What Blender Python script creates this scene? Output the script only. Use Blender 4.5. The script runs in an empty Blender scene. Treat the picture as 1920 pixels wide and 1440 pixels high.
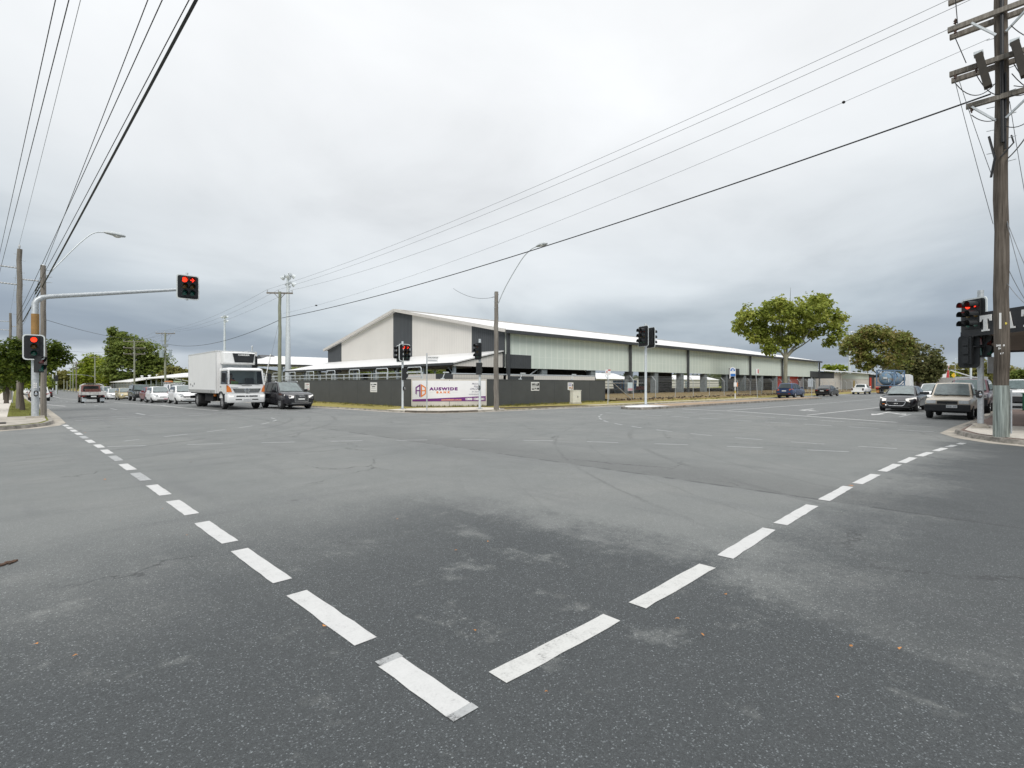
import bpy, bmesh, math, random
from mathutils import Vector, Matrix
R = math.radians
PI = math.pi
scene = bpy.context.scene
COL = scene.collection
rng = random.Random(7)
F = 966.0
CX, SX = .7196, .6944


def at(px, d):
    """ground point seen in the 1920 px wide photo column px at depth d"""
    l = (px - 960) * d / F
    return (CX * l + SX * d, -SX * l + CX * d)


def zh(py, d):
    return 1.6 + (720 - py) * d / F


def zg(x, y):
    """gentle fall of the left road beyond the intersection"""
    t = min(max((y - 46) / 70., 0), 1) * 70
    k = min(max((24 - x) / 6., 0), 1)
    return -.012 * t * k


# ------------------------------------------------------------------ materials
MATS = {}


def mat(name, col, rough=.6, metal=0., var=.10, scale=5., bump=0., bscale=60., spec=.5, coat=0., emit=None, es=0., alpha=None, stretch=None):
    if name in MATS:
        return MATS[name]
    m = bpy.data.materials.new(name)
    m.use_nodes = True
    nt = m.node_tree
    b = nt.nodes['Principled BSDF']
    b.inputs['Roughness'].default_value = rough
    b.inputs['Metallic'].default_value = metal
    b.inputs['Specular IOR Level'].default_value = spec
    b.inputs['Coat Weight'].default_value = coat
    tc = nt.nodes.new('ShaderNodeTexCoord')
    vec = tc.outputs['Object']
    if stretch:
        mp = nt.nodes.new('ShaderNodeMapping')
        mp.inputs['Scale'].default_value = stretch
        nt.links.new(vec, mp.inputs['Vector'])
        vec = mp.outputs['Vector']
    n = nt.nodes.new('ShaderNodeTexNoise')
    n.inputs['Scale'].default_value = scale
    n.inputs['Detail'].default_value = 6
    n.inputs['Roughness'].default_value = .65
    nt.links.new(vec, n.inputs['Vector'])
    rp = nt.nodes.new('ShaderNodeValToRGB')
    lo = [max(c * (1 - var * 1.6), 0) for c in col]
    hi = [min(c * (1 + var * 1.6), 1) for c in col]
    rp.color_ramp.elements[0].position = .3
    rp.color_ramp.elements[1].position = .7
    rp.color_ramp.elements[0].color = (*lo, 1)
    rp.color_ramp.elements[1].color = (*hi, 1)
    nt.links.new(n.outputs['Fac'], rp.inputs['Fac'])
    nt.links.new(rp.outputs['Color'], b.inputs['Base Color'])
    if bump:
        n2 = nt.nodes.new('ShaderNodeTexNoise')
        n2.inputs['Scale'].default_value = bscale
        n2.inputs['Detail'].default_value = 3
        nt.links.new(vec, n2.inputs['Vector'])
        bp = nt.nodes.new('ShaderNodeBump')
        bp.inputs['Strength'].default_value = bump
        bp.inputs['Distance'].default_value = .02
        nt.links.new(n2.outputs['Fac'], bp.inputs['Height'])
        nt.links.new(bp.outputs['Normal'], b.inputs['Normal'])
    if emit:
        b.inputs['Emission Color'].default_value = (*emit, 1)
        b.inputs['Emission Strength'].default_value = es
    MATS[name] = m
    return m


def N(nt, t, **kw):
    n = nt.nodes.new(t)
    for k, v in kw.items():
        if k in n.inputs:
            n.inputs[k].default_value = v
        else:
            setattr(n, k, v)
    return n


def math_node(nt, op, a, b=None, c=None, clamp=False):
    n = nt.nodes.new('ShaderNodeMath')
    n.operation = op
    n.use_clamp = clamp
    for i, v in enumerate((a, b, c)):
        if v is None:
            continue
        if hasattr(v, 'is_output'):
            nt.links.new(v, n.inputs[i])
        else:
            n.inputs[i].default_value = v
    return n.outputs[0]


def mixc(nt, fac, a, b, blend='MIX'):
    n = nt.nodes.new('ShaderNodeMix')
    n.data_type = 'RGBA'
    n.blend_type = blend
    for i, v in ((0, fac), (6, a), (7, b)):
        if hasattr(v, 'is_output'):
            nt.links.new(v, n.inputs[i])
        elif i == 0:
            n.inputs[0].default_value = v
        else:
            n.inputs[i].default_value = (*v, 1) if len(v) == 3 else v
    return n.outputs[2]


def ramp(nt, fac, stops, interp='LINEAR'):
    n = nt.nodes.new('ShaderNodeValToRGB')
    cr = n.color_ramp
    cr.interpolation = interp
    while len(cr.elements) < len(stops):
        cr.elements.new(.5)
    for e, (p, c) in zip(cr.elements, stops):
        e.position = p
        e.color = (*c, 1) if not isinstance(c, (int, float)) else (c, c, c, 1)
    nt.links.new(fac, n.inputs['Fac'])
    return n.outputs['Color']


# ------------------------------------------------------------------ mesh building
class MB:
    def __init__(s):
        s.v = []; s.f = []; s.m = []; s.mi = 0

    def face(s, pts):
        i = len(s.v)
        s.v += [tuple(p) for p in pts]
        s.f.append(tuple(range(i, i + len(pts)))); s.m.append(s.mi)
        return s

    def raw(s, vs, fs):
        i = len(s.v)
        s.v += [tuple(p) for p in vs]
        for f in fs:
            s.f.append(tuple(k + i for k in f)); s.m.append(s.mi)
        return s

    def box(s, x0, x1, y0, y1, z0, z1, M=None):
        vs = [(x, y, z) for z in (z0, z1) for y in (y0, y1) for x in (x0, x1)]
        if M is not None:
            vs = [M @ Vector(p) for p in vs]
        return s.raw(vs, [(0, 2, 3, 1), (4, 5, 7, 6), (0, 1, 5, 4), (2, 6, 7, 3), (0, 4, 6, 2), (1, 3, 7, 5)])

    def bar(s, a, b, w, h=None, up=(0, 0, 1)):
        """rectangular bar from a to b, w wide (sideways), h high"""
        h = w if h is None else h
        a = Vector(a); b = Vector(b)
        d = (b - a).normalized()
        u = Vector(up)
        if abs(d.dot(u)) > .98:
            u = Vector((1, 0, 0))
        r = d.cross(u).normalized()
        u = r.cross(d).normalized()
        vs = []
        for p in (a, b):
            for sx, sz in ((-1, -1), (1, -1), (1, 1), (-1, 1)):
                vs.append(p + r * sx * w / 2 + u * sz * h / 2)
        return s.raw(vs, [(3, 2, 1, 0), (4, 5, 6, 7), (0, 1, 5, 4), (1, 2, 6, 5), (2, 3, 7, 6), (3, 0, 4, 7)])

    def prism(s, pts, vec):
        """polygon pts (3D) extruded by vec"""
        n = len(pts)
        v = Vector(vec)
        a = [Vector(p) for p in pts]
        nrm = Vector((0, 0, 0))
        for i in range(n):
            p, q = a[i], a[(i + 1) % n]
            nrm += p.cross(q)
        if nrm.dot(v) > 0:
            a = a[::-1]
        vs = a + [p + v for p in a]
        fs = [tuple(range(n)), tuple(range(2 * n - 1, n - 1, -1))]
        for i in range(n):
            j = (i + 1) % n
            fs.append((j, i, n + i, n + j))
        return s.raw(vs, fs)

    def tube(s, path, r, n=8, caps=True):
        P = [Vector(p) for p in path]
        rs = r if isinstance(r, (list, tuple)) else [r] * len(P)
        T = []
        for i in range(len(P)):
            t = P[min(i + 1, len(P) - 1)] - P[max(i - 1, 0)]
            T.append(t.normalized() if t.length > 1e-9 else Vector((0, 0, 1)))
        u = Vector((0, 0, 1)) if abs(T[0].z) < .9 else Vector((1, 0, 0))
        vs = []
        x = T[0].cross(u).normalized()
        for p, t, rr in zip(P, T, rs):
            x = (x - t * x.dot(t))
            x = x.normalized() if x.length > 1e-6 else t.orthogonal().normalized()
            y = t.cross(x)
            for k in range(n):
                a = 2 * PI * k / n
                vs.append(p + (x * math.cos(a) + y * math.sin(a)) * rr)
        fs = []
        for i in range(len(P) - 1):
            for k in range(n):
                k2 = (k + 1) % n
                fs.append((i * n + k, i * n + k2, (i + 1) * n + k2, (i + 1) * n + k))
        if caps:
            fs.append(tuple(range(n - 1, -1, -1)))
            fs.append(tuple((len(P) - 1) * n + k for k in range(n)))
        return s.raw(vs, fs)

    def lathe(s, prof, M=None, n=16, a0=0, a1=2 * PI):
        """profile [(r, h)] turned about local z; closed at ends if r==0"""
        full = abs(a1 - a0 - 2 * PI) < 1e-6
        m = n if full else n + 1
        vs = []
        for r, h in prof:
            for k in range(m):
                a = a0 + (a1 - a0) * k / n
                vs.append(Vector((r * math.cos(a), r * math.sin(a), h)))
        if M is not None:
            vs = [M @ p for p in vs]
        fs = []
        for i in range(len(prof) - 1):
            for k in range(n):
                k2 = (k + 1) % m
                fs.append((i * m + k, i * m + k2, (i + 1) * m + k2, (i + 1) * m + k))
        return s.raw(vs, fs)

    def ball(s, c, rx, ry=None, rz=None, n=10, k=6, M=None):
        ry = rx if ry is None else ry
        rz = rx if rz is None else rz
        vs = []; fs = []
        for i in range(k + 1):
            th = PI * i / k
            for j in range(n):
                a = 2 * PI * j / n
                p = Vector((rx * math.sin(th) * math.cos(a), ry * math.sin(th) * math.sin(a), -rz * math.cos(th)))
                if M is not None:
                    p = M @ p
                vs.append(p + Vector(c))
        for i in range(k):
            for j in range(n):
                j2 = (j + 1) % n
                fs.append((i * n + j, i * n + j2, (i + 1) * n + j2, (i + 1) * n + j))
        return s.raw(vs, fs)

    def loft(s, rings, closed=True, caps=True):
        n = len(rings[0])
        vs = [p for r in rings for p in r]
        fs = []
        for i in range(len(rings) - 1):
            for k in range(n if closed else n - 1):
                k2 = (k + 1) % n
                fs.append((i * n + k, i * n + k2, (i + 1) * n + k2, (i + 1) * n + k))
        if caps:
            fs.append(tuple(range(n - 1, -1, -1)))
            fs.append(tuple((len(rings) - 1) * n + k for k in range(n)))
        return s.raw(vs, fs)

    def mesh(s, name, mats, smooth=False, bevel=0., weld=False):
        me = bpy.data.meshes.new(name)
        me.from_pydata(s.v, [], s.f)
        for m in (mats if isinstance(mats, (list, tuple)) else [mats]):
            me.materials.append(m)
        me.polygons.foreach_set('material_index', s.m)
        bm = bmesh.new(); bm.from_mesh(me)
        if weld or bevel:
            bmesh.ops.remove_doubles(bm, verts=bm.verts, dist=1e-4)
        bmesh.ops.recalc_face_normals(bm, faces=bm.faces)
        if bevel:
            es = [e for e in bm.edges if len(e.link_faces) == 2 and e.calc_face_angle(0) > .5]
            bmesh.ops.bevel(bm, geom=es, offset=bevel, segments=2, affect='EDGES', profile=.5)
        bm.to_mesh(me); bm.free()
        if smooth:
            me.polygons.foreach_set('use_smooth', [True] * len(me.polygons))
            me.set_sharp_from_angle(angle=R(38))
        me.update()
        return me

    def build(s, name, mats, parent=None, smooth=False, bevel=0., weld=False, loc=None):
        o = bpy.data.objects.new(name, s.mesh(name, mats, smooth, bevel, weld))
        COL.objects.link(o)
        if parent is not None:
            o.parent = parent
        if loc is not None:
            o.location = loc
        return o


def tag(o, label=None, cat=None, group=None, kind=None):
    if label: o['label'] = label
    if cat: o['category'] = cat
    if group: o['group'] = group
    if kind: o['kind'] = kind
    return o


def thing(name, label, cat, loc=(0, 0, 0), rotz=0., group=None):
    o = bpy.data.objects.new(name, None)
    COL.objects.link(o)
    o.empty_display_size = .3
    o.location = loc
    o.rotation_euler = (0, 0, rotz)
    return tag(o, label, cat, group)


def dup(root, loc, rotz, label=None, group=None):
    r = root.copy(); COL.objects.link(r)
    r.location = loc; r.rotation_euler = (0, 0, rotz)
    if label: r['label'] = label
    if group: r['group'] = group
    for ch in list(root.children):
        c = ch.copy(); COL.objects.link(c); c.parent = r
        for g in list(ch.children):
            d = g.copy(); COL.objects.link(d); d.parent = c
    return r


def txt(name, s, size, m, parent, M, sx=1., off=0., ext=.004, align='CENTER', shear=0., space=1.):
    """lettering as a mesh; stands in the local XZ plane facing -Y before M"""
    cu = bpy.data.curves.new('lettering', 'FONT')
    cu.body = s; cu.size = size; cu.offset = off; cu.extrude = ext
    cu.align_x = align; cu.align_y = 'CENTER'; cu.shear = shear; cu.space_character = space
    cu.resolution_u = 3
    ob = bpy.data.objects.new('lettering', cu)
    COL.objects.link(ob)
    dg = bpy.context.evaluated_depsgraph_get()
    me = bpy.data.meshes.new_from_object(ob.evaluated_get(dg))
    bpy.data.objects.remove(ob); bpy.data.curves.remove(cu)
    me.transform(M @ Matrix.Rotation(R(90), 4, 'X') @ Matrix.Diagonal((sx, 1, 1, 1)))
    me.materials.clear(); me.materials.append(m)
    me.name = name
    o = bpy.data.objects.new(name, me); COL.objects.link(o)
    o.parent = parent
    return o


def T(x, y, z):
    return Matrix.Translation((x, y, z))


def cyl_boolean(o, cutters):
    """cut o by the meshes in cutters"""
    dg = None
    for me in cutters:
        c = bpy.data.objects.new('cutter', me); COL.objects.link(c)
        md = o.modifiers.new('cut', 'BOOLEAN'); md.operation = 'DIFFERENCE'; md.solver = 'EXACT'; md.object = c
        dg = bpy.context.evaluated_depsgraph_get()
        new = bpy.data.meshes.new_from_object(o.evaluated_get(dg))
        o.modifiers.remove(md)
        o.data = new
        bpy.data.objects.remove(c)
    return o


def poly_area(name, pts, z, m, kind='structure', thick=None, parent=None):
    b = MB()
    if thick:
        b.prism([(x, y, z - thick) for x, y in pts], (0, 0, thick))
    else:
        b.face([(x, y, z) for x, y in pts])
    o = b.build(name, m, parent)
    if kind: o['kind'] = kind
    return o


# common materials
GALV = mat('galvanised steel', (.50, .53, .55), .45, .35, .12, 9)
GALV_P = mat('pale galvanised steel', (.62, .66, .68), .5, .2, .08, 9)
BLACK = mat('black plastic', (.018, .019, .021), .45, 0, .2, 9)
RUBBER = mat('tyre rubber', (.022, .022, .023), .85, 0, .25, 20)
CHROME = mat('chrome trim', (.75, .76, .78), .15, .9, .05, 9)
GLASS = mat('dark car glass', (.03, .042, .044), .05, 0, .1, 4, spec=.5, coat=.15)
LAMPW = mat('headlamp glass', (.72, .74, .75), .12, .1, .15, 30, coat=.6)
LAMPON = mat('lit headlamp', (.8, .8, .78), .1, 0, .05, 9, emit=(1, .96, .9), es=.35)
LAMPR = mat('red tail lamp', (.35, .015, .012), .15, 0, .15, 30, coat=.5)
LAMPO = mat('orange indicator lens', (.75, .20, .02), .2, 0, .15, 30, coat=.5)
PLATE = mat('white number plate', (.75, .75, .73), .5, 0, .03, 9)
WHITEP = mat('white sign paint', (.80, .80, .79), .5, 0, .03, 3)
DARKTXT = mat('dark lettering', (.03, .03, .035), .6, 0, .1, 9)
WIRE = mat('black cable', (.014, .015, .017), .5, 0, .1, 9)
WIREG = mat('bare aluminium wire', (.18, .19, .20), .5, .3, .1, 9)
# ------------------------------------------------------------------ camera, light, sky
cam = bpy.data.cameras.new('camera'); camo = bpy.data.objects.new('camera', cam)
COL.objects.link(camo)
cam.sensor_width = 36; cam.lens = 36 * F / 1920
cam.clip_start = .05; cam.clip_end = 9000
camo.location = (0, 0, 1.6)
camo.rotation_euler = (R(90), 0, math.atan2(-SX, CX))
scene.camera = camo

SUN_EL, SUN_AZ = 42, -138     # azimuth of the direction towards the sun (degrees from +X)
sun = bpy.data.lights.new('sun', 'SUN'); sun.energy = 1.5; sun.angle = R(24); sun.color = (1, .965, .91)
suno = bpy.data.objects.new('sun', sun); COL.objects.link(suno)
sd = Vector((math.cos(R(SUN_AZ)) * math.cos(R(SUN_EL)), math.sin(R(SUN_AZ)) * math.cos(R(SUN_EL)), math.sin(R(SUN_EL))))
suno.rotation_euler = sd.to_track_quat('Z', 'Y').to_euler()
suno.location = (0, 0, 60)

w = bpy.data.worlds.new('World'); scene.world = w; w.use_nodes = True
nt = w.node_tree
for n in list(nt.nodes):
    nt.nodes.remove(n)
out = nt.nodes.new('ShaderNodeOutputWorld')
sky = nt.nodes.new('ShaderNodeTexSky'); sky.sky_type = 'NISHITA'; sky.sun_disc = False
sky.sun_elevation = R(SUN_EL); sky.sun_rotation = R(90 - SUN_AZ)
bg1 = nt.nodes.new('ShaderNodeBackground'); bg1.inputs['Strength'].default_value = .1
nt.links.new(sky.outputs['Color'], bg1.inputs['Color'])
tc = nt.nodes.new('ShaderNodeTexCoord')
sep = nt.nodes.new('ShaderNodeSeparateXYZ')
nt.links.new(tc.outputs['Generated'], sep.inputs['Vector'])
# flat cloud deck: direction projected on a plane overhead
zc = math_node(nt, 'MAXIMUM', sep.outputs['Z'], 0.0)
den = math_node(nt, 'ADD', zc, .16)
u = math_node(nt, 'DIVIDE', sep.outputs['X'], den)
v = math_node(nt, 'DIVIDE', sep.outputs['Y'], den)
cmb = nt.nodes.new('ShaderNodeCombineXYZ')
nt.links.new(u, cmb.inputs['X']); nt.links.new(v, cmb.inputs['Y'])
n1 = N(nt, 'ShaderNodeTexNoise', Scale=.95, Detail=7., Roughness=.52, Distortion=.35)
nt.links.new(cmb.outputs[0], n1.inputs['Vector'])
n2 = N(nt, 'ShaderNodeTexNoise', Scale=.42, Detail=4., Roughness=.5)
mp2 = N(nt, 'ShaderNodeMapping'); mp2.inputs['Location'].default_value = (3.7, 1.2, 0)
nt.links.new(cmb.outputs[0], mp2.inputs['Vector']); nt.links.new(mp2.outputs[0], n2.inputs['Vector'])
elev = math_node(nt, 'ADD', zc, math_node(nt, 'MULTIPLY', math_node(nt, 'SUBTRACT', n1.outputs['Fac'], .5), .10))
elev = math_node(nt, 'ADD', elev, math_node(nt, 'MULTIPLY', math_node(nt, 'SUBTRACT', n2.outputs['Fac'], .5), .16))
# brighter towards the middle of the view's horizon, heavier cloud to either side
hl = math_node(nt, 'SQRT', math_node(nt, 'ADD', math_node(nt, 'MULTIPLY', sep.outputs['X'], sep.outputs['X']), math_node(nt, 'MULTIPLY', sep.outputs['Y'], sep.outputs['Y'])))
azc = math_node(nt, 'DIVIDE', math_node(nt, 'ADD', math_node(nt, 'MULTIPLY', sep.outputs['X'], SX), math_node(nt, 'MULTIPLY', sep.outputs['Y'], CX)), math_node(nt, 'MAXIMUM', hl, .001))
elev = math_node(nt, 'ADD', elev, math_node(nt, 'MULTIPLY', math_node(nt, 'SUBTRACT', azc, .88), .30))
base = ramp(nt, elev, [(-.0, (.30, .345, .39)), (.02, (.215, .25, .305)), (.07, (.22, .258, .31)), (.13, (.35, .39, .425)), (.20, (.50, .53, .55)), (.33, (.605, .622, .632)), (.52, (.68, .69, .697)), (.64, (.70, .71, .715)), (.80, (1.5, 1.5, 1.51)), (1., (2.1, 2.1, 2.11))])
# a brighter break under the cloud edge, low on the left
azl = math_node(nt, 'DIVIDE', math_node(nt, 'ADD', math_node(nt, 'MULTIPLY', sep.outputs['X'], CX * -.66 + SX * .75), math_node(nt, 'MULTIPLY', sep.outputs['Y'], SX * .66 + CX * .75)), math_node(nt, 'MAXIMUM', hl, .001))
zj = math_node(nt, 'ADD', zc, math_node(nt, 'MULTIPLY', math_node(nt, 'SUBTRACT', n1.outputs['Fac'], .5), .05))
gp = ramp(nt, zj, [(0., .75), (.038, 1.), (.050, .85), (.062, 0.), (1., 0.)])
ga = ramp(nt, azl, [(0., 0.), (.965, 0.), (.99, 1.), (1., 1.)])
base = mixc(nt, math_node(nt, 'MULTIPLY', math_node(nt, 'MULTIPLY', gp, ga), .85), base, (.46, .50, .545))
puff = ramp(nt, n1.outputs['Fac'], [(.28, .78), (.42, .93), (.55, 1.02), (.72, 1.12)])
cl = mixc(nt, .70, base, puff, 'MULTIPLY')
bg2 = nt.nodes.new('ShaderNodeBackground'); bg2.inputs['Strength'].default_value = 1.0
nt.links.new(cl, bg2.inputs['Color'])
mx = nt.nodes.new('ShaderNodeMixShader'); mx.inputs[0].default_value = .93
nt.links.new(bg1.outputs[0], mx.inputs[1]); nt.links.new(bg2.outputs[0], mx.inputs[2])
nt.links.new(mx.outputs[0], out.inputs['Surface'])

vs = scene.view_settings
vs.view_transform = 'Standard'; vs.look = 'None'; vs.exposure = 0.55; vs.gamma = 1; vs.use_curve_mapping = False
try:
    scene.cycles.use_denoising = True
    scene.cycles.max_bounces = 6
    scene.cycles.transparent_max_bounces = 12
except Exception:
    pass


# ------------------------------------------------------------------ ground materials
def asphalt_material():
    m = bpy.data.materials.new('worn asphalt'); m.use_nodes = True
    nt = m.node_tree; b = nt.nodes['Principled BSDF']
    tc = nt.nodes.new('ShaderNodeTexCoord'); P = tc.outputs['Object']
    sp = nt.nodes.new('ShaderNodeSeparateXYZ'); nt.links.new(P, sp.inputs[0])
    x, y = sp.outputs['X'], sp.outputs['Y']

    def noise(scale, det=5., rough=.6, stretch=None, dist=0.):
        n = N(nt, 'ShaderNodeTexNoise', Scale=scale, Detail=det, Roughness=rough, Distortion=dist)
        if stretch:
            mp = N(nt, 'ShaderNodeMapping'); mp.inputs['Scale'].default_value = stretch
            nt.links.new(P, mp.inputs['Vector']); nt.links.new(mp.outputs[0], n.inputs['Vector'])
        else:
            nt.links.new(P, n.inputs['Vector'])
        return n.outputs['Fac']

    def sstep(v, a, bb):
        n = nt.nodes.new('ShaderNodeMapRange'); n.interpolation_type = 'SMOOTHSTEP'
        n.inputs['From Min'].default_value = a; n.inputs['From Max'].default_value = bb
        nt.links.new(v, n.inputs['Value'])
        return n.outputs['Result']
    big = noise(.33, 6, .62)
    mid = noise(1.6, 6, .7)
    streak = noise(1.0, 5, .65, (1.2, .16, 1))
    streak2 = noise(1.0, 5, .65, (.14, 1.1, 1))
    wob = math_node(nt, 'MULTIPLY', math_node(nt, 'SUBTRACT', mid, .5), 1.9)
    wob2 = math_node(nt, 'MULTIPLY', math_node(nt, 'SUBTRACT', big, .5), 3.2)
    wob3 = math_node(nt, 'MULTIPLY', math_node(nt, 'SUBTRACT', streak, .5), 1.6)
    grit = math_node(nt, 'MULTIPLY', math_node(nt, 'SUBTRACT', noise(11., 5, .75), .5), 1.5)
    wsum = math_node(nt, 'ADD', math_node(nt, 'ADD', math_node(nt, 'ADD', wob, wob2), wob3), grit)
    xd = math_node(nt, 'ADD', x, wsum)
    yd = math_node(nt, 'ADD', y, wsum)
    # the resurfaced dark strip nearest the kerb corner: x < 4.4, dying away up the road
    dark = math_node(nt, 'MULTIPLY', sstep(xd, 5.1, 3.6), sstep(yd, 8.2, 3.0))
    # thin patches where the old surface shows through
    bare = sstep(math_node(nt, 'ADD', math_node(nt, 'MULTIPLY', mid, .6), math_node(nt, 'MULTIPLY', streak, .4)), .535, .63)
    dark = math_node(nt, 'MULTIPLY', dark, math_node(nt, 'SUBTRACT', 1., math_node(nt, 'MULTIPLY', bare, .75)))
    dark2 = math_node(nt, 'MULTIPLY', sstep(yd, 2.5, .7), sstep(xd, 3.0, 4.6))
    dark = math_node(nt, 'MAXIMUM', dark, math_node(nt, 'MULTIPLY', dark2, .9))
    # darker lane beyond the paving joint at x = 8
    lane = math_node(nt, 'MULTIPLY', sstep(x, 7.98, 8.04), sstep(math_node(nt, 'ADD', x, wsum), 10.6, 8.2))
    lane = math_node(nt, 'MULTIPLY', lane, sstep(y, 22., 12.))
    joint = math_node(nt, 'MULTIPLY', sstep(x, 7.95, 8.0), sstep(x, 8.09, 8.02))
    jn = sstep(noise(2.2, 3), .42, .6)
    joint = math_node(nt, 'MULTIPLY', joint, jn)
    # wheel tracks polished along both roads
    trk = sstep(streak, .52, .68)
    trk2 = sstep(streak2, .53, .70)
    col = ramp(nt, big, [(.25, (.155, .164, .161)), (.5, (.184, .192, .186)), (.75, (.216, .221, .211))])
    col = mixc(nt, math_node(nt, 'MULTIPLY', trk, .45), col, (.140, .145, .146))
    inside = sstep(y, 3., 10.)
    col = mixc(nt, math_node(nt, 'MULTIPLY', math_node(nt, 'MULTIPLY', trk2, inside), .5), col, (.130, .135, .136))
    far = math_node(nt, 'MAXIMUM', sstep(y, 26., 31.), sstep(x, 26., 31.))
    col = mixc(nt, math_node(nt, 'MULTIPLY', far, .35), col, (.135, .138, .140))
    col = mixc(nt, math_node(nt, 'MULTIPLY', lane, .55), col, (.122, .125, .122))
    col = mixc(nt, math_node(nt, 'MULTIPLY', dark, .93), col, (.052, .058, .061))
    col = mixc(nt, math_node(nt, 'MULTIPLY', joint, .7), col, (.045, .047, .05))
    # dark rubber arcs swept by turning traffic (centred on the two opposite corners)
    for (ax, ay, r0, r1) in ((24., -6., 15.5, 24.), (-6., 30., 12.5, 21.)):
        vm = nt.nodes.new('ShaderNodeVectorMath'); vm.operation = 'DISTANCE'
        cz = nt.nodes.new('ShaderNodeCombineXYZ'); nt.links.new(x, cz.inputs[0]); nt.links.new(y, cz.inputs[1])
        nt.links.new(cz.outputs[0], vm.inputs[0]); vm.inputs[1].default_value = (ax, ay, 0)
        rad = vm.outputs['Value']
        nn = N(nt, 'ShaderNodeTexNoise', Scale=1.5, Detail=4., Roughness=.7); nn.noise_dimensions = '1D'
        nt.links.new(math_node(nt, 'ADD', rad, math_node(nt, 'MULTIPLY', mid, .25)), nn.inputs['W'])
        arc = math_node(nt, 'MULTIPLY', sstep(nn.outputs['Fac'], .56, .70), math_node(nt, 'MULTIPLY', sstep(rad, r0, r0 + 2.), sstep(rad, r1, r1 - 3.)))
        arc = math_node(nt, 'MULTIPLY', arc, sstep(big, .40, .56))
        col = mixc(nt, math_node(nt, 'MULTIPLY', arc, .40), col, (.085, .088, .09))
    # stones
    vo = N(nt, 'ShaderNodeTexVoronoi', Scale=150.); nt.links.new(P, vo.inputs['Vector'])
    vs_ = nt.nodes.new('ShaderNodeSeparateColor'); nt.links.new(vo.outputs['Color'], vs_.inputs[0])
    st = ramp(nt, vs_.outputs[0], [(.0, .6), (.5, .95), (.88, 1.12), (.955, 2.0), (1., 4.2)])
    near = math_node(nt, 'MULTIPLY', sstep(x, 16., 5.), sstep(y, 16., 5.))
    col2 = mixc(nt, 1., col, st, 'MULTIPLY')
    stf = math_node(nt, 'ADD', .30, math_node(nt, 'MULTIPLY', dark, .50))
    col = mixc(nt, math_node(nt, 'MULTIPLY', near, stf), col, col2)
    fine = noise(260., 2, .5)
    fr = ramp(nt, fine, [(.3, .62), (.7, 1.40)])
    col = mixc(nt, .9, col, fr, 'MULTIPLY')
    # fine wandering cracks and old oil drips
    cv = N(nt, 'ShaderNodeTexVoronoi', Scale=.28); cv.feature = 'DISTANCE_TO_EDGE'
    wv = N(nt, 'ShaderNodeTexNoise', Scale=.9, Detail=5., Roughness=.7); nt.links.new(P, wv.inputs['Vector'])
    va = nt.nodes.new('ShaderNodeVectorMath'); va.operation = 'MULTIPLY_ADD'
    nt.links.new(wv.outputs['Color'], va.inputs[0]); va.inputs[1].default_value = (1.4, 1.4, 0); nt.links.new(P, va.inputs[2])
    nt.links.new(va.outputs[0], cv.inputs['Vector'])
    crack = math_node(nt, 'MULTIPLY', sstep(cv.outputs['Distance'], .006, .002), sstep(noise(.25, 3), .50, .58))
    col = mixc(nt, math_node(nt, 'MULTIPLY', crack, .6), col, (.035, .036, .038))
    dv = N(nt, 'ShaderNodeTexVoronoi', Scale=1.1); nt.links.new(P, dv.inputs['Vector'])
    drip = math_node(nt, 'MULTIPLY', sstep(math_node(nt, 'ADD', dv.outputs['Distance'], math_node(nt, 'MULTIPLY', mid, .12)), .16, .10), sstep(noise(.5, 3), .5, .6))
    col = mixc(nt, math_node(nt, 'MULTIPLY', drip, .40), col, (.04, .04, .042))
    nt.links.new(col, b.inputs['Base Color'])
    rr = ramp(nt, mid, [(.3, .62), (.7, .8)])
    nt.links.new(rr, b.inputs['Roughness'])
    b.inputs['Specular IOR Level'].default_value = .42
    bp = N(nt, 'ShaderNodeBump', Strength=.55, Distance=.006)
    hh = math_node(nt, 'ADD', vo.outputs['Distance'], math_node(nt, 'MULTIPLY', fine, .5))
    nt.links.new(hh, bp.inputs['Height']); nt.links.new(bp.outputs[0], b.inputs['Normal'])
    return m


def grass_material(name, c1, c2, c3, scale=1.2):
    m = bpy.data.materials.new(name); m.use_nodes = True
    nt = m.node_tree; b = nt.nodes['Principled BSDF']
    tc = nt.nodes.new('ShaderNodeTexCoord'); P = tc.outputs['Object']
    a = N(nt, 'ShaderNodeTexNoise', Scale=scale, Detail=7., Roughness=.7); nt.links.new(P, a.inputs['Vector'])
    f = N(nt, 'ShaderNodeTexNoise', Scale=scale * 24, Detail=3., Roughness=.7); nt.links.new(P, f.inputs['Vector'])
    s = math_node(nt, 'ADD', math_node(nt, 'MULTIPLY', a.outputs['Fac'], .7), math_node(nt, 'MULTIPLY', f.outputs['Fac'], .3))
    c = ramp(nt, s, [(.34, c1), (.5, c2), (.66, c3)])
    nt.links.new(c, b.inputs['Base Color'])
    b.inputs['Roughness'].default_value = .95
    b.inputs['Specular IOR Level'].default_value = .1
    bp = N(nt, 'ShaderNodeBump', Strength=1., Distance=.06)
    nt.links.new(f.outputs['Fac'], bp.inputs['Height']); nt.links.new(bp.outputs[0], b.inputs['Normal'])
    return m


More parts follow.
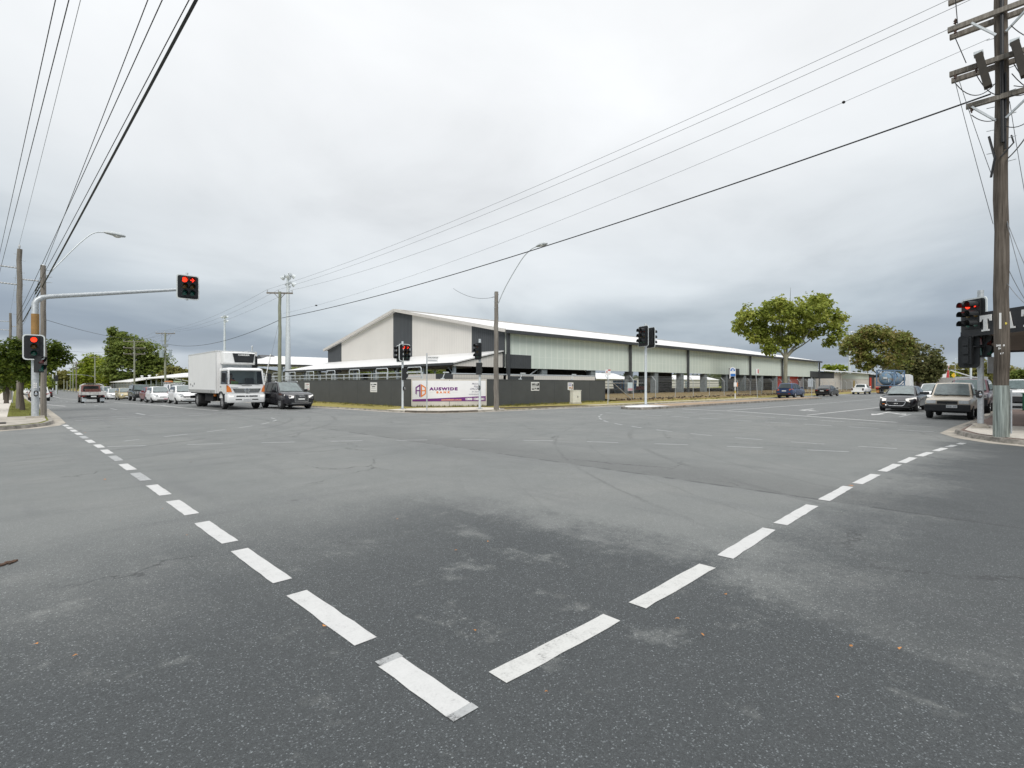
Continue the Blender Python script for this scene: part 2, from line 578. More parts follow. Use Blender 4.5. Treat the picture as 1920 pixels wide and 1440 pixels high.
def paint_material(name, base=(.74, .74, .72), wear=.55):
    """road paint, chipped through to the stones"""
    m = bpy.data.materials.new(name); m.use_nodes = True
    nt = m.node_tree; b = nt.nodes['Principled BSDF']
    tc = nt.nodes.new('ShaderNodeTexCoord'); P = tc.outputs['Object']
    a = N(nt, 'ShaderNodeTexNoise', Scale=7., Detail=5., Roughness=.7); nt.links.new(P, a.inputs['Vector'])
    f = N(nt, 'ShaderNodeTexNoise', Scale=70., Detail=3., Roughness=.7); nt.links.new(P, f.inputs['Vector'])
    s = math_node(nt, 'ADD', math_node(nt, 'MULTIPLY', a.outputs['Fac'], .55), math_node(nt, 'MULTIPLY', f.outputs['Fac'], .45))
    w_ = ramp(nt, s, [(max(wear - .06, 0), (.16, .16, .16)), (wear - .005 if wear > .01 else .01, tuple(c * .82 for c in base)), (min(wear + .12, .98), base)])
    if wear <= .3:
        w_ = ramp(nt, s, [(.30, tuple(c * .38 for c in base)), (.36, tuple(c * .72 for c in base)), (.44, tuple(c * .92 for c in base)), (.6, base)])
    nt.links.new(w_, b.inputs['Base Color'])
    b.inputs['Roughness'].default_value = .65
    b.inputs['Specular IOR Level'].default_value = .3
    bp = N(nt, 'ShaderNodeBump', Strength=.5, Distance=.005)
    nt.links.new(f.outputs['Fac'], bp.inputs['Height']); nt.links.new(bp.outputs[0], b.inputs['Normal'])
    return m


ASPH = asphalt_material()
GRASS = grass_material('dry couch grass', (.26, .19, .085), (.34, .29, .10), (.33, .32, .09), .9)
GRASSG = grass_material('green verge grass', (.14, .125, .045), (.19, .20, .05), (.23, .24, .06), .8)
FIELD = grass_material('open field', (.09, .085, .035), (.13, .14, .05), (.17, .165, .07), .06)
DIRT = grass_material('yard dirt', (.055, .042, .032), (.085, .066, .05), (.12, .095, .07), .5)
CONC = mat('weathered concrete', (.40, .365, .31), .85, 0, .22, 2.5, .4, 40)
CONCP = mat('pale footpath concrete', (.56, .52, .46), .85, 0, .10, 1.6, .3, 40)
KERBM = mat('stained kerb concrete', (.27, .25, .22), .9, 0, .40, 3.2, .6, 25)
PAINT_A = paint_material('road paint fresh', (.60, .60, .59), .30)
PAINT_B = paint_material('road paint speckled', (.58, .58, .56), .40)
PAINT_C = paint_material('road paint worn thin', (.42, .43, .43), .46)
PAINT_D = paint_material('road paint faded line', (.44, .45, .45), .44)
PAVER = None


def paver_material(name, c1, c2, mortar, scale=4.):
    m = bpy.data.materials.new(name); m.use_nodes = True
    nt = m.node_tree; b = nt.nodes['Principled BSDF']
    tc = nt.nodes.new('ShaderNodeTexCoord')
    br = N(nt, 'ShaderNodeTexBrick', Scale=scale)
    br.inputs['Color1'].default_value = (*c1, 1); br.inputs['Color2'].default_value = (*c2, 1); br.inputs['Mortar'].default_value = (*mortar, 1)
    br.inputs['Mortar Size'].default_value = .02
    nt.links.new(tc.outputs['Object'], br.inputs['Vector'])
    nz = N(nt, 'ShaderNodeTexNoise', Scale=2., Detail=5.)
    nt.links.new(tc.outputs['Object'], nz.inputs['Vector'])
    c = mixc(nt, .8, br.outputs['Color'], ramp(nt, nz.outputs['Fac'], [(.3, .7), (.7, 1.25)]), 'MULTIPLY')
    nt.links.new(c, b.inputs['Base Color']); b.inputs['Roughness'].default_value = .85
    return m


PAVER = paver_material('tan island pavers', (.42, .30, .19), (.36, .25, .16), (.20, .16, .12))
PAVERR = paver_material('reddish footpath pavers', (.22, .145, .115), (.18, .12, .10), (.10, .08, .07))

# ------------------------------------------------------------------ ground
b = MB()
xs = [-4000, -300, -100, -20, 18, 24, 60, 150, 400, 4000]
ys = [-4000, -300, -60, 0, 46, 60, 80, 100, 116, 160, 400, 4000]
idx = {}
vsl = []
for j, y in enumerate(ys):
    for i, x in enumerate(xs):
        idx[i, j] = len(vsl); vsl.append((x, y, zg(x, y) - .06))
b.raw(vsl, [(idx[i, j], idx[i + 1, j], idx[i + 1, j + 1], idx[i, j + 1]) for j in range(len(ys) - 1) for i in range(len(xs) - 1)])
b.build('ground', FIELD)['kind'] = 'structure'

# the road: one sheet, cross-shaped
b = MB()
YS = [25, 46, 60, 80, 100, 116, 160, 300]
vsl = [(x, y, zg(0, y)) for y in YS for x in (-3, 19)]
b.raw(vsl, [(2 * i, 2 * i + 1, 2 * i + 3, 2 * i + 2) for i in range(len(YS) - 1)])
b.face([(-150, -4, 0), (400, -4, 0), (400, 25, 0), (19, 25, 0), (-3, 25, 0), (-150, 25, 0)])
b.face([(-4, -150, 0), (22, -150, 0), (22, -4, 0), (-4, -4, 0)])
b.build('road', ASPH)['kind'] = 'structure'


def densify(pl, step=6.):
    o = []
    for (x0, y0), (x1, y1) in zip(pl, pl[1:]):
        n = max(1, int(math.hypot(x1 - x0, y1 - y0) / step)) if math.hypot(x1 - x0, y1 - y0) < 300 else 30
        for k in range(n):
            o.append((x0 + (x1 - x0) * k / n, y0 + (y1 - y0) * k / n))
    o.append(pl[-1])
    return o


def offset(pl, d):
    """offset a polyline to its left by d"""
    o = []
    for i, p in enumerate(pl):
        a = pl[max(i - 1, 0)]; c = pl[min(i + 1, len(pl) - 1)]
        dx, dy = c[0] - a[0], c[1] - a[1]
        L = math.hypot(dx, dy)
        o.append((p[0] - dy / L * d, p[1] + dx / L * d))
    return o


def ribbon(mb, A, B, za, zb):
    for i in range(len(A) - 1):
        mb.face([(*A[i], zg(*A[i]) + za), (*A[i + 1], zg(*A[i + 1]) + za), (*B[i + 1], zg(*B[i + 1]) + zb), (*B[i], zg(*B[i]) + zb)])


def corner(kerb, side, far, grass_m, zt=.13, gw=.35):
    """kerb polyline, side=+1 when the verge lies to its left; far = closing points of the verge"""
    k = densify(kerb)
    top = offset(k, .03 * side); back = offset(k, .16 * side); gut = offset(k, -gw * side)
    mb = MB()
    ribbon(mb, k, top, .0, zt)
    ribbon(mb, top, back, zt, zt)
    mb.build('kerb', KERBM, weld=True)['kind'] = 'structure'
    mb = MB(); ribbon(mb, gut, k, .004, .012)
    mb.build('gutter', CONC, weld=True)['kind'] = 'structure'
    mb = MB()
    # verge surface: strips from the kerb's back to the far points
    fp = [far(*p) for p in back]
    ribbon(mb, back, fp, zt, zt)
    mb.build('verge', grass_m, weld=True)['kind'] = 'structure'


K_far = [(14.6, 290), (14.8, 36), (15.4, 30), (15.6, 26), (15.9, 24.4), (16.7, 23.2), (18.2, 22.6), (20.2, 22.4), (26.4, 22.1), (32, 21.7), (43, 21.6), (400, 21.6)]
corner(K_far, 1, lambda x, y: (22, max(y, 28)) if y > 24.5 else (max(x, 22), 28), GRASS, .08)
K_left = [(-150, 24.4), (-2, 24.4), (-.6, 24.7), (.3, 25.4), (.9, 26.4), (1.15, 28), (1.2, 32), (1.2, 290)]
corner(K_left, 1, lambda x, y: (min(x, -14), max(y, 40)) if x < 1 else (-14, y), GRASSG)
K_right = [(18.6, -150), (18.6, -1), (18.8, .2), (19.2, .85), (20.2, 1.55), (21.7, 2.05), (25, 2.05), (30, 1.9), (41, 1.9), (44.5, -.1), (400, -.1)]
corner(K_right, -1, lambda x, y: (max(x, 30), min(y, -8)) if x < 30 else (x, -12), PAVERR)
K_near = [(-150, .9), (-1.2, .9), (-.2, .6), (.3, .1), (.5, -.8), (.5, -150)]
corner(K_near, -1, lambda x, y: (min(x, -10), min(y, -10)), CONCP)

# concrete corner landings and paths
def pad(name, pts, m, z=.134):
    poly_area(name, pts, z, m)


pad('corner_landing', [(15.8, 27.2), (16.05, 24.7), (16.85, 23.45), (18.25, 22.8), (21.2, 22.58), (22.3, 24.0), (22.0, 25.9), (18.4, 27.6)], CONCP, .084)
pad('footpath', [(24.5, 22.75), (60, 22.2), (60, 22.75), (24.5, 23.3)], CONCP, .084)
pad('bare_patch', [(21.4, 23.2), (24.4, 22.5), (29.5, 22.4), (29.5, 23.0), (24.4, 24.2), (22.4, 24.4)], DIRT, .088)
mbp = MB(); yl = [32, 46, 60, 80, 100, 116, 160, 280]
ribbon(mbp, [(-2.4, y) for y in yl], [(-.25, y) for y in yl], .136, .136)
mbp.build('footpath', CONCP)['kind'] = 'structure'
pad('corner_landing', [(-14, 24.7), (-2, 24.66), (-.7, 24.95), (.08, 25.6), (.62, 26.5), (.92, 28), (.95, 32), (-14, 32)], CONC, .14)
pad('corner_landing', [(19.0, -1.2), (19.15, .1), (19.5, .7), (20.4, 1.36), (21.8, 1.8), (25, 1.84), (25, .3), (21.5, .2), (20.5, -1.2)], CONCP, .14)

kc = MB()
kp = offset([(15.75, 25.0), (15.95, 24.2), (16.72, 23.15), (18.2, 22.56), (19.0, 22.47)], -.012)
ribbon(kc, kp, offset(kp, .03), 0, .118); ribbon(kc, offset(kp, .03), offset(kp, .20), .118, .118); ribbon(kc, offset(kp, .20), offset(kp, .20), .118, .05)
kc.build('kerb', mat('dark lichen stained kerb', (.105, .09, .072), .95, 0, .5, 2.6, .6, 20), weld=True)['kind'] = 'structure'

# embankment and yard level
b = MB()
xs = [38.7, 60, 80, 100, 125, 160, 400]
rows = [(25.2, .078), (27, .17), (29, .36), (31.6, .5), (34, .52)]
vsl = [(x, y, z) for y, z in rows for x in xs]
nx = len(xs)
b.raw(vsl, [(j * nx + i, j * nx + i + 1, (j + 1) * nx + i + 1, (j + 1) * nx + i) for j in range(len(rows) - 1) for i in range(nx - 1)])
b.build('embankment', grass_material('brown bank grass', (.19, .13, .075), (.255, .19, .10), (.27, .23, .10), .7), smooth=True)['kind'] = 'structure'
poly_area('yard_floor', [(22.2, 29.8), (38.6, 31.5), (140, 33.2), (140, 76), (22.2, 76)], .5, DIRT)
poly_area('paddock', [(30, 76.1), (400, 76.1), (400, 260), (30, 260)], .3, GRASSG)

# traffic island beside the right-hand road
b = MB()
isl = [(27.7, 18.2), (28.0, 17.5), (28.8, 17.25), (63.5, 17.0), (65, 17.9), (63.5, 18.7), (35, 19.75), (29.2, 19.75), (28.1, 19.0)]
b.prism([(x, y, 0) for x, y in isl], (0, 0, .13))
b.build('traffic_island', KERBM)['kind'] = 'structure'
cx_, cy_ = 46, 18.2
poly_area('island_paving', [(cx_ + (x - cx_) * .985, cy_ + (y - cy_) * .82) for x, y in isl], .135, PAVER)
poly_area('island_nose', [(27.85, 18.3), (28.15, 17.7), (29, 17.5), (31.6, 17.45), (31.6, 19.5), (29.3, 19.45), (28.2, 18.8)], .139, WHITEP)

# ------------------------------------------------------------------ road markings
MK = {}


def mk(mname, m):
    if mname not in MK:
        MK[mname] = (MB(), m)
    return MK[mname][0]


def dash(mb, a, b_, w, z=.004, jag=0.):
    a = Vector(a); b_ = Vector(b_)
    d = (b_ - a).normalized(); n = Vector((-d.y, d.x))
    L = (b_ - a).length
    k = max(2, int(L / .12)) if jag else max(2, int(L / 1.2))
    P = []
    for sgn in (1, -1):
        row = []
        for i in range(k):
            t = i / (k - 1)
            p = a + d * L * t + n * sgn * (w / 2 + (rng.uniform(-jag, jag) if jag else 0))
            row.append(p)
        P += row if sgn == 1 else row[::-1]
    mb.face([(p.x, p.y, zg(p.x, p.y) + z + (.006 if p.y > 44 else 0)) for p in P][::-1])


fr = mk('crossing_line_marking', PAINT_A)
sp = mk('speckled_line_marking', PAINT_B)
wr = mk('worn_line_marking', PAINT_C)
fd = mk('faded_lane_marking', PAINT_D)
yc = [(2.0, 2.62), (2.93, 3.98), (4.3, 5.4), (5.72, 6.78), (7.27, 8.3), (8.8, 9.82), (10.34, 11.36), (11.8, 12.8), (13.4, 14.4), (14.9, 15.9), (16.45, 17.4)]
for i, (y0, y1) in enumerate(yc):
    dash(wr if i in (6, 8) else fr, (1.565, y0), (1.555, y1), .155, .004, .0045)
dash(wr, (1.57, 1.945), (1.57, 2.0), .15, .004, .004); dash(wr, (1.565, 2.62), (1.565, 2.68), .15)
for k in range(6):
    dash(fr if k != 1 else wr, (1.52 - .02 * k, 18.0 + 1.53 * k), (1.50 - .02 * k, 19.0 + 1.53 * k), .155)
xc = [(1.89, 2.94, 2.07, 2.065), (3.23, 4.38, 2.05, 2.065), (4.72, 5.99, 2.06, 2.12), (6.28, 7.56, 2.1, 2.14), (8.0, 9.35, 2.12, 2.14), (9.72, 10.95, 2.1, 2.09), (11.42, 12.65, 2.08, 2.05), (12.95, 14.05, 2.03, 2.0), (14.4, 15.4, 1.95, 1.88), (15.8, 16.7, 1.83, 1.75), (17.0, 17.7, 1.72, 1.66), (18.0, 18.5, 1.6, 1.55)]
for i, (x0, x1, ya, yb) in enumerate(xc):
    dash(sp if i < 2 else (fr if i < 10 else wr), (x0, ya), (x1, yb), .145, .004, .006)


def dashed(mb, pts, on, off, w, z=.004):
    acc = 0
    for (x0, y0), (x1, y1) in zip(pts, pts[1:]):
        L = math.hypot(x1 - x0, y1 - y0)
        s = -acc
        while s < L:
            a = max(s, 0); e = min(s + on, L)
            if e > a + .05:
                dash(mb, (x0 + (x1 - x0) * a / L, y0 + (y1 - y0) * a / L), (x0 + (x1 - x0) * e / L, y0 + (y1 - y0) * e / L), w, z)
            s += on + off
        acc = (L - (s - on - off)) % (on + off)


def smooth_pts(pts, n=6):
    o = []
    for i in range(len(pts) - 1):
        p0 = Vector(pts[max(i - 1, 0)]); p1 = Vector(pts[i]); p2 = Vector(pts[i + 1]); p3 = Vector(pts[min(i + 2, len(pts) - 1)])
        for k in range(n):
            t = k / n
            v_ = .5 * ((2 * p1) + (p2 - p0) * t + (2 * p0 - 5 * p1 + 4 * p2 - p3) * t * t + (3 * p1 - p0 - 3 * p2 + p3) * t ** 3)
            o.append(tuple(v_))
    o.append(tuple(pts[-1]))
    return o


# turning guide lines (curved, dashed)
tl = mk('turning_guide_marking', PAINT_D)
dashed(tl, smooth_pts([(1.7, 16.6), (3.5, 15.6), (7, 13.4), (10.2, 10.6), (12.8, 6.4), (13.9, 3.8), (14.5, 2.3)], 2), .85, .95, .09)
dashed(tl, smooth_pts([(8.7, 25.4), (8.3, 23.6), (6.7, 21.2), (4.4, 19.3), (2.2, 17.9)], 2), .85, .8, .09)
dashed(tl, smooth_pts([(22.2, 16.2), (20.6, 15.2), (18.2, 13.1), (16.4, 10.2), (15.6, 7.6), (15.4, 5), (15.7, 2.5)], 2), .8, .75, .09)
# crossing lines over both arms
dashed(fd, [(22.1, 2.6), (22.8, 8.7), (23.4, 13.4), (23.6, 17)], 1.0, .55, .12)
dashed(fd, [(24.6, 2.9), (25.9, 8.7), (27.1, 12.2), (27.4, 16.6)], 1.0, .55, .12)
dashed(fd, [(1.9, 29.4), (4.2, 29.9), (8, 30.2), (14.8, 30)], 1.0, .5, .12)
dashed(fd, [(1.9, 31.4), (6, 31.8), (8.3, 31.9), (14.6, 31.8)], 1.0, .5, .12)
# stop lines
dash(fr, (26.4, 4.3), (30.2, 12.3), .22); dash(fr, (30.2, 12.3), (30.8, 16.2), .2)
dash(fd, (8.9, 33.2), (14.4, 33.4), .25)
# lane lines, right-hand road
dash(fr, (29.2, 8.5), (42, 7.9), .13); dash(fr, (31, 13.4), (46, 12.7), .13); dash(fd, (33, 15.6), (40, 14.2), .12)
dashed(fd, [(42, 7.9), (220, 7.4)], 3, 9, .12); dash(fd, (46, 12.7), (240, 12.4), .12)
dashed(fd, [(31, 4.95), (220, 4.8)], 3, 7, .12)
dashed(fd, [(60, 15.8), (220, 15.8)], 3, 7, .12)
# lane lines, left-hand road
for pa, pb in zip([(8.8, 34.5), (8.2, 39), (7.4, 52), (6.8, 67), (6.2, 89), (5.6, 114)], [(8.2, 39), (7.4, 52), (6.8, 67), (6.2, 89), (5.6, 114), (5.2, 180)]):
    dash(fr, pa, pb, .14)
dashed(fd, [(4.85, 32.4), (4.5, 42), (4.1, 66), (3.9, 80), (3.5, 140)], 2.2, 5.6, .13)
dashed(fd, [(11.7, 34), (11.6, 140)], 3, 8, .12)
dash(fr, (1.0 + .5, 62), (2.7, 50), .18)


# turn arrows
def arrow(mb, ox, oy, ang, kind):
    c, s_ = math.cos(ang), math.sin(ang)

    def tr(p):
        return (ox + c * p[0] - s_ * p[1], oy + s_ * p[0] + c * p[1], .004)
    if kind == 'turn':
        mb.face([tr(p) for p in ((0, -.08), (2.6, -.08), (2.6, .12), (0, .12))])
        mb.face([tr(p) for p in ((2.6, -.08), (3.0, .45), (2.75, .55), (2.45, .12))])
        mb.face([tr(p) for p in ((2.3, .5), (3.25, .35), (2.95, 1.15))])
    else:
        mb.face([tr(p) for p in ((0, -.08), (3.2, -.08), (3.2, .08), (0, .08))])
        mb.face([tr(p) for p in ((3.2, -.3), (4.6, 0), (3.2, .3))])
        mb.face([tr(p) for p in ((1.2, .08), (2.2, .7), (2.05, .85), (1.0, .24))])
        mb.face([tr(p) for p in ((1.75, 1.0), (2.9, 1.15), (2.35, .45))])


arrow(fr, 37, 10.4, PI, 'turn')
arrow(fr, 36.2, 6.2, PI, 'straight')
arrow(fr, 58, 10.3, PI, 'turn')
for k, (mb, m) in MK.items():
    mb.build(k, m)['kind'] = 'structure'

# bits on the road: leaves, grit
lf = MB()
LEAFO = mat('fallen orange leaves', (.45, .20, .06), .8, 0, .3, 8)
for i in range(46):
    if i < 26:
        px = rng.uniform(60, 1900); d = 1545.6 / (rng.uniform(745, 1330) - 720)
    else:
        px = rng.uniform(100, 420); d = 1545.6 / (rng.uniform(770, 815) - 720)
    x, y = at(px, d)
    r = rng.uniform(.006, .016) * (1 if d < 8 else 2.0)
    a = rng.uniform(0, 6.3)
    lf.face([(x + r * math.cos(a + t) * e, y + r * math.sin(a + t) * e, .012 + rng.uniform(0, .01)) for t, e in ((0, 1.3), (1.3, .6), (2.6, 1), (3.6, 1.2), (5, .6))])
tag(lf.build('fallen_leaf_litter', LEAFO), 'small orange fallen leaves scattered over the asphalt', 'leaf litter', kind='stuff')
bt = MB()
x0, y0 = at(5, 4.55)
for i in range(26):
    t = i / 25
    px_, py_ = x0 + (t - .5) * .16 + rng.uniform(-.03, .03), y0 + (t - .5) * .1 + rng.uniform(-.03, .03)
    bt.ball((px_, py_, .01), rng.uniform(.008, .02), rng.uniform(.008, .02), .01, 6, 4)
tag(bt.build('bark_strip', mat('brown bark', (.10, .06, .04), .9, 0, .3, 20)), 'brown shred of bark lying on the asphalt near the left edge', 'bark')
# ------------------------------------------------------------------ building materials
def ribbed(name, col, pitch, axis, depth=.35, rough=.5, dirt=.12, lines=None):
    """profiled metal sheet: ribs across the given local axis"""
    m = bpy.data.materials.new(name); m.use_nodes = True
    nt = m.node_tree; b = nt.nodes['Principled BSDF']
    tc = nt.nodes.new('ShaderNodeTexCoord')
    sp = nt.nodes.new('ShaderNodeSeparateXYZ'); nt.links.new(tc.outputs['Object'], sp.inputs[0])
    a = math_node(nt, 'MULTIPLY', sp.outputs[axis], 2 * PI / pitch)
    s = math_node(nt, 'SINE', a)
    nz = N(nt, 'ShaderNodeTexNoise', Scale=.35, Detail=6., Roughness=.6)
    nt.links.new(tc.outputs['Object'], nz.inputs['Vector'])
    lo = [c * (1 - dirt) for c in col]; hi = [min(1, c * (1 + dirt)) for c in col]
    c = ramp(nt, nz.outputs['Fac'], [(.3, tuple(lo)), (.7, tuple(hi))])
    seam = ramp(nt, s, [(.0, .94), (.12, 1.), (1., 1.)])
    c = mixc(nt, 1., c, seam, 'MULTIPLY')
    nt.links.new(c, b.inputs['Base Color'])
    b.inputs['Roughness'].default_value = rough
    b.inputs['Specular IOR Level'].default_value = .3
    bp = N(nt, 'ShaderNodeBump', Strength=depth, Distance=.03)
    nt.links.new(s, bp.inputs['Height']); nt.links.new(bp.outputs[0], b.inputs['Normal'])
    return m


CREAM_Y = ribbed('cream wall sheeting', (.71, .68, .635), .28, 'Y', .12, dirt=.04)
CREAM_X = ribbed('cream wall sheeting long side', (.71, .68, .635), .28, 'X', .12, dirt=.04)
CHAR_Y = ribbed('charcoal wall sheeting', (.070, .075, .080), .28, 'Y')
CHAR_X = ribbed('charcoal wall sheeting long side', (.070, .075, .080), .28, 'X')
ROOF_X = ribbed('white roof sheeting', (.80, .795, .785), .76, 'X', .12, .45, .03)
ROOF_Y = ribbed('white roof sheeting crosswise', (.80, .795, .785), .76, 'Y', .12, .45, .03)
CHARP = mat('charcoal steel', (.055, .058, .062), .5, 0, .08, 3)
STEELG = mat('grey painted steel', (.30, .34, .36), .55, .1, .1, 3)
STUB = mat('grey concrete column', (.20, .225, .235), .7, 0, .16, 2)
SOFF = mat('dark soffit sheeting', (.16, .15, .14), .7, 0, .1, 2)  # one even dark tone for the underside of the lean-to
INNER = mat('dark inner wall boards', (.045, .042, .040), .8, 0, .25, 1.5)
REDW = ribbed('red roller door', (.70, .075, .045), .12, 'Z', .3)
TRIM = mat('cream barge flashing', (.62, .59, .55), .5, 0, .05, 3)


def screen_material():
    m = bpy.data.materials.new('pale green translucent sheeting'); m.use_nodes = True
    nt = m.node_tree; b = nt.nodes['Principled BSDF']
    tc = nt.nodes.new('ShaderNodeTexCoord')
    sp = nt.nodes.new('ShaderNodeSeparateXYZ'); nt.links.new(tc.outputs['Object'], sp.inputs[0])

    def band(v, period, width, off=0.):
        t = math_node(nt, 'FRACT', math_node(nt, 'DIVIDE', math_node(nt, 'ADD', v, off), period))
        return math_node(nt, 'LESS_THAN', t, width / period)
    v1 = band(sp.outputs['X'], .86, .16)
    h = math_node(nt, 'FRACT', math_node(nt, 'DIVIDE', math_node(nt, 'SUBTRACT', sp.outputs['Z'], 3.05), 1.3))
    h1 = math_node(nt, 'LESS_THAN', math_node(nt, 'ABSOLUTE', math_node(nt, 'SUBTRACT', h, .82)), .028)
    tick = band(sp.outputs['X'], .19, .12)
    h1 = math_node(nt, 'MULTIPLY', h1, tick)
    nz = N(nt, 'ShaderNodeTexNoise', Scale=.5, Detail=5.); nt.links.new(tc.outputs['Object'], nz.inputs['Vector'])
    rib = math_node(nt, 'SINE', math_node(nt, 'MULTIPLY', sp.outputs['X'], 2 * PI / .076))
    c = ramp(nt, nz.outputs['Fac'], [(.3, (.66, .735, .665)), (.7, (.715, .785, .71))])
    c = mixc(nt, math_node(nt, 'MULTIPLY', v1, .6), c, (.84, .89, .82))
    c = mixc(nt, math_node(nt, 'MULTIPLY', h1, .55), c, (.82, .87, .80))
    nt.links.new(c, b.inputs['Base Color']); b.inputs['Roughness'].default_value = .4
    bp = N(nt, 'ShaderNodeBump', Strength=.25, Distance=.02)
    nt.links.new(rib, bp.inputs['Height']); nt.links.new(bp.outputs[0], b.inputs['Normal'])
    return m


SCREEN = screen_material()

# ------------------------------------------------------------------ the big sale-yard shed
XG, XE, YS0, YS1, EZ, RZ = 31.0, 120.6, 33.0, 68.6, 6.42, 9.95
YR = (YS0 + YS1) / 2
shed = thing('sale_yard_shed', 'huge white-roofed saleyard shed with striped gable wall and pale green side sheeting', 'shed', (XG, YS0, 0))


def S(x, y, z):
    return (x - XG, y - YS0, z)


def zr(y):
    return EZ + (RZ - EZ) * (1 - abs(y - YR) / (YR - YS0))


# gable wall in panels: charcoal / cream
cuts = [YS0, 37.6, 47.7, 51.6, 64.5, YS1]
dark = [True, False, True, False, True]
for y0, y1, dk in zip(cuts, cuts[1:], dark):
    ysx = [y0] + ([YR] if y0 < YR < y1 else []) + [y1]
    pts = [S(XG, y0, 3.1), S(XG, y1, 3.1)] + [S(XG, y, zr(y) - .16) for y in ysx[::-1]]
    MB().prism(pts, (.18, 0, 0)).build('gable_panel' if dk else 'gable_wall', CHAR_Y if dk else CREAM_Y, shed)
# roof
b = MB()
for ya, yb in ((YS0 - .5, YR), (YS1 + .5, YR)):
    za = EZ - (RZ - EZ) / (YR - YS0) * .5
    pts = [S(XG - .35, ya, za), S(XE + .3, ya, za), S(XE + .3, yb, RZ), S(XG - .35, yb, RZ)]
    b.prism(pts, (0, 0, -.14))
b.build('roof', ROOF_X, shed)
b = MB()
b.bar(S(XG - .35, YR, RZ + .03), S(XE + .3, YR, RZ + .03), .5, .07)
b.build('ridge_cap', TRIM, shed)
b = MB()
for ya, s_ in ((YS0 - .5, 1), (YS1 + .5, -1)):
    za = EZ - (RZ - EZ) / (YR - YS0) * .5
    b.bar(S(XG - .42, ya, za - .08), S(XG - .42, YR - s_ * .0, RZ - .08), .14, .3)
b.build('barge_board', TRIM, shed)
b = MB()
b.bar(S(XG - .4, YS0 - .6, EZ - .26), S(XE + .35, YS0 - .6, EZ - .26), .22, .3)
b.build('gutter', CHARP, shed)
# side sheeting
b = MB()
b.box(0, XE - XG - .05, -.02, .06, 3.03, EZ - .2)
b.build('side_sheeting', SCREEN, shed)
b = MB()
for q in ((.0, 3.2, -.10, -.03, 3.0, 4.22), (77.0 - XG, 80.6 - XG, -.10, -.03, 3.0, 3.95), (115.2 - XG, XE - XG, -.10, -.03, 3.0, 4.2)):
    MB().box(*q).build('side_panel', CHAR_X, shed)
# downpipes / dark posts
for x in (31.15, 50.3, 63.9, 84.5, 98.9, 120.55):
    c = MB()
    c.box(x - XG - .13, x - XG + .13, -.36, -.14, .5, EZ - .35)
    c.build('post', CHARP, shed)
# grey columns
stub0 = None
for i, x in enumerate((36.2, 43.8, 50.95, 56.5, 62.9, 69.6, 76.5, 83.2, 90.3, 97, 103.3, 111.4, 118.6)):
    if stub0 is None:
        c = MB(); c.box(-.34, .34, .1, .75, .5, 3.02); c.box(.30, .36, .05, .1, .5, 3.02); c.box(-.36, -.30, .05, .1, .5, 3.02)
        stub0 = c.build('column', STUB, shed); stub0.location.x = x - XG
    else:
        o = stub0.copy(); COL.objects.link(o); o.parent = shed; o.location.x = x - XG
for i, x in enumerate((36.2, 50.95, 62.9, 76.5, 90.3, 103.3, 118.6)):
    o = stub0.copy(); COL.objects.link(o); o.parent = shed; o.location = (x - XG, YS1 - YS0 - .9, 0)
# inside: cross beams, dark blocks and rails
b = MB()
for y in (40, YR, 61):
    b.bar(S(XG + .3, y, zr(y) - .5), S(XE, y, zr(y) - .5), .3, .5)
for x in range(38, 120, 7):
    b.bar(S(x, YS0 + .3, EZ - .55), S(x, YR, RZ - .55), .2, .45); b.bar(S(x, YS1 - .3, EZ - .55), S(x, YR, RZ - .55), .2, .45)
b.build('roof_frame', CHARP, shed)
b = MB()
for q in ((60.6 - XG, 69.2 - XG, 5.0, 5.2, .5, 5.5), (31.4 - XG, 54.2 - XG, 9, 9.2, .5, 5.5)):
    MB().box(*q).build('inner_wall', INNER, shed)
for q in ((98.2, 104.6), (105.0, 111.6)):
    b = MB(); b.box(q[0] - XG, q[1] - XG, .95, 1.1, .5, 3.05); b.build('red_door', REDW, shed)
b = MB(); b.box(86.5 - XG, 98.5 - XG, 3.3, 3.5, .5, 2.5); b.build('inner_partition', CREAM_X, shed)
b = MB(); b.box(86.5 - XG, 98.5 - XG, 3.28, 3.5, 2.5, 3.4); b.build('inner_panel', CHAR_X, shed)
b = MB(); b.box(62.2 - XG, 63.6 - XG, 4.85, 4.98, .6, 2.45); b.build('ply_board', mat('ochre plywood', (.42, .26, .08), .7, 0, .15, 3), shed)
for i in range(11):
    xx = 44.5 + i * 6.9
    b = MB()
    for z in (.95, 1.3, 1.65, 2.0):
        if not 50 < xx < 55:
            b.bar(S(xx, YS0 + 1.6, z), S(xx + 6.9, YS0 + 1.6, z), .06)
    b.bar(S(xx, YS0 + 1.6, .5), S(xx, YS0 + 1.6, 2.15), .12)
    b.build('pen_rail', mat('weathered steel rail', (.12, .115, .11), .7, .2, .2, 5), shed)
b = MB()
b.box(0, 12.6, -.3, -.12, .14, 2.36)
b.build('dock_wall', CREAM_X, shed)
b = MB(); b.box(.1, 3.3, -.335, -.303, .6, 2.3); b.build('dock_panel', CHAR_X, shed)
b = MB(); b.tube([(-6, -.2, 2.42), (12.7, -.2, 2.42)], .06); b.build('dock_rail', GALV, shed)
for x in (4.2, 47.5):
    b = MB(); b.bar((x - 1.0, .2, 2.4), (x + .3, .2, 3.05), .07); b.build('brace', GALV, shed)

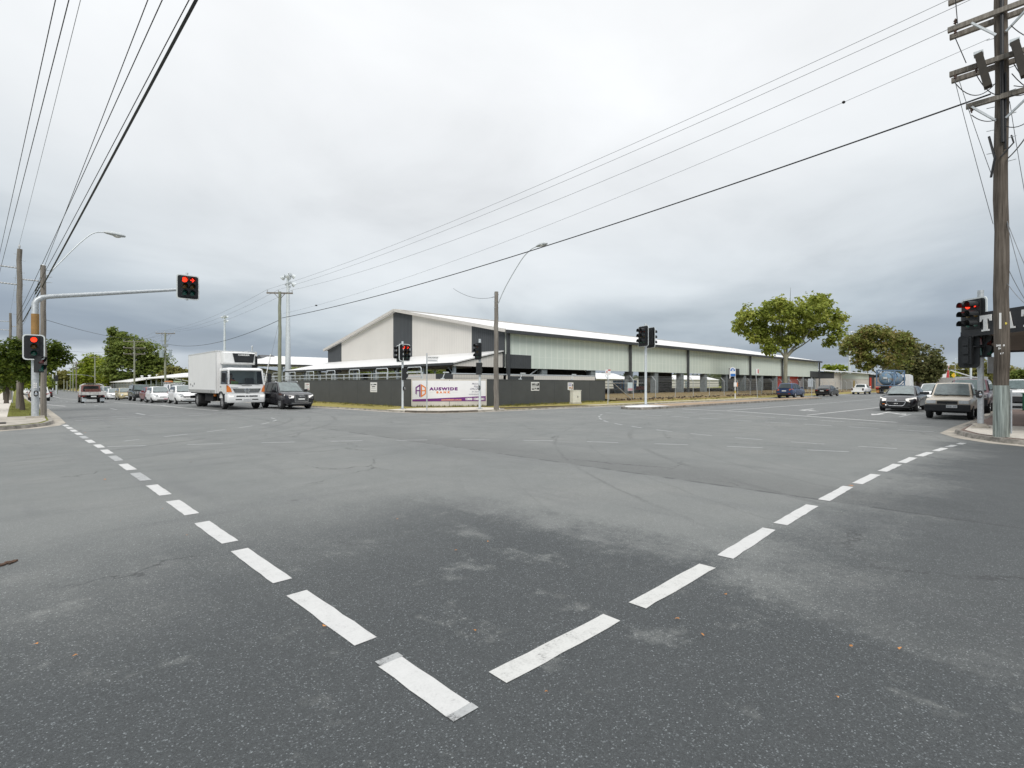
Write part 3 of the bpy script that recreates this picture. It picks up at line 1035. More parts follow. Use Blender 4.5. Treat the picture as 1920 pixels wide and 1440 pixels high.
# timber-ramp stair seen inside the shed
st = thing('loading_stair', 'grey steel stair with sloping handrail inside the open shed', 'stair', (44.5, 35.2, .5))
b = MB(); b.bar((0, 0, 2.0), (3.6, 0, -.1), .1, .2); b.bar((0, .9, 2.0), (3.6, .9, -.1), .1, .2); b.build('stringer', STEELG, st)
b = MB()
for i in range(9):
    b.box(i * .4, i * .4 + .3, .05, .85, 1.9 - i * .23, 1.94 - i * .23)
b.build('tread', STEELG, st)
b = MB(); b.tube([(0, 0, 2.9), (3.6, 0, .85), (3.6, 0, 0)], .03); b.build('handrail', GALV, st)

# lean-to along the gable
lt = thing('lean_to_roof_shelter', 'low white lean-to roof on posts along the foot of the tall gable wall', 'shelter', (25.5, 33.3, 0))
LX = XG - 25.5; LY = YS1 - 33.3
b = MB(); b.prism([(-.1, -.15, 3.25), (LX - .02, -.15, 4.46), (LX - .02, LY + .2, 4.46), (-.1, LY + .2, 3.25)], (0, 0, .1)); b.build('roof', ROOF_Y, lt)
b = MB(); b.box(-.25, -.1, -.2, LY + .25, 3.12, 3.32); b.build('gutter', CHARP, lt)
b = MB(); b.prism([(.06, 0, 3.07), (LX - .02, 0, 3.07), (LX - .02, 0, 4.36), (.06, 0, 3.2)], (0, .12, 0)); b.build('end_wall', CREAM_X, lt)
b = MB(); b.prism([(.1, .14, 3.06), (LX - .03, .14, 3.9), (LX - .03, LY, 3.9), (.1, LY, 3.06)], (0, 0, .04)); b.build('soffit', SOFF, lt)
p0 = None
for i in range(9):
    if p0 is None:
        c = MB(); c.box(-.11, .11, -.11, .11, .4, 3.1); c.bar((0, .1, 2.4), (0, .9, 3.08), .07)
        p0 = c.build('post', STEELG, lt); p0.location = (.35, .3, 0)
    else:
        o = p0.copy(); COL.objects.link(o); o.parent = lt; o.location = (.35, .3 + i * 4.3, 0)
b = MB()
b.box(.02, .14, .02, 2.4, .4, 2.46); b.build('dark_gate_panel', CHAR_Y, lt)
b = MB(); b.box(.02, .14, 2.4, 7.0, .4, 2.46); b.build('low_wall', CREAM_Y, lt)
b = MB(); b.box(.0, LX - .02, -.12, .0, .4, 2.46); b.build('low_wall', CREAM_X, lt)

# ------------------------------------------------------------------ yard grandstand behind
gs = thing('grandstand', 'long low grandstand with hipped white roof, brackets and pale weatherboard back', 'grandstand', (25, 80, 0))
b = MB()
rf = [(-.6, -.6, 4.55), (62, -.6, 4.55), (62, 12.6, 4.55), (-.6, 12.6, 4.55)]
r1, r2 = (4.2, 6, 6.1), (58, 6, 6.1)
b.face([rf[0], rf[1], r2, r1]); b.face([rf[2], rf[3], r1, r2]); b.face([rf[3], rf[0], r1]); b.face([rf[1], rf[2], r2])
b.face(rf[::-1])
b.build('roof', ROOF_X, gs)
b = MB(); b.prism([(2.6, 4.2, 5.55), (2.6, 7.8, 5.55), (2.6, 6, 6.2)], (2.2, 0, 0)); b.build('gablet', CHARP, gs)
b = MB(); b.box(-.7, 62, -.72, -.6, 4.38, 4.56); b.build('fascia', CHARP, gs)
b = MB(); b.box(0, 60, 3, 3.3, .3, 3.55); b.build('back_wall', ribbed('pale weatherboard', (.52, .51, .47), .35, 'Z', .5), gs)
b = MB()
for k in range(4):
    b.box(0, 60, .6 + k * .6, 3.0, .3 + k * .35, .62 + k * .35)
b.build('seating_tiers', mat('pale timber seats', (.45, .43, .39), .8, 0, .15, 2), gs)
q0 = None
for i in range(16):
    if q0 is None:
        c = MB(); c.box(-.1, .1, -.1, .1, .3, 4.4); c.bar((0, 0, 3.7), (.8, 0, 4.4), .1); c.bar((0, 0, 3.7), (-.8, 0, 4.4), .1)
        q0 = c.build('post', STEELG, gs)
    else:
        o = q0.copy(); COL.objects.link(o); o.parent = gs; o.location.x = i * 4

# sale-yard roofs along the left road
def yard_roof(label, x, y0, y1, ze, zr_, wid, posts=True):
    r = thing('yard_shelter', label, 'shelter', (x, y0, 0))
    L = y1 - y0
    c = MB()
    c.prism([(0, 0, ze), (wid / 2, 0, zr_), (wid, 0, ze), (wid, 0, ze - .15), (wid / 2, 0, zr_ - .15), (0, 0, ze - .15)], (0, L, 0))
    c.build('roof', ROOF_Y, r)
    if posts:
        c = MB()
        n = int(L / 6) + 1
        for i in range(n):
            for xx in (.4, wid - .4):
                MB().box(xx - .08, xx + .08, i * L / n + .2, i * L / n + .36, -.6, ze - .1).build('post', STEELG, r)
        c = MB()
        for z in (.2, .6, 1., 1.4):
            c.bar((.2, 0, z), (.2, L, z), .07)
        c.build('pen_rails', STEELG, r)
    for i in range(3):
        c = MB(); c.lathe([(.25, 0), (.25, .35), (.42, .4), (.42, .6), (0, .7)], T(wid / 2, L * (.2 + .3 * i), zr_ - .05), 10); c.build('roof_vent', WHITEP, r)
    return r


yard_roof('long white saleyard roof over cattle pens behind the queue of cars', 21.5, 92, 150, 2.9, 4.3, 17)
yard_roof('low white roof farther along the road beyond the long saleyard roof', 21, 160, 200, 2.2, 3.6, 14)
o_ = thing('grey_flat_roof_building', 'plain grey box building with blank side wall in front of the far trees', 'building', (17, 225, 0))
b = MB(); b.box(0, 14, 0, 9, -1, 4.1); b.build('wall', ribbed('grey sheet wall', (.40, .39, .36), .4, 'X', .3), o_)
b = MB(); b.box(-.2, 14.2, -.2, 9.2, 4.1, 4.35); b.build('roof_edge', TRIM, o_)

# distant yard sheds seen through the open shed
def far_shed(label, x, y, w, d, h, hr, roof=None, wallm=None, door=False):
    r = thing('far_shed', label, 'shed', (x, y, 0))
    c = MB(); c.box(0, w, 0, d, .2, h); c.build('wall', wallm or CREAM_X, r)
    c = MB(); c.prism([(-.3, -.3, h), (-.3, d / 2, hr), (-.3, d + .3, h), (-.3, d + .3, h - .12), (-.3, d / 2, hr - .12), (-.3, -.3, h - .12)], (w + .6, 0, 0)); c.build('roof', roof or ROOF_X, r)
    if door:
        c = MB(); c.box(w * .3, w * .3 + 3, -.05, -.002, .2, h * .8); c.build('roller_door', STEELG, r)
    return r


far_shed('white low shed across the paddock, seen left of the dark inner wall', 100, 82, 26, 12, 3.0, 4.7)
far_shed('long white-roofed shed across the paddock, seen under the middle of the green sheeting', 165, 92, 40, 14, 3.3, 5.0, door=True)

# small shed at the far right end, monopitch
sh = thing('cream_shed', 'cream shed with sloping white roof and red door beyond the end of the big shed', 'shed', (122, 30.5, 0))
b = MB(); b.box(0, 36, 0, 22, .2, 2.75); b.build('wall', CREAM_X, sh)
b = MB(); b.prism([(0, .02, 2.75), (0, 21.98, 2.75), (0, 21.98, 6.2), (0, .02, 4.0)], (.4, 0, 0)); b.build('end_panel', CHAR_Y, sh)
b = MB(); b.box(5.5, 30, -.06, -.002, 2.76, 3.95); b.build('screen_band', SCREEN, sh)
b = MB(); b.box(.4, 36, .0, .3, 2.75, 3.98); b.build('upper_wall', CREAM_X, sh)
b = MB(); b.prism([(-.4, -.7, 4.05), (37, -.7, 4.05), (37, 22.3, 6.45), (-.4, 22.3, 6.45)], (0, 0, .12)); b.build('roof', ROOF_X, sh)
b = MB(); b.box(30.4, 35.9, -.12, -.03, .2, 3.9); b.build('dark_bay', CHAR_X, sh)
b = MB(); b.box(30.6, 32.3, -.2, -.125, .2, 3.2); b.build('door', REDW, sh)
b = MB(); b.box(15.5, 16.6, -.08, -.004, .2, 2.4); b.build('yellow_door', mat('yellow door paint', (.52, .36, .07), .6, 0, .1, 3), sh)
b = MB(); b.tube([(5.0, -.15, .2), (5.0, -.15, 3.4), (6.2, -.3, 3.6), (6.2, -.6, 3.9)], .09); b.build('downpipe', WHITEP, sh)
for i in range(3):
    c = MB(); c.lathe([(.2, 0), (.2, .3), (.35, .35), (.35, .5), (0, .6)], T(5 + i * 11, 6, 4.7), 10); c.build('roof_vent', GALV, sh)

# house in the far right distance
far_shed('grey gabled house far down the right-hand road behind the dark tree', 168, 12.5, 10, 14, 3.2, 6.2, mat('grey tin roof', (.36, .36, .35), .5, 0, .08, 2), mat('grey house wall', (.42, .41, .39), .7, 0, .08, 2))
far_shed('low brick and white building far behind the tank truck', 172, 26, 24, 10, 3.4, 4.6, mat('dull roof', (.3, .28, .26), .6, 0, .1, 2), mat('pale brick wall', (.42, .33, .28), .8, 0, .2, 3))

# ------------------------------------------------------------------ corner shop awning, right
shop = thing('corner_shop_awning', 'shop verandah with black fascia and white slab-serif letters on the right corner', 'awning', (23.4, 2.1, 0))
l0, d0 = 15.4, 17.6


def LD(l, d):
    return (CX * l + SX * d, -SX * l + CX * d)


pts = [LD(15.4, 17.6), LD(15.4, 12.6), (21.5, -8), (36, -8), (36, 1.7)]
P2 = [(x - 23.4, y - 2.1) for x, y in pts]
b = MB(); b.prism([(x * .985, y * .985, 3.27) for x, y in P2], (0, 0, .5)); b.build('awning_slab', mat('brown-grey awning soffit', (.20, .165, .13), .7, 0, .1, 2), shop)
FASC = mat('black fascia board', (.016, .017, .02), .4, 0, .15, 2)
b = MB()
for (xa, ya), (xb, yb) in zip(P2, P2[1:] + P2[:1]):
    b.bar((xa, ya, 3.565), (xb, yb, 3.565), .12, .75)
b.build('fascia', FASC, shop)
b = MB()
xa, ya = LD(15.8, 15.2); xb, yb = LD(17.6, 15.2)
b.bar((xa - 23.4, ya - 2.1, 3.24), (xb - 23.4, yb - 2.1, 3.24), .5, .06)
b.build('soffit_light', mat('amber soffit trim', (.36, .20, .05), .5, 0, .1, 3), shop)
b = MB()
b.box(30 - 23.4, 36 - 23.4, -12, -9.0, 0, 4.8); b.build('shop_wall', mat('painted shop wall', (.35, .32, .28), .7, 0, .1, 2), shop)
MF = Matrix.Rotation(math.atan2(-CX, -SX), 4, 'Z')


def slab_letter(kind, d, name='fascia_letter'):
    """letter standing on the splayed fascia, centred at depth d"""
    x, y = LD(15.4 - .068, d)
    mb = MB()
    W, H = .40, .52
    if kind == 'T':
        ps = [[(-W / 2, H / 2 - .12), (-W / 2, H / 2), (W / 2, H / 2), (W / 2, H / 2 - .12)], [(-W / 2, H / 2 - .2), (-W / 2, H / 2 - .115), (-W / 2 + .09, H / 2 - .115), (-W / 2 + .045, H / 2 - .2)],
              [(W / 2, H / 2 - .2), (W / 2, H / 2 - .115), (W / 2 - .09, H / 2 - .115), (W / 2 - .045, H / 2 - .2)], [(-.065, -H / 2), (.065, -H / 2), (.065, H / 2 - .12), (-.065, H / 2 - .12)], [(-.13, -H / 2), (.13, -H / 2), (.13, -H / 2 + .055), (-.13, -H / 2 + .055)]]
    else:
        ps = [[(-.17, -H / 2), (-.06, -H / 2), (.02, H / 2), (-.09, H / 2)], [(.19, -H / 2), (.04, -H / 2), (-.07, H / 2), (.08, H / 2)], [(-.12, -.12), (.1, -.12), (.1, -.04), (-.12, -.04)],
              [(-.24, -H / 2), (-.02, -H / 2), (-.02, -H / 2 + .055), (-.24, -H / 2 + .055)], [(0, -H / 2), (.25, -H / 2), (.25, -H / 2 + .055), (0, -H / 2 + .055)]]
    for k, p in enumerate(ps):
        mb.prism([(px, 0, pz) for px, pz in p], (0, -.03 - .002 * k, 0))
    o = mb.build(name, WHITEP, shop)
    # local +x must run towards the viewer (from far to near), local -y outwards (to the left in view)
    ang = math.atan2(-CX, -SX)
    o.rotation_euler = (0, 0, ang)
    o.location = (x - 23.4, y - 2.1, 3.57)


for kd, d in (('T', 16.66), ('A', 15.93), ('T', 15.28)):
    slab_letter(kd, d)
gb = thing('green_hoarding', 'dark green street cabinet standing on the right-hand footpath', 'cabinet', (40.4, .55, .13), R(-8))
b = MB(); b.box(-.42, .42, -.3, .3, 0, .92); b.build('box', mat('dark green paint', (.012, .09, .05), .5, 0, .15, 4), gb, bevel=.02)
b = MB(); b.box(-.45, .45, -.33, .33, .92, .97); b.build('lid', mat('green lid', (.02, .12, .07), .5, 0, .1, 4), gb)
ZF = .08
FENCE_M = mat('charcoal fence cladding', (.078, .082, .083), .6, 0, .07, .9)
CREAMW = mat('cream rendered wall', (.66, .625, .57), .7, 0, .06, 1.5)
A0, A1, A2, A3 = (19.1, 74.0), (19.1, 29.5), (23.25, 26.6), (38.5, 27.8)


def wall_run(name, label, a, b_, m, top, cat='fence', posts=None):
    L = math.hypot(b_[0] - a[0], b_[1] - a[1])
    t = thing(name, label, cat, (a[0], a[1], 0), math.atan2(b_[1] - a[1], b_[0] - a[0]))
    c = MB(); c.box(0, L, -.06, .06, -.6, top - .04); c.build('panel', m, t)
    c = MB(); c.box(-.005, L + .005, -.08, .08, top - .04, top); c.build('capping', m, t)
    n = int(L / 2.4)
    c = MB()
    for i in range(1, n):
        c.box(i * L / n - .012, i * L / n + .012, -.064, -.059, 0, top - .045)
    if n > 1:
        c.build('joint_strip', mat('fence joint', (.06, .063, .065), .6, 0, .1, 3), t)
    return t, L


fl, LL = wall_run('solid_fence', 'long charcoal solid fence with two white notices, left of the bank banner', A0, A1, FENCE_M, 1.93)
fb, LB = wall_run('banner_wall', 'short cream wall across the corner carrying the white and purple bank banner', A1, A2, CREAMW, 1.93, 'wall')
fr_, LR = wall_run('solid_fence', 'charcoal solid fence right of the bank banner with a black notice', A2, A3, FENCE_M, 1.93)

# bank banner
ban = thing('bank_banner', 'white banner with purple and orange bank lettering on the corner wall', 'banner',
            ((A1[0] + A2[0]) / 2, (A1[1] + A2[1]) / 2, 0), math.atan2(A2[1] - A1[1], A2[0] - A1[0]))
SB = 4.92 / 1550


def BP(x, y, off):
    return ((x - 925) * SB, off, 1.12 + (379 - y) * SB)


PURP = mat('purple print', (.16, .022, .20), .5, 0, .03, 3)
ORNG = mat('orange print', (.78, .22, .03), .5, 0, .03, 3)
ORNL = mat('light orange print', (.80, .36, .22), .5, 0, .03, 3)
GREYP = mat('grey handwriting print', (.30, .30, .36), .5, 0, .05, 3)
b = MB(); b.prism([BP(150, 158, -.062), BP(1700, 158, -.062), BP(1700, 596, -.062), BP(150, 596, -.062)], (0, -.012, 0)); b.build('panel', mat('banner vinyl', (.84, .84, .86), .45, 0, .02, 1.5), ban)
b = MB(); b.prism([BP(150, 552, -.075), BP(1700, 487, -.075), BP(1700, 595, -.075), BP(150, 595, -.075)], (0, -.004, 0)); b.build('purple_stripe', PURP, ban)


def polys(name, m, ps, off=-.075):
    b = MB()
    for k, p in enumerate(ps):
        b.prism([BP(x, y, off) for x, y in p], (0, -.004 - .0007 * k, 0))
    return b.build(name, m, ban)


polys('logo', PURP, [[(215, 298), (240, 312), (240, 452), (215, 436)], [(215, 297), (318, 228), (318, 262), (241, 312)], [(294, 276), (319, 262), (319, 512), (294, 496)], [(238, 357), (296, 357), (296, 380), (238, 380)]])
polys('logo', ORNG, [[(325, 228), (350, 244), (350, 496), (325, 512)], [(326, 228), (432, 297), (407, 312), (350, 274)], [(407, 312), (432, 297), (432, 440), (407, 425)], [(348, 357), (408, 357), (408, 380), (348, 380)], [(350, 466), (407, 425), (432, 440), (350, 497)]])


def ban_txt(s, x, y, h, m, sx=1., off=0., shear=0., space=1., rotz=0.):
    p = BP(x, y, -.08)
    return txt('lettering', s, h * SB / .70, m, ban, T(*p) @ Matrix.Rotation(rotz, 4, 'Y'), sx, off, .003, 'CENTER', shear, space)


ban_txt('AUSWIDE', 803, 334, 58, PURP, 1.38, .017, 0, 1.24)
ban_txt('BANK', 793, 406, 42, ORNG, 1.25, .010, 0, 1.75)
ban_txt('auswidebank.com.au', 968, 563, 36, ORNL, 1.0, .007)
ban_txt('1300 138 831', 1470, 551, 44, WHITEP, 1.2, .014)
for i, s in enumerate(('Making', 'Big', 'difference', 'in our', 'community')):
    ban_txt(s, 1480 - 4 * i, 222 + 56 * i, 38, GREYP, 1.0, .002, .35, 1.05)
b = MB(); b.prism([BP(510, 403, -.075), BP(600, 403, -.075), BP(600, 406, -.075), BP(510, 406, -.075)], (0, -.003, 0)); b.prism([BP(985, 403, -.075), BP(1100, 403, -.075), BP(1100, 406, -.075), BP(985, 406, -.075)], (0, -.003, 0)); b.build('thin_rule', mat('pale grey print', (.6, .6, .6), .5, 0, .03, 3), ban)


# notices on the fences; illegible print is shown as ruled bars
def notice(label, parent_run, s, zc, w_, h_, bars, frame=None, back=None):
    (ax, ay), (bx, by) = parent_run
    L = math.hypot(bx - ax, by - ay)
    ux, uy = (bx - ax) / L, (by - ay) / L
    t = thing('notice_board', label, 'sign', (ax + ux * s, ay + uy * s, zc), math.atan2(uy, ux))
    c = MB(); c.box(-w_ / 2, w_ / 2, -.085, -.066, -h_ / 2, h_ / 2); c.build('panel', back or WHITEP, t)
    cs = {}
    for (x0, x1, y0, y1, m) in bars:
        k = m.name
        cs.setdefault(k, (MB(), m))[0].box(x0 * w_ - w_ / 2, x1 * w_ - w_ / 2, -.089, -.0855, h_ / 2 - y1 * h_, h_ / 2 - y0 * h_)
    for k, (c, m) in cs.items():
        c.build('print', m, t)
    return t


GREYT = mat('grey print', (.38, .39, .42), .6, 0, .1, 30)
REDT = mat('dull red print', (.32, .06, .07), .6, 0, .1, 30)
BLUET = mat('lilac print', (.38, .36, .58), .6, 0, .15, 40)
TANT = mat('skin-brown print', (.55, .34, .24), .6, 0, .2, 40)
sL = 74 - 50.2
notice('small white notice with a red heading on the charcoal fence behind the dark wagon', (A0, A1), 74 - 46.4, 1.38, 1.05, .66,
       [(.1, .35, .16, .24, GREYT), (.38, .88, .16, .25, REDT), (.1, .7, .36, .40, GREYT), (.1, .9, .50, .54, GREYT), (.1, .9, .62, .66, GREYT), (.1, .6, .78, .84, GREYT), (.6, .92, .8, .92, REDT)])
notice('white notice with dark heading on the charcoal fence near the double red signal', (A0, A1), 74 - 34.4, 1.36, .98, .72,
       [(.1, .2, .16, .30, DARKTXT), (.24, .34, .16, .30, GREYT), (.38, .52, .16, .30, GREYT), (.56, .92, .16, .27, DARKTXT), (.25, .75, .40, .48, DARKTXT), (.2, .8, .62, .66, GREYT), (.12, .92, .82, .88, GREYT)])
n_ = notice('black notice with white print in a white frame on the charcoal fence', (A2, A3), 5.2, 1.42, .98, .66, [(.08, .96, .12, .50, DARKTXT), (.08, .96, .64, .88, DARKTXT)])
c = MB()
for (x0, x1, y0, y1) in ((.1, .16, .16, .25), (.2, .28, .16, .25), (.38, .78, .17, .27), (.1, .65, .38, .45), (.72, .95, .40, .43), (.1, .45, .68, .74), (.55, .72, .68, .75), (.35, .72, .80, .86)):
    c.box((x0 - .5) * .98, (x1 - .5) * .98, -.094, -.0895, (.5 - y1) * .66, (.5 - y0) * .66)
c.build('white_print', WHITEP, n_)
notice('white notice with lilac print and a dark-haired figure, above the cream cabinet', (A2, A3), 9.85, 1.42, .80, .62,
       [(.1, .66, .14, .26, BLUET), (.1, .66, .34, .46, BLUET), (.18, .6, .62, .84, TANT), (.76, .92, .22, .5, DARKTXT), (.72, .9, .5, .92, TANT), (.64, .72, .8, .93, DARKTXT)])

# cream cabinet
cb = thing('cable_cabinet', 'cream steel street cabinet on the grass in front of the charcoal fence', 'cabinet', (31.0, 25.1, ZF), R(-14))
b = MB(); b.box(-.4, .4, -.24, .24, 0, .12); b.build('plinth', mat('cabinet cream plinth', (.50, .48, .40), .7, 0, .1, 5), cb, bevel=.01)
b = MB(); b.box(-.37, .37, -.21, .21, .12, 1.0); b.build('body', mat('cabinet cream paint', (.70, .69, .62), .5, 0, .06, 5), cb, bevel=.012)
b = MB(); b.box(-.40, .40, -.24, .24, 1.0, 1.05); b.build('lid', mat('cabinet cream lid', (.66, .65, .57), .5, 0, .06, 5), cb, bevel=.008)
b = MB(); b.box(-.02, .36, -.222, -.211, .15, .97); b.build('door', mat('cabinet door cream', (.68, .67, .60), .5, 0, .05, 5), cb)
b = MB(); b.box(.03, .07, -.25, -.223, .48, .62); b.build('handle', BLACK, cb)

# fence-top lights
for i, (x, y, lab) in enumerate(((20.9, 28.35, 'small fence light on a bent arm above the bank banner'), (27.0, 27.0, 'small fence light on a bent arm above the black notice'), (33.6, 27.5, 'small fence light on a bent arm above the notice with a dark-haired figure'))):
    t = thing('fence_light', lab, 'light', (x, y + .1, 1.93))
    c = MB(); c.box(-.09, .09, -.09, .09, 0, .07); c.tube([(0, 0, .06), (.08, 0, .2), (.16, 0, .38), (.24, 0, .45)], .022, 6); c.build('arm', GALV_P, t)
    c = MB(); c.box(.1, .48, -.1, .1, .42, .5); c.build('lamp_head', GALV_P, t, bevel=.015)

# galvanised catwalk rails behind the long fence
rl = thing('catwalk_railing', 'galvanised pipe catwalk railing with raised hoops behind the charcoal fence', 'railing', (20.6, 30.4, 0))
b = MB()
for z in (2.12, 2.42):
    b.tube([(0, 0, z), (0, 46, z)], .035, 6)
for i in range(20):
    b.tube([(0, i * 2.4, 1.2), (0, i * 2.4, 2.42)], .03, 6)
b.build('rails', GALV_P, rl)
h0 = None
for i in range(10):
    if h0 is None:
        c = MB(); c.tube([(.3, 0, 1.6), (.3, 0, 2.72), (.3, .1, 2.82), (.3, 1.7, 2.82), (.3, 1.8, 2.72), (.3, 1.8, 1.6)], .035, 6); c.tube([(.3, 0, 2.5), (.3, 1.8, 2.5)], .025, 6)
        h0 = c.build('hoop', GALV_P, rl); h0.location.y = .6
    else:
        o = h0.copy(); COL.objects.link(o); o.parent = rl; o.location.y = .6 + i * 4.6

# chain-link fence along the right road
CHM = bpy.data.materials.new('chain-link mesh'); CHM.use_nodes = True
nt = CHM.node_tree; bs = nt.nodes['Principled BSDF']; bs.inputs['Base Color'].default_value = (.42, .44, .45, 1); bs.inputs['Roughness'].default_value = .5
tc = nt.nodes.new('ShaderNodeTexCoord'); sp_ = nt.nodes.new('ShaderNodeSeparateXYZ'); nt.links.new(tc.outputs['Object'], sp_.inputs[0])
pp = math_node(nt, 'ABSOLUTE', math_node(nt, 'SUBTRACT', math_node(nt, 'FRACT', math_node(nt, 'MULTIPLY', math_node(nt, 'ADD', sp_.outputs['X'], sp_.outputs['Z']), 14.)), .5))
qq = math_node(nt, 'ABSOLUTE', math_node(nt, 'SUBTRACT', math_node(nt, 'FRACT', math_node(nt, 'MULTIPLY', math_node(nt, 'SUBTRACT', sp_.outputs['X'], sp_.outputs['Z']), 14.)), .5))
al = math_node(nt, 'LESS_THAN', math_node(nt, 'MINIMUM', pp, qq), .012)
tr = nt.nodes.new('ShaderNodeBsdfTransparent'); mxs = nt.nodes.new('ShaderNodeMixShader')
nt.links.new(al, mxs.inputs[0]); nt.links.new(tr.outputs[0], mxs.inputs[1]); nt.links.new(bs.outputs[0], mxs.inputs[2])
nt.links.new(mxs.outputs[0], nt.nodes['Material Output'].inputs['Surface'])
cf = thing('chain_link_fence', 'chain-link security fence with cranked posts along the grass of the right-hand road', 'fence', (38.6, 27.4, .19))
pc = None
for i in range(23):
    if pc is None:
        c = MB(); c.tube([(0, 0, -.3), (0, 0, 1.75), (0, .42, 2.2)], .032, 6)
        pc = c.build('post', GALV, cf)
    else:
        o = pc.copy(); COL.objects.link(o); o.parent = cf; o.location.x = i * 4.0
b = MB(); b.box(0, 88, .035, .04, .02, 1.72); b.build('mesh', CHM, cf)
b = MB()
for z, y in ((.03, .03), (1.72, .03), (1.85, .1), (2.0, .24), (2.15, .38)):
    b.tube([(0, y, z), (88, y, z)], .008, 4)
b.build('wires', GALV, cf)
b = MB(); b.tube([(.3, 0, 1.7), (3.6, 0, 0)], .03, 6); b.tube([(0, -.05, 1.5), (6, -.05, 1.5)], .025, 6); b.build('brace', GALV, cf)
# clods of turned soil along the fence foot
b = MB()
for i in range(420):
    x = rng.uniform(39, 112); y = 26.6 + rng.gauss(0, .35)
    r = rng.uniform(.03, .10)
    b.ball((x, y, .15 + (y - 25.2) * .05), r * 1.3, r, r * .8, 6, 4)
tag(b.build('soil_clods', DIRT), 'brown clods of turned soil along the foot of the chain-link fence', 'soil', kind='stuff')
# tufts of grass at fence feet and kerb backs
b = MB()
def tuft(b, x, y, z, h, n=7):
    for _ in range(n):
        a = rng.uniform(0, 6.28); l = rng.uniform(.4, 1) * h; w_ = h * .10
        dx, dy = math.cos(a), math.sin(a)
        bx, by = x + rng.uniform(-.12, .12), y + rng.uniform(-.12, .12)
        k = rng.uniform(.2, .7) * l
        b.face([(bx - dy * w_, by + dx * w_, z), (bx + dy * w_, by - dx * w_, z), (bx + dx * k, by + dy * k, z + l)])
for i in range(900):
    t = rng.random()
    if t < .3:
        x = rng.uniform(17.2, 18.9); y = rng.uniform(30, 60)
    elif t < .45:
        s = rng.random(); x = A1[0] + (A2[0] - A1[0]) * s - .3; y = A1[1] + (A2[1] - A1[1]) * s - .35
    elif t < .75:
        x = rng.uniform(24, 38); y = 26.45 + (x - 23) * .08 - rng.uniform(.1, 1.6)
    else:
        x = rng.uniform(38, 75); y = rng.uniform(23.2, 26)
    tuft(b, x, y, ZF - .01 + zg(x, y), rng.uniform(.07, .22))
for i in range(500):
    x = rng.uniform(-.2, 1.0); y = rng.uniform(32.2, 60)
    tuft(b, x, y, .12 + zg(x, y), rng.uniform(.04, .09))
tag(b.build('grass_tufts', grass_material('grass blades', (.13, .11, .04), (.17, .17, .05), (.21, .21, .07), 3)), 'ragged grass tufts along the verges and the foot of the fences', 'grass', kind='stuff')


# ------------------------------------------------------------------ traffic signals
SIGRED = mat('lit red signal lens', (.5, .02, .01), .3, 0, .02, 9, emit=(1, .035, .012), es=1.7)
LAMB = mat('unlit amber lens', (.16, .09, .01), .12, 0, .25, 25, coat=.6)
LGRN = mat('unlit green lens', (.006, .10, .075), .12, 0, .25, 25, coat=.6)
LRED = mat('unlit red lens', (.16, .012, .01), .12, 0, .2, 25, coat=.6)
SIGBLK = mat('matt black signal housing', (.016, .018, .020), .55, 0, .15, 6)
SIGWHT = mat('white backboard edge', (.72, .76, .76), .5, 0, .03, 6)


def rrect(w_, h_, r, n=5):
    o = []
    for cx_, cz_, a0 in ((w_ / 2 - r, h_ / 2 - r, 0), (-w_ / 2 + r, h_ / 2 - r, 90), (-w_ / 2 + r, -h_ / 2 + r, 180), (w_ / 2 - r, -h_ / 2 + r, 270)):
        for k in range(n + 1):
            a = R(a0 + 90 * k / n)
            o.append((cx_ + r * math.cos(a), cz_ + r * math.sin(a)))
    return o


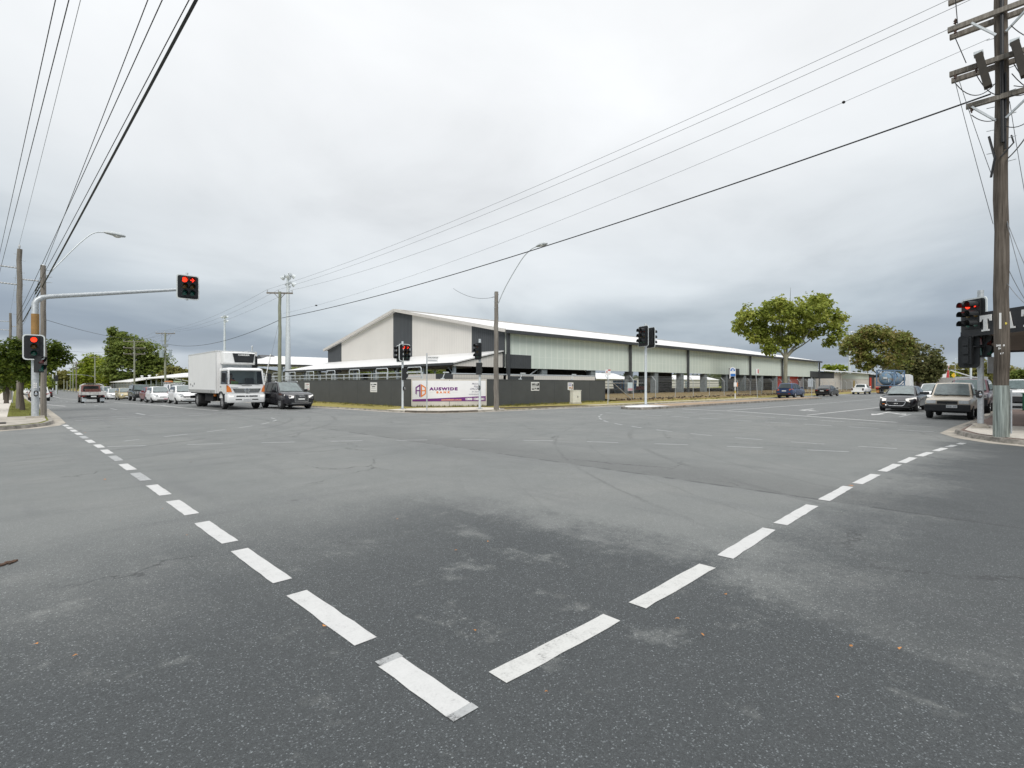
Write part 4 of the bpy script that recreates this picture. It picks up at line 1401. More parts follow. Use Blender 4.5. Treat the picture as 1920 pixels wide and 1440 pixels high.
def signal_head(parent, loc, ang, cols, w_, h_, lr, dx, dz, lit, visor=.24, border=.05, zoff=.03):
    """head facing local -y (turned by ang); lit: {(col,row): 'disc' | 'arrow'}"""
    M = Matrix.Rotation(ang, 4, 'Z')
    c = MB()
    rc = .13
    if border:
        c.prism([(x, .0, z) for x, z in rrect(w_ - 2 * border, h_ - 2 * border, rc - border * .6)], (0, .022, 0))
    else:
        c.prism([(x, .0, z) for x, z in rrect(w_, h_, rc)], (0, .022, 0))
    hw = dx * (cols - 1) / 2 + lr + .05
    c.box(-hw, hw, -.05, .16, zoff - dz - lr - .06, zoff + dz + lr + .06)
    if cols == 2:
        pass
    hd = c.build('signal_head', SIGBLK, parent)
    hd.location = loc; hd.rotation_euler = (0, 0, ang)
    if border:
        c = MB()
        o_ = rrect(w_, h_, rc); i_ = rrect(w_ - 2 * border, h_ - 2 * border, rc - border * .6)
        n = len(o_)
        vs = [(x, -.004, z) for x, z in o_] + [(x, -.004, z) for x, z in i_] + [(x, .026, z) for x, z in o_] + [(x, .026, z) for x, z in i_]
        fs = []
        for k in range(n):
            j = (k + 1) % n
            fs += [(k, j, n + j, n + k), (2 * n + j, 2 * n + k, 3 * n + k, 3 * n + j), (k, 2 * n + k, 2 * n + j, j), (n + k, n + j, 3 * n + j, 3 * n + k)]
        c.raw(vs, fs); c.build('backboard_edge', SIGWHT, hd)
    for ci in range(cols):
        for ri in range(3):
            x = (ci - (cols - 1) / 2) * dx; z = zoff + (1 - ri) * dz
            Mx = T(x, -.052, z) @ Matrix.Rotation(R(90), 4, 'X')
            k = lit.get((ci, ri))
            c = MB()
            c.lathe([(lr, 0), (lr * .8, lr * .16), (lr * .4, lr * .26), (0, lr * .29)], Mx, 14)
            c.build('lens', SIGRED if k == 'disc' else (LRED, LAMB, LGRN)[ri], hd, smooth=True)
            if k == 'arrow':
                a = MB()
                s = lr * .82
                for pts in ([(-s, .16 * s), (.1 * s, .16 * s), (.1 * s, -.16 * s), (-s, -.16 * s)], [(-.15 * s, .85 * s), (.15 * s, .95 * s), (s, 0), (.55 * s, 0)], [(-.15 * s, -.85 * s), (.55 * s, 0), (s, 0), (.15 * s, -.95 * s)]):
                    a.prism([(x + p, -.052 - lr * .30, z + q) for p, q in pts], (0, -.012, 0))
                a.build('arrow_lens', SIGRED, hd)
            c = MB()
            ro = lr * 1.12
            c.lathe([(ro, 0), (ro * .98, visor * .72), (ro * .97, visor)], T(x, -.05, z) @ Matrix.Rotation(R(90), 4, 'X'), 14, R(-28), R(208))
            c.lathe([(ro * .94, visor), (ro * .95, 0)], T(x, -.05, z) @ Matrix.Rotation(R(90), 4, 'X'), 14, R(-28), R(208))
            c.build('visor', SIGBLK, hd, smooth=True)
    # rear doors, seen from behind
    c = MB()
    for ci in range(cols):
        for ri in range(3):
            x = (ci - (cols - 1) / 2) * dx; z = zoff + (1 - ri) * dz
            c.box(x - lr * .8, x + lr * .8, .16, .20, z - dz * .42, z + dz * .42)
    c.build('rear_door', SIGBLK, hd)
    return hd


def ped_head(parent, loc, ang):
    c = MB(); c.box(-.15, .15, -.08, .10, -.36, .36)
    for z in (.18, -.16):
        c.prism([(-.15, -.08, z + .17), (.15, -.08, z + .17), (.15, -.22, z + .13), (-.15, -.22, z + .13)], (0, 0, .015))
        c.prism([(-.15, -.08, z + .17), (-.15, -.22, z + .13), (-.15, -.18, z - .02), (-.15, -.08, z - .1)], (.015, 0, 0))
        c.prism([(.135, -.08, z + .17), (.135, -.22, z + .13), (.135, -.18, z - .02), (.135, -.08, z - .1)], (.015, 0, 0))
    h = c.build('pedestrian_head', SIGBLK, parent); h.location = loc; h.rotation_euler = (0, 0, ang)
    c = MB(); c.box(-.12, .12, -.088, -.081, .04, .28); c.build('lens', LRED, h)
    c = MB(); c.box(-.12, .12, -.088, -.081, -.30, -.06); c.build('lens', LGRN, h)
    return h


def push_button(parent, loc, ang):
    M = T(*loc) @ Matrix.Rotation(ang, 4, 'Z')
    c = MB(); c.prism([M @ Vector((x, 0, z)) for x, z in rrect(.15, .25, .07)], M.to_3x3() @ Vector((0, -.09, 0)))
    h = c.build('push_button', BLACK, parent)
    c = MB(); c.lathe([(.05, 0), (.05, .02), (0, .025)], M @ T(0, -.09, -.03) @ Matrix.Rotation(R(90), 4, 'X'), 12); c.build('button', CHROME, h)
    c = MB(); c.prism([M @ Vector((x, -.091, z + .055)) for x, z in ((-.035, -.02), (.035, -.02), (0, .035))], M.to_3x3() @ Vector((0, -.004, 0))); c.build('arrow_plate', WHITEP, h)
    return h


def post(parent, h, r, m=GALV, foot=True, n=12):
    c = MB(); c.tube([(0, 0, 0), (0, 0, h)], r, n); o = c.build('post', m, parent, smooth=True)
    if foot:
        c = MB(); c.box(-r * 2, r * 2, -r * 2, r * 2, 0, .03); c.tube([(0, 0, .03), (0, 0, .09)], r * 1.25, n); c.build('base_plate', GALV, parent)
    return o


def small6(parent, loc, ang, lit):
    return signal_head(parent, loc, ang, 2, .84, 1.04, .10, .27, .28, lit, .20, .04)


def big3(parent, loc, ang, lit):
    return signal_head(parent, loc, ang, 1, .72, 1.10, .105, .3, .29, lit, .2, .045)


# mast arm on the left corner
ma = thing('mast_arm_signal', 'tall galvanised mast with long arm over the road, red disc and red arrow lit', 'traffic light', (.64, 30.65, .14))
b = MB(); b.tube([(0, 0, 0), (0, 0, 5.0), (.06, 0, 5.12), (.22, 0, 5.26), (.45, 0, 5.33), (5.45, 0, 6.28)], [.135, .128, .12, .11, .10, .07], 14)
b.build('post', GALV, ma, smooth=True)
b = MB(); b.tube([(0, 0, 3.55), (0, 0, 4.52)], .14, 14); b.build('brown_band', mat('ochre brown paint', (.30, .17, .055), .7, 0, .12, 4), ma, smooth=True)
b = MB(); b.box(-.3, .3, -.3, .3, 0, .06); b.build('base_plate', CONC, ma)
b = MB(); b.tube([(5.75, .1, 5.78), (5.75, .1, 7.2)], .055, 10); b.bar((5.45, 0, 6.28), (5.75, .1, 6.33), .1); b.build('drop_pole', GALV_P, ma, smooth=True)
signal_head(ma, (5.75, -.1, 6.42), 0, 2, 1.02, 1.26, .125, .33, .335, {(0, 0): 'disc', (1, 0): 'arrow'}, .22, .05)
big3(ma, (-.05, -.28, 3.05), 0, {(0, 0): 'disc'})
ped_head(ma, (.12, -.22, 2.32), R(50))
push_button(ma, (.02, -.135, 1.05), 0)
b = MB()
for k in range(3):
    for j in range(2):
        b.box(-.055 + j * .06, -.01 + j * .06, -.146, -.139, 1.28 + k * .085, 1.345 + k * .085)
b.build('sticker', WHITEP, ma)

# far corner, signal with two heads
sa = thing('post_signal', 'far corner post signal with red disc and red arrow in front of dark fence', 'traffic light', (16.9, 27.06, ZF))
post(sa, 4.1, .065, GALV_P)
small6(sa, (.05, -.16, 3.42), R(6), {(0, 0): 'disc', (1, 0): 'arrow'})
small6(sa, (-.12, .12, 3.36), R(-92), {})
ped_head(sa, (.02, -.14, 2.12), R(80)); push_button(sa, (.03, -.06, 1.25), R(20))
sb = thing('post_signal', 'far corner post signal with narrow black head near the timber lamp pole', 'traffic light', (20.3, 23.85, ZF))
post(sb, 4.25, .075, GALV_P)
signal_head(sb, (-.16, -.02, 3.5), R(-90), 1, .62, 1.02, .105, .3, .29, {}, .24, 0)
ped_head(sb, (-.12, -.06, 2.45), R(120)); push_button(sb, (-.07, -.03, 1.3), R(-60))
# median signal
sm = thing('post_signal', 'traffic island post signal with two wide black heads back to back', 'traffic light', (31.45, 19.25, .135))
post(sm, 5.65, .085, GALV_P)
signal_head(sm, (-.32, 0.0, 4.75), R(-112), 2, 1.12, 1.42, .13, .36, .36, {}, .30, .02)
signal_head(sm, (.40, -.12, 4.68), R(66), 2, 1.12, 1.42, .13, .36, .36, {}, .30, .02)
# right corner
sr = thing('post_signal', 'right corner post signal with six-lamp head beside the big dark pole', 'traffic light', (23.3, 1.52, .14))
post(sr, 4.6, .085, GALV)
b = MB(); b.box(-.26, .26, -.22, .22, 0, .05); b.prism([(-.24, -.2, .05), (.24, -.2, .05), (.12, -.1, .14), (-.12, -.1, .14)], (0, .3, 0)); b.build('footing', CONC, sr)
signal_head(sr, (-.34, .16, 3.74), R(-134), 2, .98, 1.16, .105, .29, .31, {(0, 0): 'disc', (1, 0): 'arrow'}, .30, .045)
signal_head(sr, (-.16, .28, 2.55), R(66), 1, .62, 1.10, .105, .26, .29, {}, .2, 0)
ped_head(sr, (-.02, -.14, 2.72), R(-20)); ped_head(sr, (-.13, .1, 2.72), R(-70))
push_button(sr, (-.06, .06, 1.12), R(-50))
b = MB(); b.lathe([(.1, 0), (.105, .025), (.1, .05)], T(0, 0, 2.3), 12); b.lathe([(.1, 0), (.105, .025), (.1, .05)], T(0, 0, 1.95), 12); b.build('clamp', GALV, sr)

# far traffic lights down the left road
fs_ = thing('mast_arm_signal', 'small distant mast arm signal down the left road beyond the junction', 'traffic light', (*at(99, 128), -.9))
b = MB(); b.tube([(0, 0, 0), (0, 0, 5.4), (-.3, 0, 5.9), (-4.5, 0, 6.2)], .13, 8); b.build('post', GALV_P, fs_)
b = MB(); b.box(-.35, .35, -.2, .2, 2.4, 3.6); b.build('signal_head', SIGBLK, fs_)
fs2 = thing('post_signal', 'distant post signal beside two pale poles at the far junction', 'traffic light', (*at(105.5, 124), -.9))
post(fs2, 5.5, .11, GALV_P, False)
b = MB(); b.box(-.35, .35, -.2, .2, 3.2, 4.6); b.build('signal_head', SIGBLK, fs2)

# ------------------------------------------------------------------ street furniture: small signs
def sign_post(name, label, cat, x, y, h, panels, r=.03, m=GALV, z=ZF, ang=0., lean=0.):
    t = thing(name, label, cat, (x, y, z), ang)
    c = MB(); c.tube([(0, 0, 0), (lean, 0, h)], r, 8); c.build('post', m, t, smooth=True)
    for (x0, x1, z0, z1, pm, nm) in panels:
        c = MB(); c.box(x0, x1, -r - .02, -r, z0, z1); c.build(nm, pm, t)
    return t


st_ = thing('street_name_sign', 'slim grey post with two white street-name blades pointing right', 'street sign', (16.9, 24.5, ZF), math.atan2(-.55, .83))
b = MB(); b.tube([(0, 0, 0), (0, 0, 3.28)], .032, 8); b.build('post', GALV, st_, smooth=True)
for z, s, wd in ((3.02, 'WALTON ST', .62), (2.86, '', .58)):
    c = MB(); c.box(.03, .03 + wd, -.012, .012, z - .07, z + .07); bl = c.build('name_blade', WHITEP, st_)
    if s:
        o = txt('lettering', s, .105, DARKTXT, bl, T(.035 + wd / 2, -.016, z), .92, .001)
    else:
        c = MB()
        for q in range(9):
            c.box(.08 + q * .053, .115 + q * .053, -.016, -.0125, z - .035, z + .035)
        c.build('print', GREYT, bl)
BLUES = mat('bus stop blue', (.03, .16, .48), .45, 0, .05, 6)
bs_ = thing('bus_stop_sign', 'blue and white arched bus stop sign on a white post with orange timetable box', 'bus stop', (53.8, 22.4, ZF), R(-28))
b = MB(); b.tube([(0, 0, 0), (0, 0, 3.2)], .045, 8); b.build('post', WHITEP, bs_, smooth=True)
b = MB(); b.prism([(x, -.06, z) for x, z in [(-.72, 2.1), (-.62, 2.1), (-.62, 2.3), (.02, 2.3), (.02, 2.9)] + [(-.35 + .37 * math.cos(R(a)), 2.9 + .37 * math.sin(R(a))) for a in range(10, 180, 17)] + [(-.72, 2.9)]], (0, .02, 0)); b.build('board', WHITEP, bs_)
b = MB(); b.prism([(-.35 + .30 * math.cos(R(a)), -.066, 2.86 + .30 * math.sin(R(a))) for a in range(0, 181, 15)], (0, .004, 0)); b.box(-.62, -.02, -.066, -.061, 2.32, 2.58); b.build('blue_field', BLUES, bs_)
b = MB(); b.box(-.47, -.23, -.072, -.067, 2.9, 3.02); b.build('bus_symbol', WHITEP, bs_)
b = MB(); b.box(-.22, .1, -.12, -.05, 1.25, 1.68); b.build('timetable_box', WHITEP, bs_)
b = MB(); b.box(.1, .26, -.1, -.04, 1.25, 1.68); b.build('orange_panel', mat('orange panel', (.7, .24, .08), .5, 0, .1, 5), bs_)
b = MB(); b.tube([(0, 0, .55), (0, 0, .85)], .047, 8); b.build('yellow_band', mat('yellow band', (.65, .5, .08), .5, 0, .1, 5), bs_)
REDW_ = mat('red sign print', (.5, .05, .05), .5, 0, .1, 5)
s1 = sign_post('parking_sign', 'leaning grey post with white and red parking plate in front of the charcoal column', 'sign', 32.2, 22.95, 2.72, [(-.22, .2, 2.2, 2.62, WHITEP, 'plate')], ang=R(-30))
b = MB(); b.box(-.02, .2, -.056, -.051, 2.52, 2.61); b.box(-.14, -.06, -.056, -.051, 2.36, 2.5); b.build('red_print', REDW_, s1)
s2 = thing('fence_warning_sign', 'pale blue and pink warning plate hung on the chain-link fence', 'sign', (41.8, 27.3, .2))
b = MB(); b.box(-.4, .4, -.06, -.03, .75, 1.55); b.build('plate', mat('pale blue plate', (.58, .68, .72), .5, 0, .05, 5), s2)
b = MB(); b.box(-.38, .38, -.065, -.061, .78, 1.0); b.build('red_print', mat('pink faded print', (.62, .32, .36), .5, 0, .1, 5), s2)
s3 = sign_post('parking_sign', 'thin leaning post with a small white and red plate near the street tree', 'sign', 59.5, 22.3, 3.2, [(-.2, .12, 2.65, 3.2, WHITEP, 'plate'), ], ang=R(-30), lean=-.25)
b = MB(); b.box(-.02, .11, -.056, -.051, 2.7, 3.15); b.build('red_print', REDW_, s3)
s4 = sign_post('keep_left_sign', 'grey-backed sign on a thin post standing on the end of the traffic island', 'sign', 62.6, 17.75, 2.2, [(-.2, .45, 1.15, 2.05, GALV, 'plate')], z=.13, ang=R(150))
s5 = sign_post('road_sign', 'grey back of a square sign at the right-hand picture edge', 'sign', 26.2, .98, 3.3, [(-.78, -.02, 1.85, 2.45, GALV, 'plate')], r=.045, z=.14, ang=R(-44))
s6 = sign_post('warning_sign', 'yellow diamond warning sign far down the right-hand road', 'sign', *at(1788, 118), 3.4, [], z=0)
b = MB(); b.prism([(0, -.06, 3.0), (.62, -.06, 3.6), (0, -.06, 4.2), (-.62, -.06, 3.6)], (0, .02, 0)); b.build('plate', mat('yellow sign', (.72, .46, .02), .5, 0, .05, 5), s6).rotation_euler = (0, 0, R(-44))
s7 = thing('fuel_sign', 'white and red pylon sign beyond the grey gabled house', 'sign', (*at(1771, 142), 0), R(-44))
b = MB(); b.box(-1.2, 1.2, -.15, .15, 2.6, 7.0); b.build('panel', WHITEP, s7)
b = MB(); b.prism([(.2, -.16, 2.7), (1.15, -.16, 3.4), (1.15, -.16, 6.8), (.6, -.16, 5.2)], (0, .004, 0)); b.build('red_swoosh', REDW_, s7)
b = MB(); b.box(-.1, .1, -.1, .1, -.2, 2.6); b.build('post', GALV, s7)
s8 = thing('hanging_sign', 'small blue sign on a post among the trees of the left footpath', 'sign', (*at(23, 46), 0), R(20))
b = MB(); b.tube([(0, 0, -.2), (0, 0, 2.4)], .04, 6); b.build('post', GALV, s8)
b = MB(); b.box(-.3, .55, -.06, -.04, 1.7, 2.05); b.build('plate', mat('bright blue sign', (.03, .22, .6), .5, 0, .1, 5), s8)
s9 = thing('shop_sign', 'white and red sloping sign above the left footpath behind the street tree', 'sign', (*at(28, 60), 0), R(30))
b = MB(); b.prism([(-.9, 0, 3.1), (1.0, 0, 3.1), (-.9, 0, 4.9)], (0, .08, 0)); b.build('panel', WHITEP, s9)
b = MB(); b.prism([(-.8, -.01, 3.2), (.2, -.01, 3.2), (-.8, -.01, 4.1)], (0, .004, 0)); b.build('red_print', REDW_, s9)
b = MB(); b.tube([(-.85, .04, -.3), (-.85, .04, 4.9)], .06, 6); b.build('post', GALV, s9)
# drain grate on the left corner
dg_ = thing('drain_grate', 'dark steel stormwater grate set in the left corner pavement', 'grate', (-1.6, 26.9, .142), R(0))
b = MB()
for i in range(12):
    b.box(-1.3, 1.3, -.42 + i * .07, -.38 + i * .07, 0, .02)
b.box(-1.36, -1.3, -.44, .44, 0, .024); b.box(1.3, 1.36, -.44, .44, 0, .024)
b.build('bars', mat('dark cast iron', (.06, .055, .05), .7, .3, .2, 6), dg_)
# ------------------------------------------------------------------ timber poles
def timber(name, c1, c2, c3):
    m = bpy.data.materials.new(name); m.use_nodes = True
    nt = m.node_tree; b = nt.nodes['Principled BSDF']
    tc = nt.nodes.new('ShaderNodeTexCoord')
    mp = N(nt, 'ShaderNodeMapping'); mp.inputs['Scale'].default_value = (14, 14, .55)
    nt.links.new(tc.outputs['Object'], mp.inputs['Vector'])
    a = N(nt, 'ShaderNodeTexNoise', Scale=1.5, Detail=7., Roughness=.7); nt.links.new(mp.outputs[0], a.inputs['Vector'])
    g = N(nt, 'ShaderNodeTexNoise', Scale=.7, Detail=4.); nt.links.new(tc.outputs['Object'], g.inputs['Vector'])
    s = math_node(nt, 'ADD', math_node(nt, 'MULTIPLY', a.outputs['Fac'], .65), math_node(nt, 'MULTIPLY', g.outputs['Fac'], .35))
    c = ramp(nt, s, [(.36, c1), (.5, c2), (.64, c3)])
    nt.links.new(c, b.inputs['Base Color']); b.inputs['Roughness'].default_value = .9
    b.inputs['Specular IOR Level'].default_value = .2
    bp = N(nt, 'ShaderNodeBump', Strength=.7, Distance=.02); nt.links.new(a.outputs['Fac'], bp.inputs['Height']); nt.links.new(bp.outputs[0], b.inputs['Normal'])
    return m


WOODD = timber('dark weathered hardwood', (.05, .041, .033), (.125, .106, .088), (.22, .19, .16))
WOODG = timber('grey weathered pole', (.12, .105, .09), (.22, .20, .175), (.33, .305, .27))
WOODT = timber('treated green-grey pole', (.17, .185, .14), (.27, .285, .22), (.36, .37, .30))
PORC = mat('grey porcelain', (.42, .43, .44), .3, 0, .1, 10)
BROWNP = mat('brown insulator', (.07, .035, .022), .25, 0, .2, 10)


def pole_part(t, h, r0, r1, m, z0=-.3, name='pole', n=12):
    k = 14
    path = []; rr = []
    lr_ = random.Random(int(h * 100))
    for i in range(k + 1):
        u = i / k
        path.append((lr_.uniform(-.02, .02), lr_.uniform(-.02, .02), z0 + (h - z0) * u)); rr.append((r0 + (r1 - r0) * u) * lr_.uniform(.965, 1.035))
    c = MB(); c.tube(path, rr, n)
    return c.build(name, m, t, smooth=True)


def insul(c, p, h=.22, r=.05):
    c.lathe([(r * .4, 0), (r * .4, h * .2), (r, h * .3), (r * .6, h * .5), (r, h * .6), (r * .5, h * .85), (0, h)], T(*p), 8)


def street_lamp_arm(t, pts, head_dir, hl=.75):
    c = MB(); c.tube(smooth_pts3(pts), .026, 8); c.build('lamp_arm', GALV_P, t, smooth=True)
    e = Vector(pts[-1]); d = Vector(head_dir).normalized()
    M = T(*e) @ d.to_track_quat('X', 'Z').to_matrix().to_4x4()
    c = MB()
    rings = []
    for x, w_, h_ in ((-.06, .05, .05), (.05, .09, .09), (.3, .15, .13), (.55, .16, .13), (hl, .09, .07), (hl + .04, .03, .03)):
        rings.append([M @ Vector((x, w_ * math.cos(a), h_ * math.sin(a) * (.6 if math.sin(a) < 0 else 1))) for a in [2 * PI * i / 10 for i in range(10)]])
    c.loft(rings); o = c.build('lamp_head', mat('pale grey lamp housing', (.50, .53, .54), .4, .1, .08, 8), t, smooth=True)
    c = MB(); c.ball(M @ Vector((hl * .62, 0, -.05)), .17, .12, .09, 10, 6); c.build('lamp_glass', mat('lamp bowl', (.62, .62, .58), .2, 0, .1, 10, coat=.5), o, smooth=True)


def smooth_pts3(pts, n=5):
    o = []
    for i in range(len(pts) - 1):
        p0 = Vector(pts[max(i - 1, 0)]); p1 = Vector(pts[i]); p2 = Vector(pts[i + 1]); p3 = Vector(pts[min(i + 2, len(pts) - 1)])
        for k in range(n):
            t = k / n
            o.append(.5 * ((2 * p1) + (p2 - p0) * t + (2 * p0 - 5 * p1 + 4 * p2 - p3) * t * t + (3 * p1 - p0 - 3 * p2 + p3) * t ** 3))
    o.append(Vector(pts[-1]))
    return o


def wire(label, a, b_, r=.012, sag=.3, m=WIRE, group=None, n=18, name='overhead_wire', ext=None):
    a = Vector(a); b_ = Vector(b_)
    pts = []
    if ext:
        pts.append(a + (a - b_) * ext)
    for i in range(n + 1):
        t = i / n
        p = a.lerp(b_, t); p.z -= sag * 4 * t * (1 - t)
        pts.append(p)
    c = MB(); c.tube(pts, r, 5)
    return tag(c.build(name, m), label, 'wire', group)


def P3(px, py, d):
    x, y = at(px, d)
    return Vector((x, y, zh(py, d)))


# ---- big dark pole, right corner
pr = thing('power_pole', 'tall dark timber power pole with bare metal sleeve and crossarms on the right corner', 'power pole', (19.72, .86, .14))
pole_part(pr, 13.6, .166, .142, WOODD, 1.35, 'pole', 16)
b = MB(); b.tube([(0, 0, -.1), (0, 0, 1.42)], [.178, .174], 20); b.build('metal_sleeve', mat('streaked galvanised sleeve', (.36, .40, .37), .38, .55, .4, 3.5, stretch=(9, 9, .35)), pr, smooth=True)
b = MB(); b.tube([(-.05, -.2, .1), (-.05, -.2, 1.3)], .02, 6); b.build('conduit', GALV, pr)
# crossarms run roughly along Y
ARM = WOODD
def xarm(z, y0, y1, off, name='crossarm', sec=.11):
    c = MB(); c.bar((off, y0, z), (off, y1, z), sec, sec * 1.2); return c.build(name, WOODG, pr)
for z, y0, y1, dbl in ((12.75, -1.5, 1.15, True), (11.72, -1.5, 1.12, True), (10.42, -1.45, 1.08, True), (9.35, -1.3, .72, False)):
    xarm(z, y0, y1, -.22)
    if dbl:
        xarm(z, y0, y1, .22)
b = MB()
for z in (11.72, 9.35):
    b.bar((-.27, .6, z - .06), (-.18, .1, z - .6), .05); b.bar((-.27, -.7, z - .06), (-.18, -.1, z - .6), .05)
b.build('brace', GALV, pr)
# fuse boxes hanging on the third arm
for y, x in ((.36, -.42), (-.36, -.42)):
    c = MB(); c.bar((x - .02, y + .08, 10.62), (x - .05, y - .12, 9.62), .17, .2); o = c.build('fuse_box', mat('dark brown fuse box', (.03, .024, .016), .6, 0, .2, 6), pr)
    c = MB(); c.box(x - .12, x + .10, y - .02, y + .18, 10.60, 10.68); c.build('cap', GALV_P, o)
for z in (12.82, 11.8):
    for y in (-1.3, -.7, .95):
        b = MB(); insul(b, (-.22, y, z), .2, .05); b.build('insulator', BROWNP, pr)
for y, z in ((.95, 11.5), (.95, 10.2), (.5, 10.22), (.6, 9.13), (-.9, 9.1), (-1.1, 10.2)):
    b = MB(); insul(b, (-.24, y, z), .2, .045); b.build('insulator', BROWNP, pr)
b = MB()
def loop(c, a, b_, sag, r=.012, n=10):
    a = Vector(a); b_ = Vector(b_)
    c.tube([a.lerp(b_, i / n) - Vector((0, 0, sag * 4 * (i / n) * (1 - i / n))) for i in range(n + 1)], r, 5)
loop(b, (-.3, .95, 11.4), (-.45, .7, 10.5), .0); loop(b, (-.3, .95, 10.1), (-.28, .1, 9.75), .35); loop(b, (-.3, .5, 10.15), (-.27, .0, 9.4), .18)
loop(b, (-.3, .6, 9.05), (-.27, .05, 8.75), .12); loop(b, (-.3, -.9, 9.0), (-.25, -.1, 8.5), .3); loop(b, (-.3, -1.1, 10.1), (-.3, -.2, 9.3), .4)
loop(b, (-.25, -.2, 11.2), (-.3, -1.0, 10.5), .2); loop(b, (.25, -.2, 10.1), (.3, -1.2, 9.4), .35)
loop(b, (-.27, .95, 12.6), (-.27, .9, 11.8), .0); loop(b, (-.1, -.25, 10.2), (-.2, -.9, 9.45), .3); loop(b, (-.1, -.25, 9.6), (-.2, -1.4, 9.95), .3)
b.build('jumper_cable', WIRE, pr)
b = MB(); b.tube([(-.185, -.02, 13), (-.19, -.02, 10.3), (-.20, -.04, 8.1)], .04, 8); b.tube([(-.175, -.09, 10), (-.185, -.09, 7.9)], .022, 6); b.build('cable_riser', WIRE, pr)
for i in range(12):
    z = 7.6 + i * .32
    s = 1 if i % 2 else -1
    MB().tube([(-.02, s * .12, z), (-.06, s * .30, z)], .010, 5).build('step_bolt', GALV, pr)
b = MB(); b.tube([(-.05, .25, 8.4), (-.24, .12, 7.7), (-.2, .2, 7.2)], .028, 6); b.tube([(0, -.2, 8.3), (-.1, -.25, 8.05), (-.24, 0, 7.7)], .02, 6); b.build('service_cable', WIRE, pr)
MPR = Matrix.Rotation(math.atan2(-CX, CX * .95) - R(0), 4, 'Z')
# number tags face the camera corner
ang = math.atan2(-SX, CX) - R(40) * 0
ML = Matrix.Rotation(math.atan2(-(19.72), .86) * 0 + math.atan2(-1, 0.04) + R(90) - R(90), 4, 'Z')
Mtag = Matrix.Rotation(R(-87), 4, 'Z')
b = MB(); b.prism([Mtag @ Vector((x, -.178, z)) for x, z in ((-.045, 2.98), (.0, 2.98), (.0, 3.42), (-.045, 3.42))], Mtag @ Vector((0, -.012, 0))); b.build('number_strip', WHITEP, pr)
b = MB()
for i in range(11):
    b.prism([Mtag @ Vector((x, -.1815, z + i * .037)) for x, z in ((-.04, 3.0), (-.005, 3.0), (-.005, 3.012), (-.04, 3.012))], Mtag @ Vector((0, -.003, 0)))
b.build('print', GREYT, pr)
for s, z, x in (('34518', 2.52, -.02), ('54', 2.44, -.03), ('67', 2.30, .01)):
    txt('stamped_number', s, .07, WHITEP, pr, Mtag @ T(x, -.172, z), 1.0, .003)
b = MB(); b.lathe([(.035, 0), (.035, .02), (0, .025)], Mtag @ T(.08, -.145, 3.12) @ Matrix.Rotation(R(90), 4, 'X'), 10); b.build('reflector', mat('yellow reflector', (.75, .6, .1), .3, 0, .1, 9), pr)

# ---- two poles, left corner
pl = thing('lamp_pole', 'grey timber lamp pole with long thin lamp arm behind the mast on the left corner', 'lamp pole', (.93, 31.5, .14))
pole_part(pl, 6.82, .112, .098, WOODG, -.2)
b = MB(); b.tube([(0, 0, 6.8), (0, 0, 6.86)], [.108, .09], 12); b.build('pole_cap', GALV, pl)
street_lamp_arm(pl, [(.1, 0, 6.35), (.6, -.03, 7.1), (1.25, -.06, 8.05), (1.75, -.08, 8.62), (2.2, -.08, 8.75)], (1, -.05, -.08))
b = MB()
for z in (6.6, 6.3, 6.05):
    b.tube([(0, .1, z), (.3, .05, z + .05)], .012, 5)
b.build('bracket', GALV, pl)
d1 = 30.9
x1, y1 = at(36.5, d1)
p1 = thing('power_pole', 'weathered timber power pole with horizontal grey insulator arms on the left footpath', 'power pole', (x1, y1, .13))
hz = zh(467, d1) - .13
pole_part(p1, hz, .165, .115, WOODG)
b = MB()
pa1, pa2, pb1 = zh(502, d1) - .13, zh(533, d1) - .13, zh(523, d1) - .13


def arm_h(c, p, q, r=.04):
    p = Vector(p); q = Vector(q)
    k = 12
    c.tube([p.lerp(q, i / k) for i in range(k + 1)], [r * (1.25 if i % 2 else .75) for i in range(k + 1)], 8)


for q in (((-.1, 0, pa1 - .03), (-.95, 0, pa1)), ((-.1, 0, pa2 - .03), (-.95, 0, pa2)), ((.1, 0, pb1), (.85, 0, pb1))):
    b = MB(); arm_h(b, *q); b.build('insulator', PORC, p1)
b = MB(); insul(b, (0, 0, hz), .3, .06); b.build('insulator', PORC, p1)
for i in range(15):
    z = 4.2 + i * .36
    s = 1 if i % 2 else -1
    MB().tube([(s * .10, 0, z), (s * .26, 0, z)], .012, 5).build('step_bolt', GALV, p1)
d2 = 64
x2, y2 = at(19.5, d2)
p2 = thing('power_pole', 'distant shorter-looking timber power pole with grey insulators at the left picture edge', 'power pole', (x2, y2, zg(x2, y2) + .13))
h2 = zh(587, d2) - zg(x2, y2) - .13
pole_part(p2, h2, .165, .12, WOODG)
b = MB()
for py, s in ((603, -1), (619, -1), (612, 1)):
    b = MB(); arm_h(b, (s * .1, 0, zh(py, d2) - zg(x2, y2) - .13), (s * .95, 0, zh(py, d2) - zg(x2, y2) - .13)); b.build('insulator', PORC, p2)
gs_ = 'power wires strung along the left road'
A_ = {k: Vector((x1 + dx, y1, .13 + z)) for k, dx, z in (('l1', -.95, pa1), ('l2', -.95, pa2), ('r', .85, pb1), ('t', 0, hz + .3))}
B_ = {k: Vector((x2 + dx, y2, zh(py, d2))) for k, dx, py in (('l1', -.95, 603), ('l2', -.95, 619), ('r', .95, 612), ('t', 0, 586))}
LBL = 'thin black power wire high above the left road, running down to the timber pole'
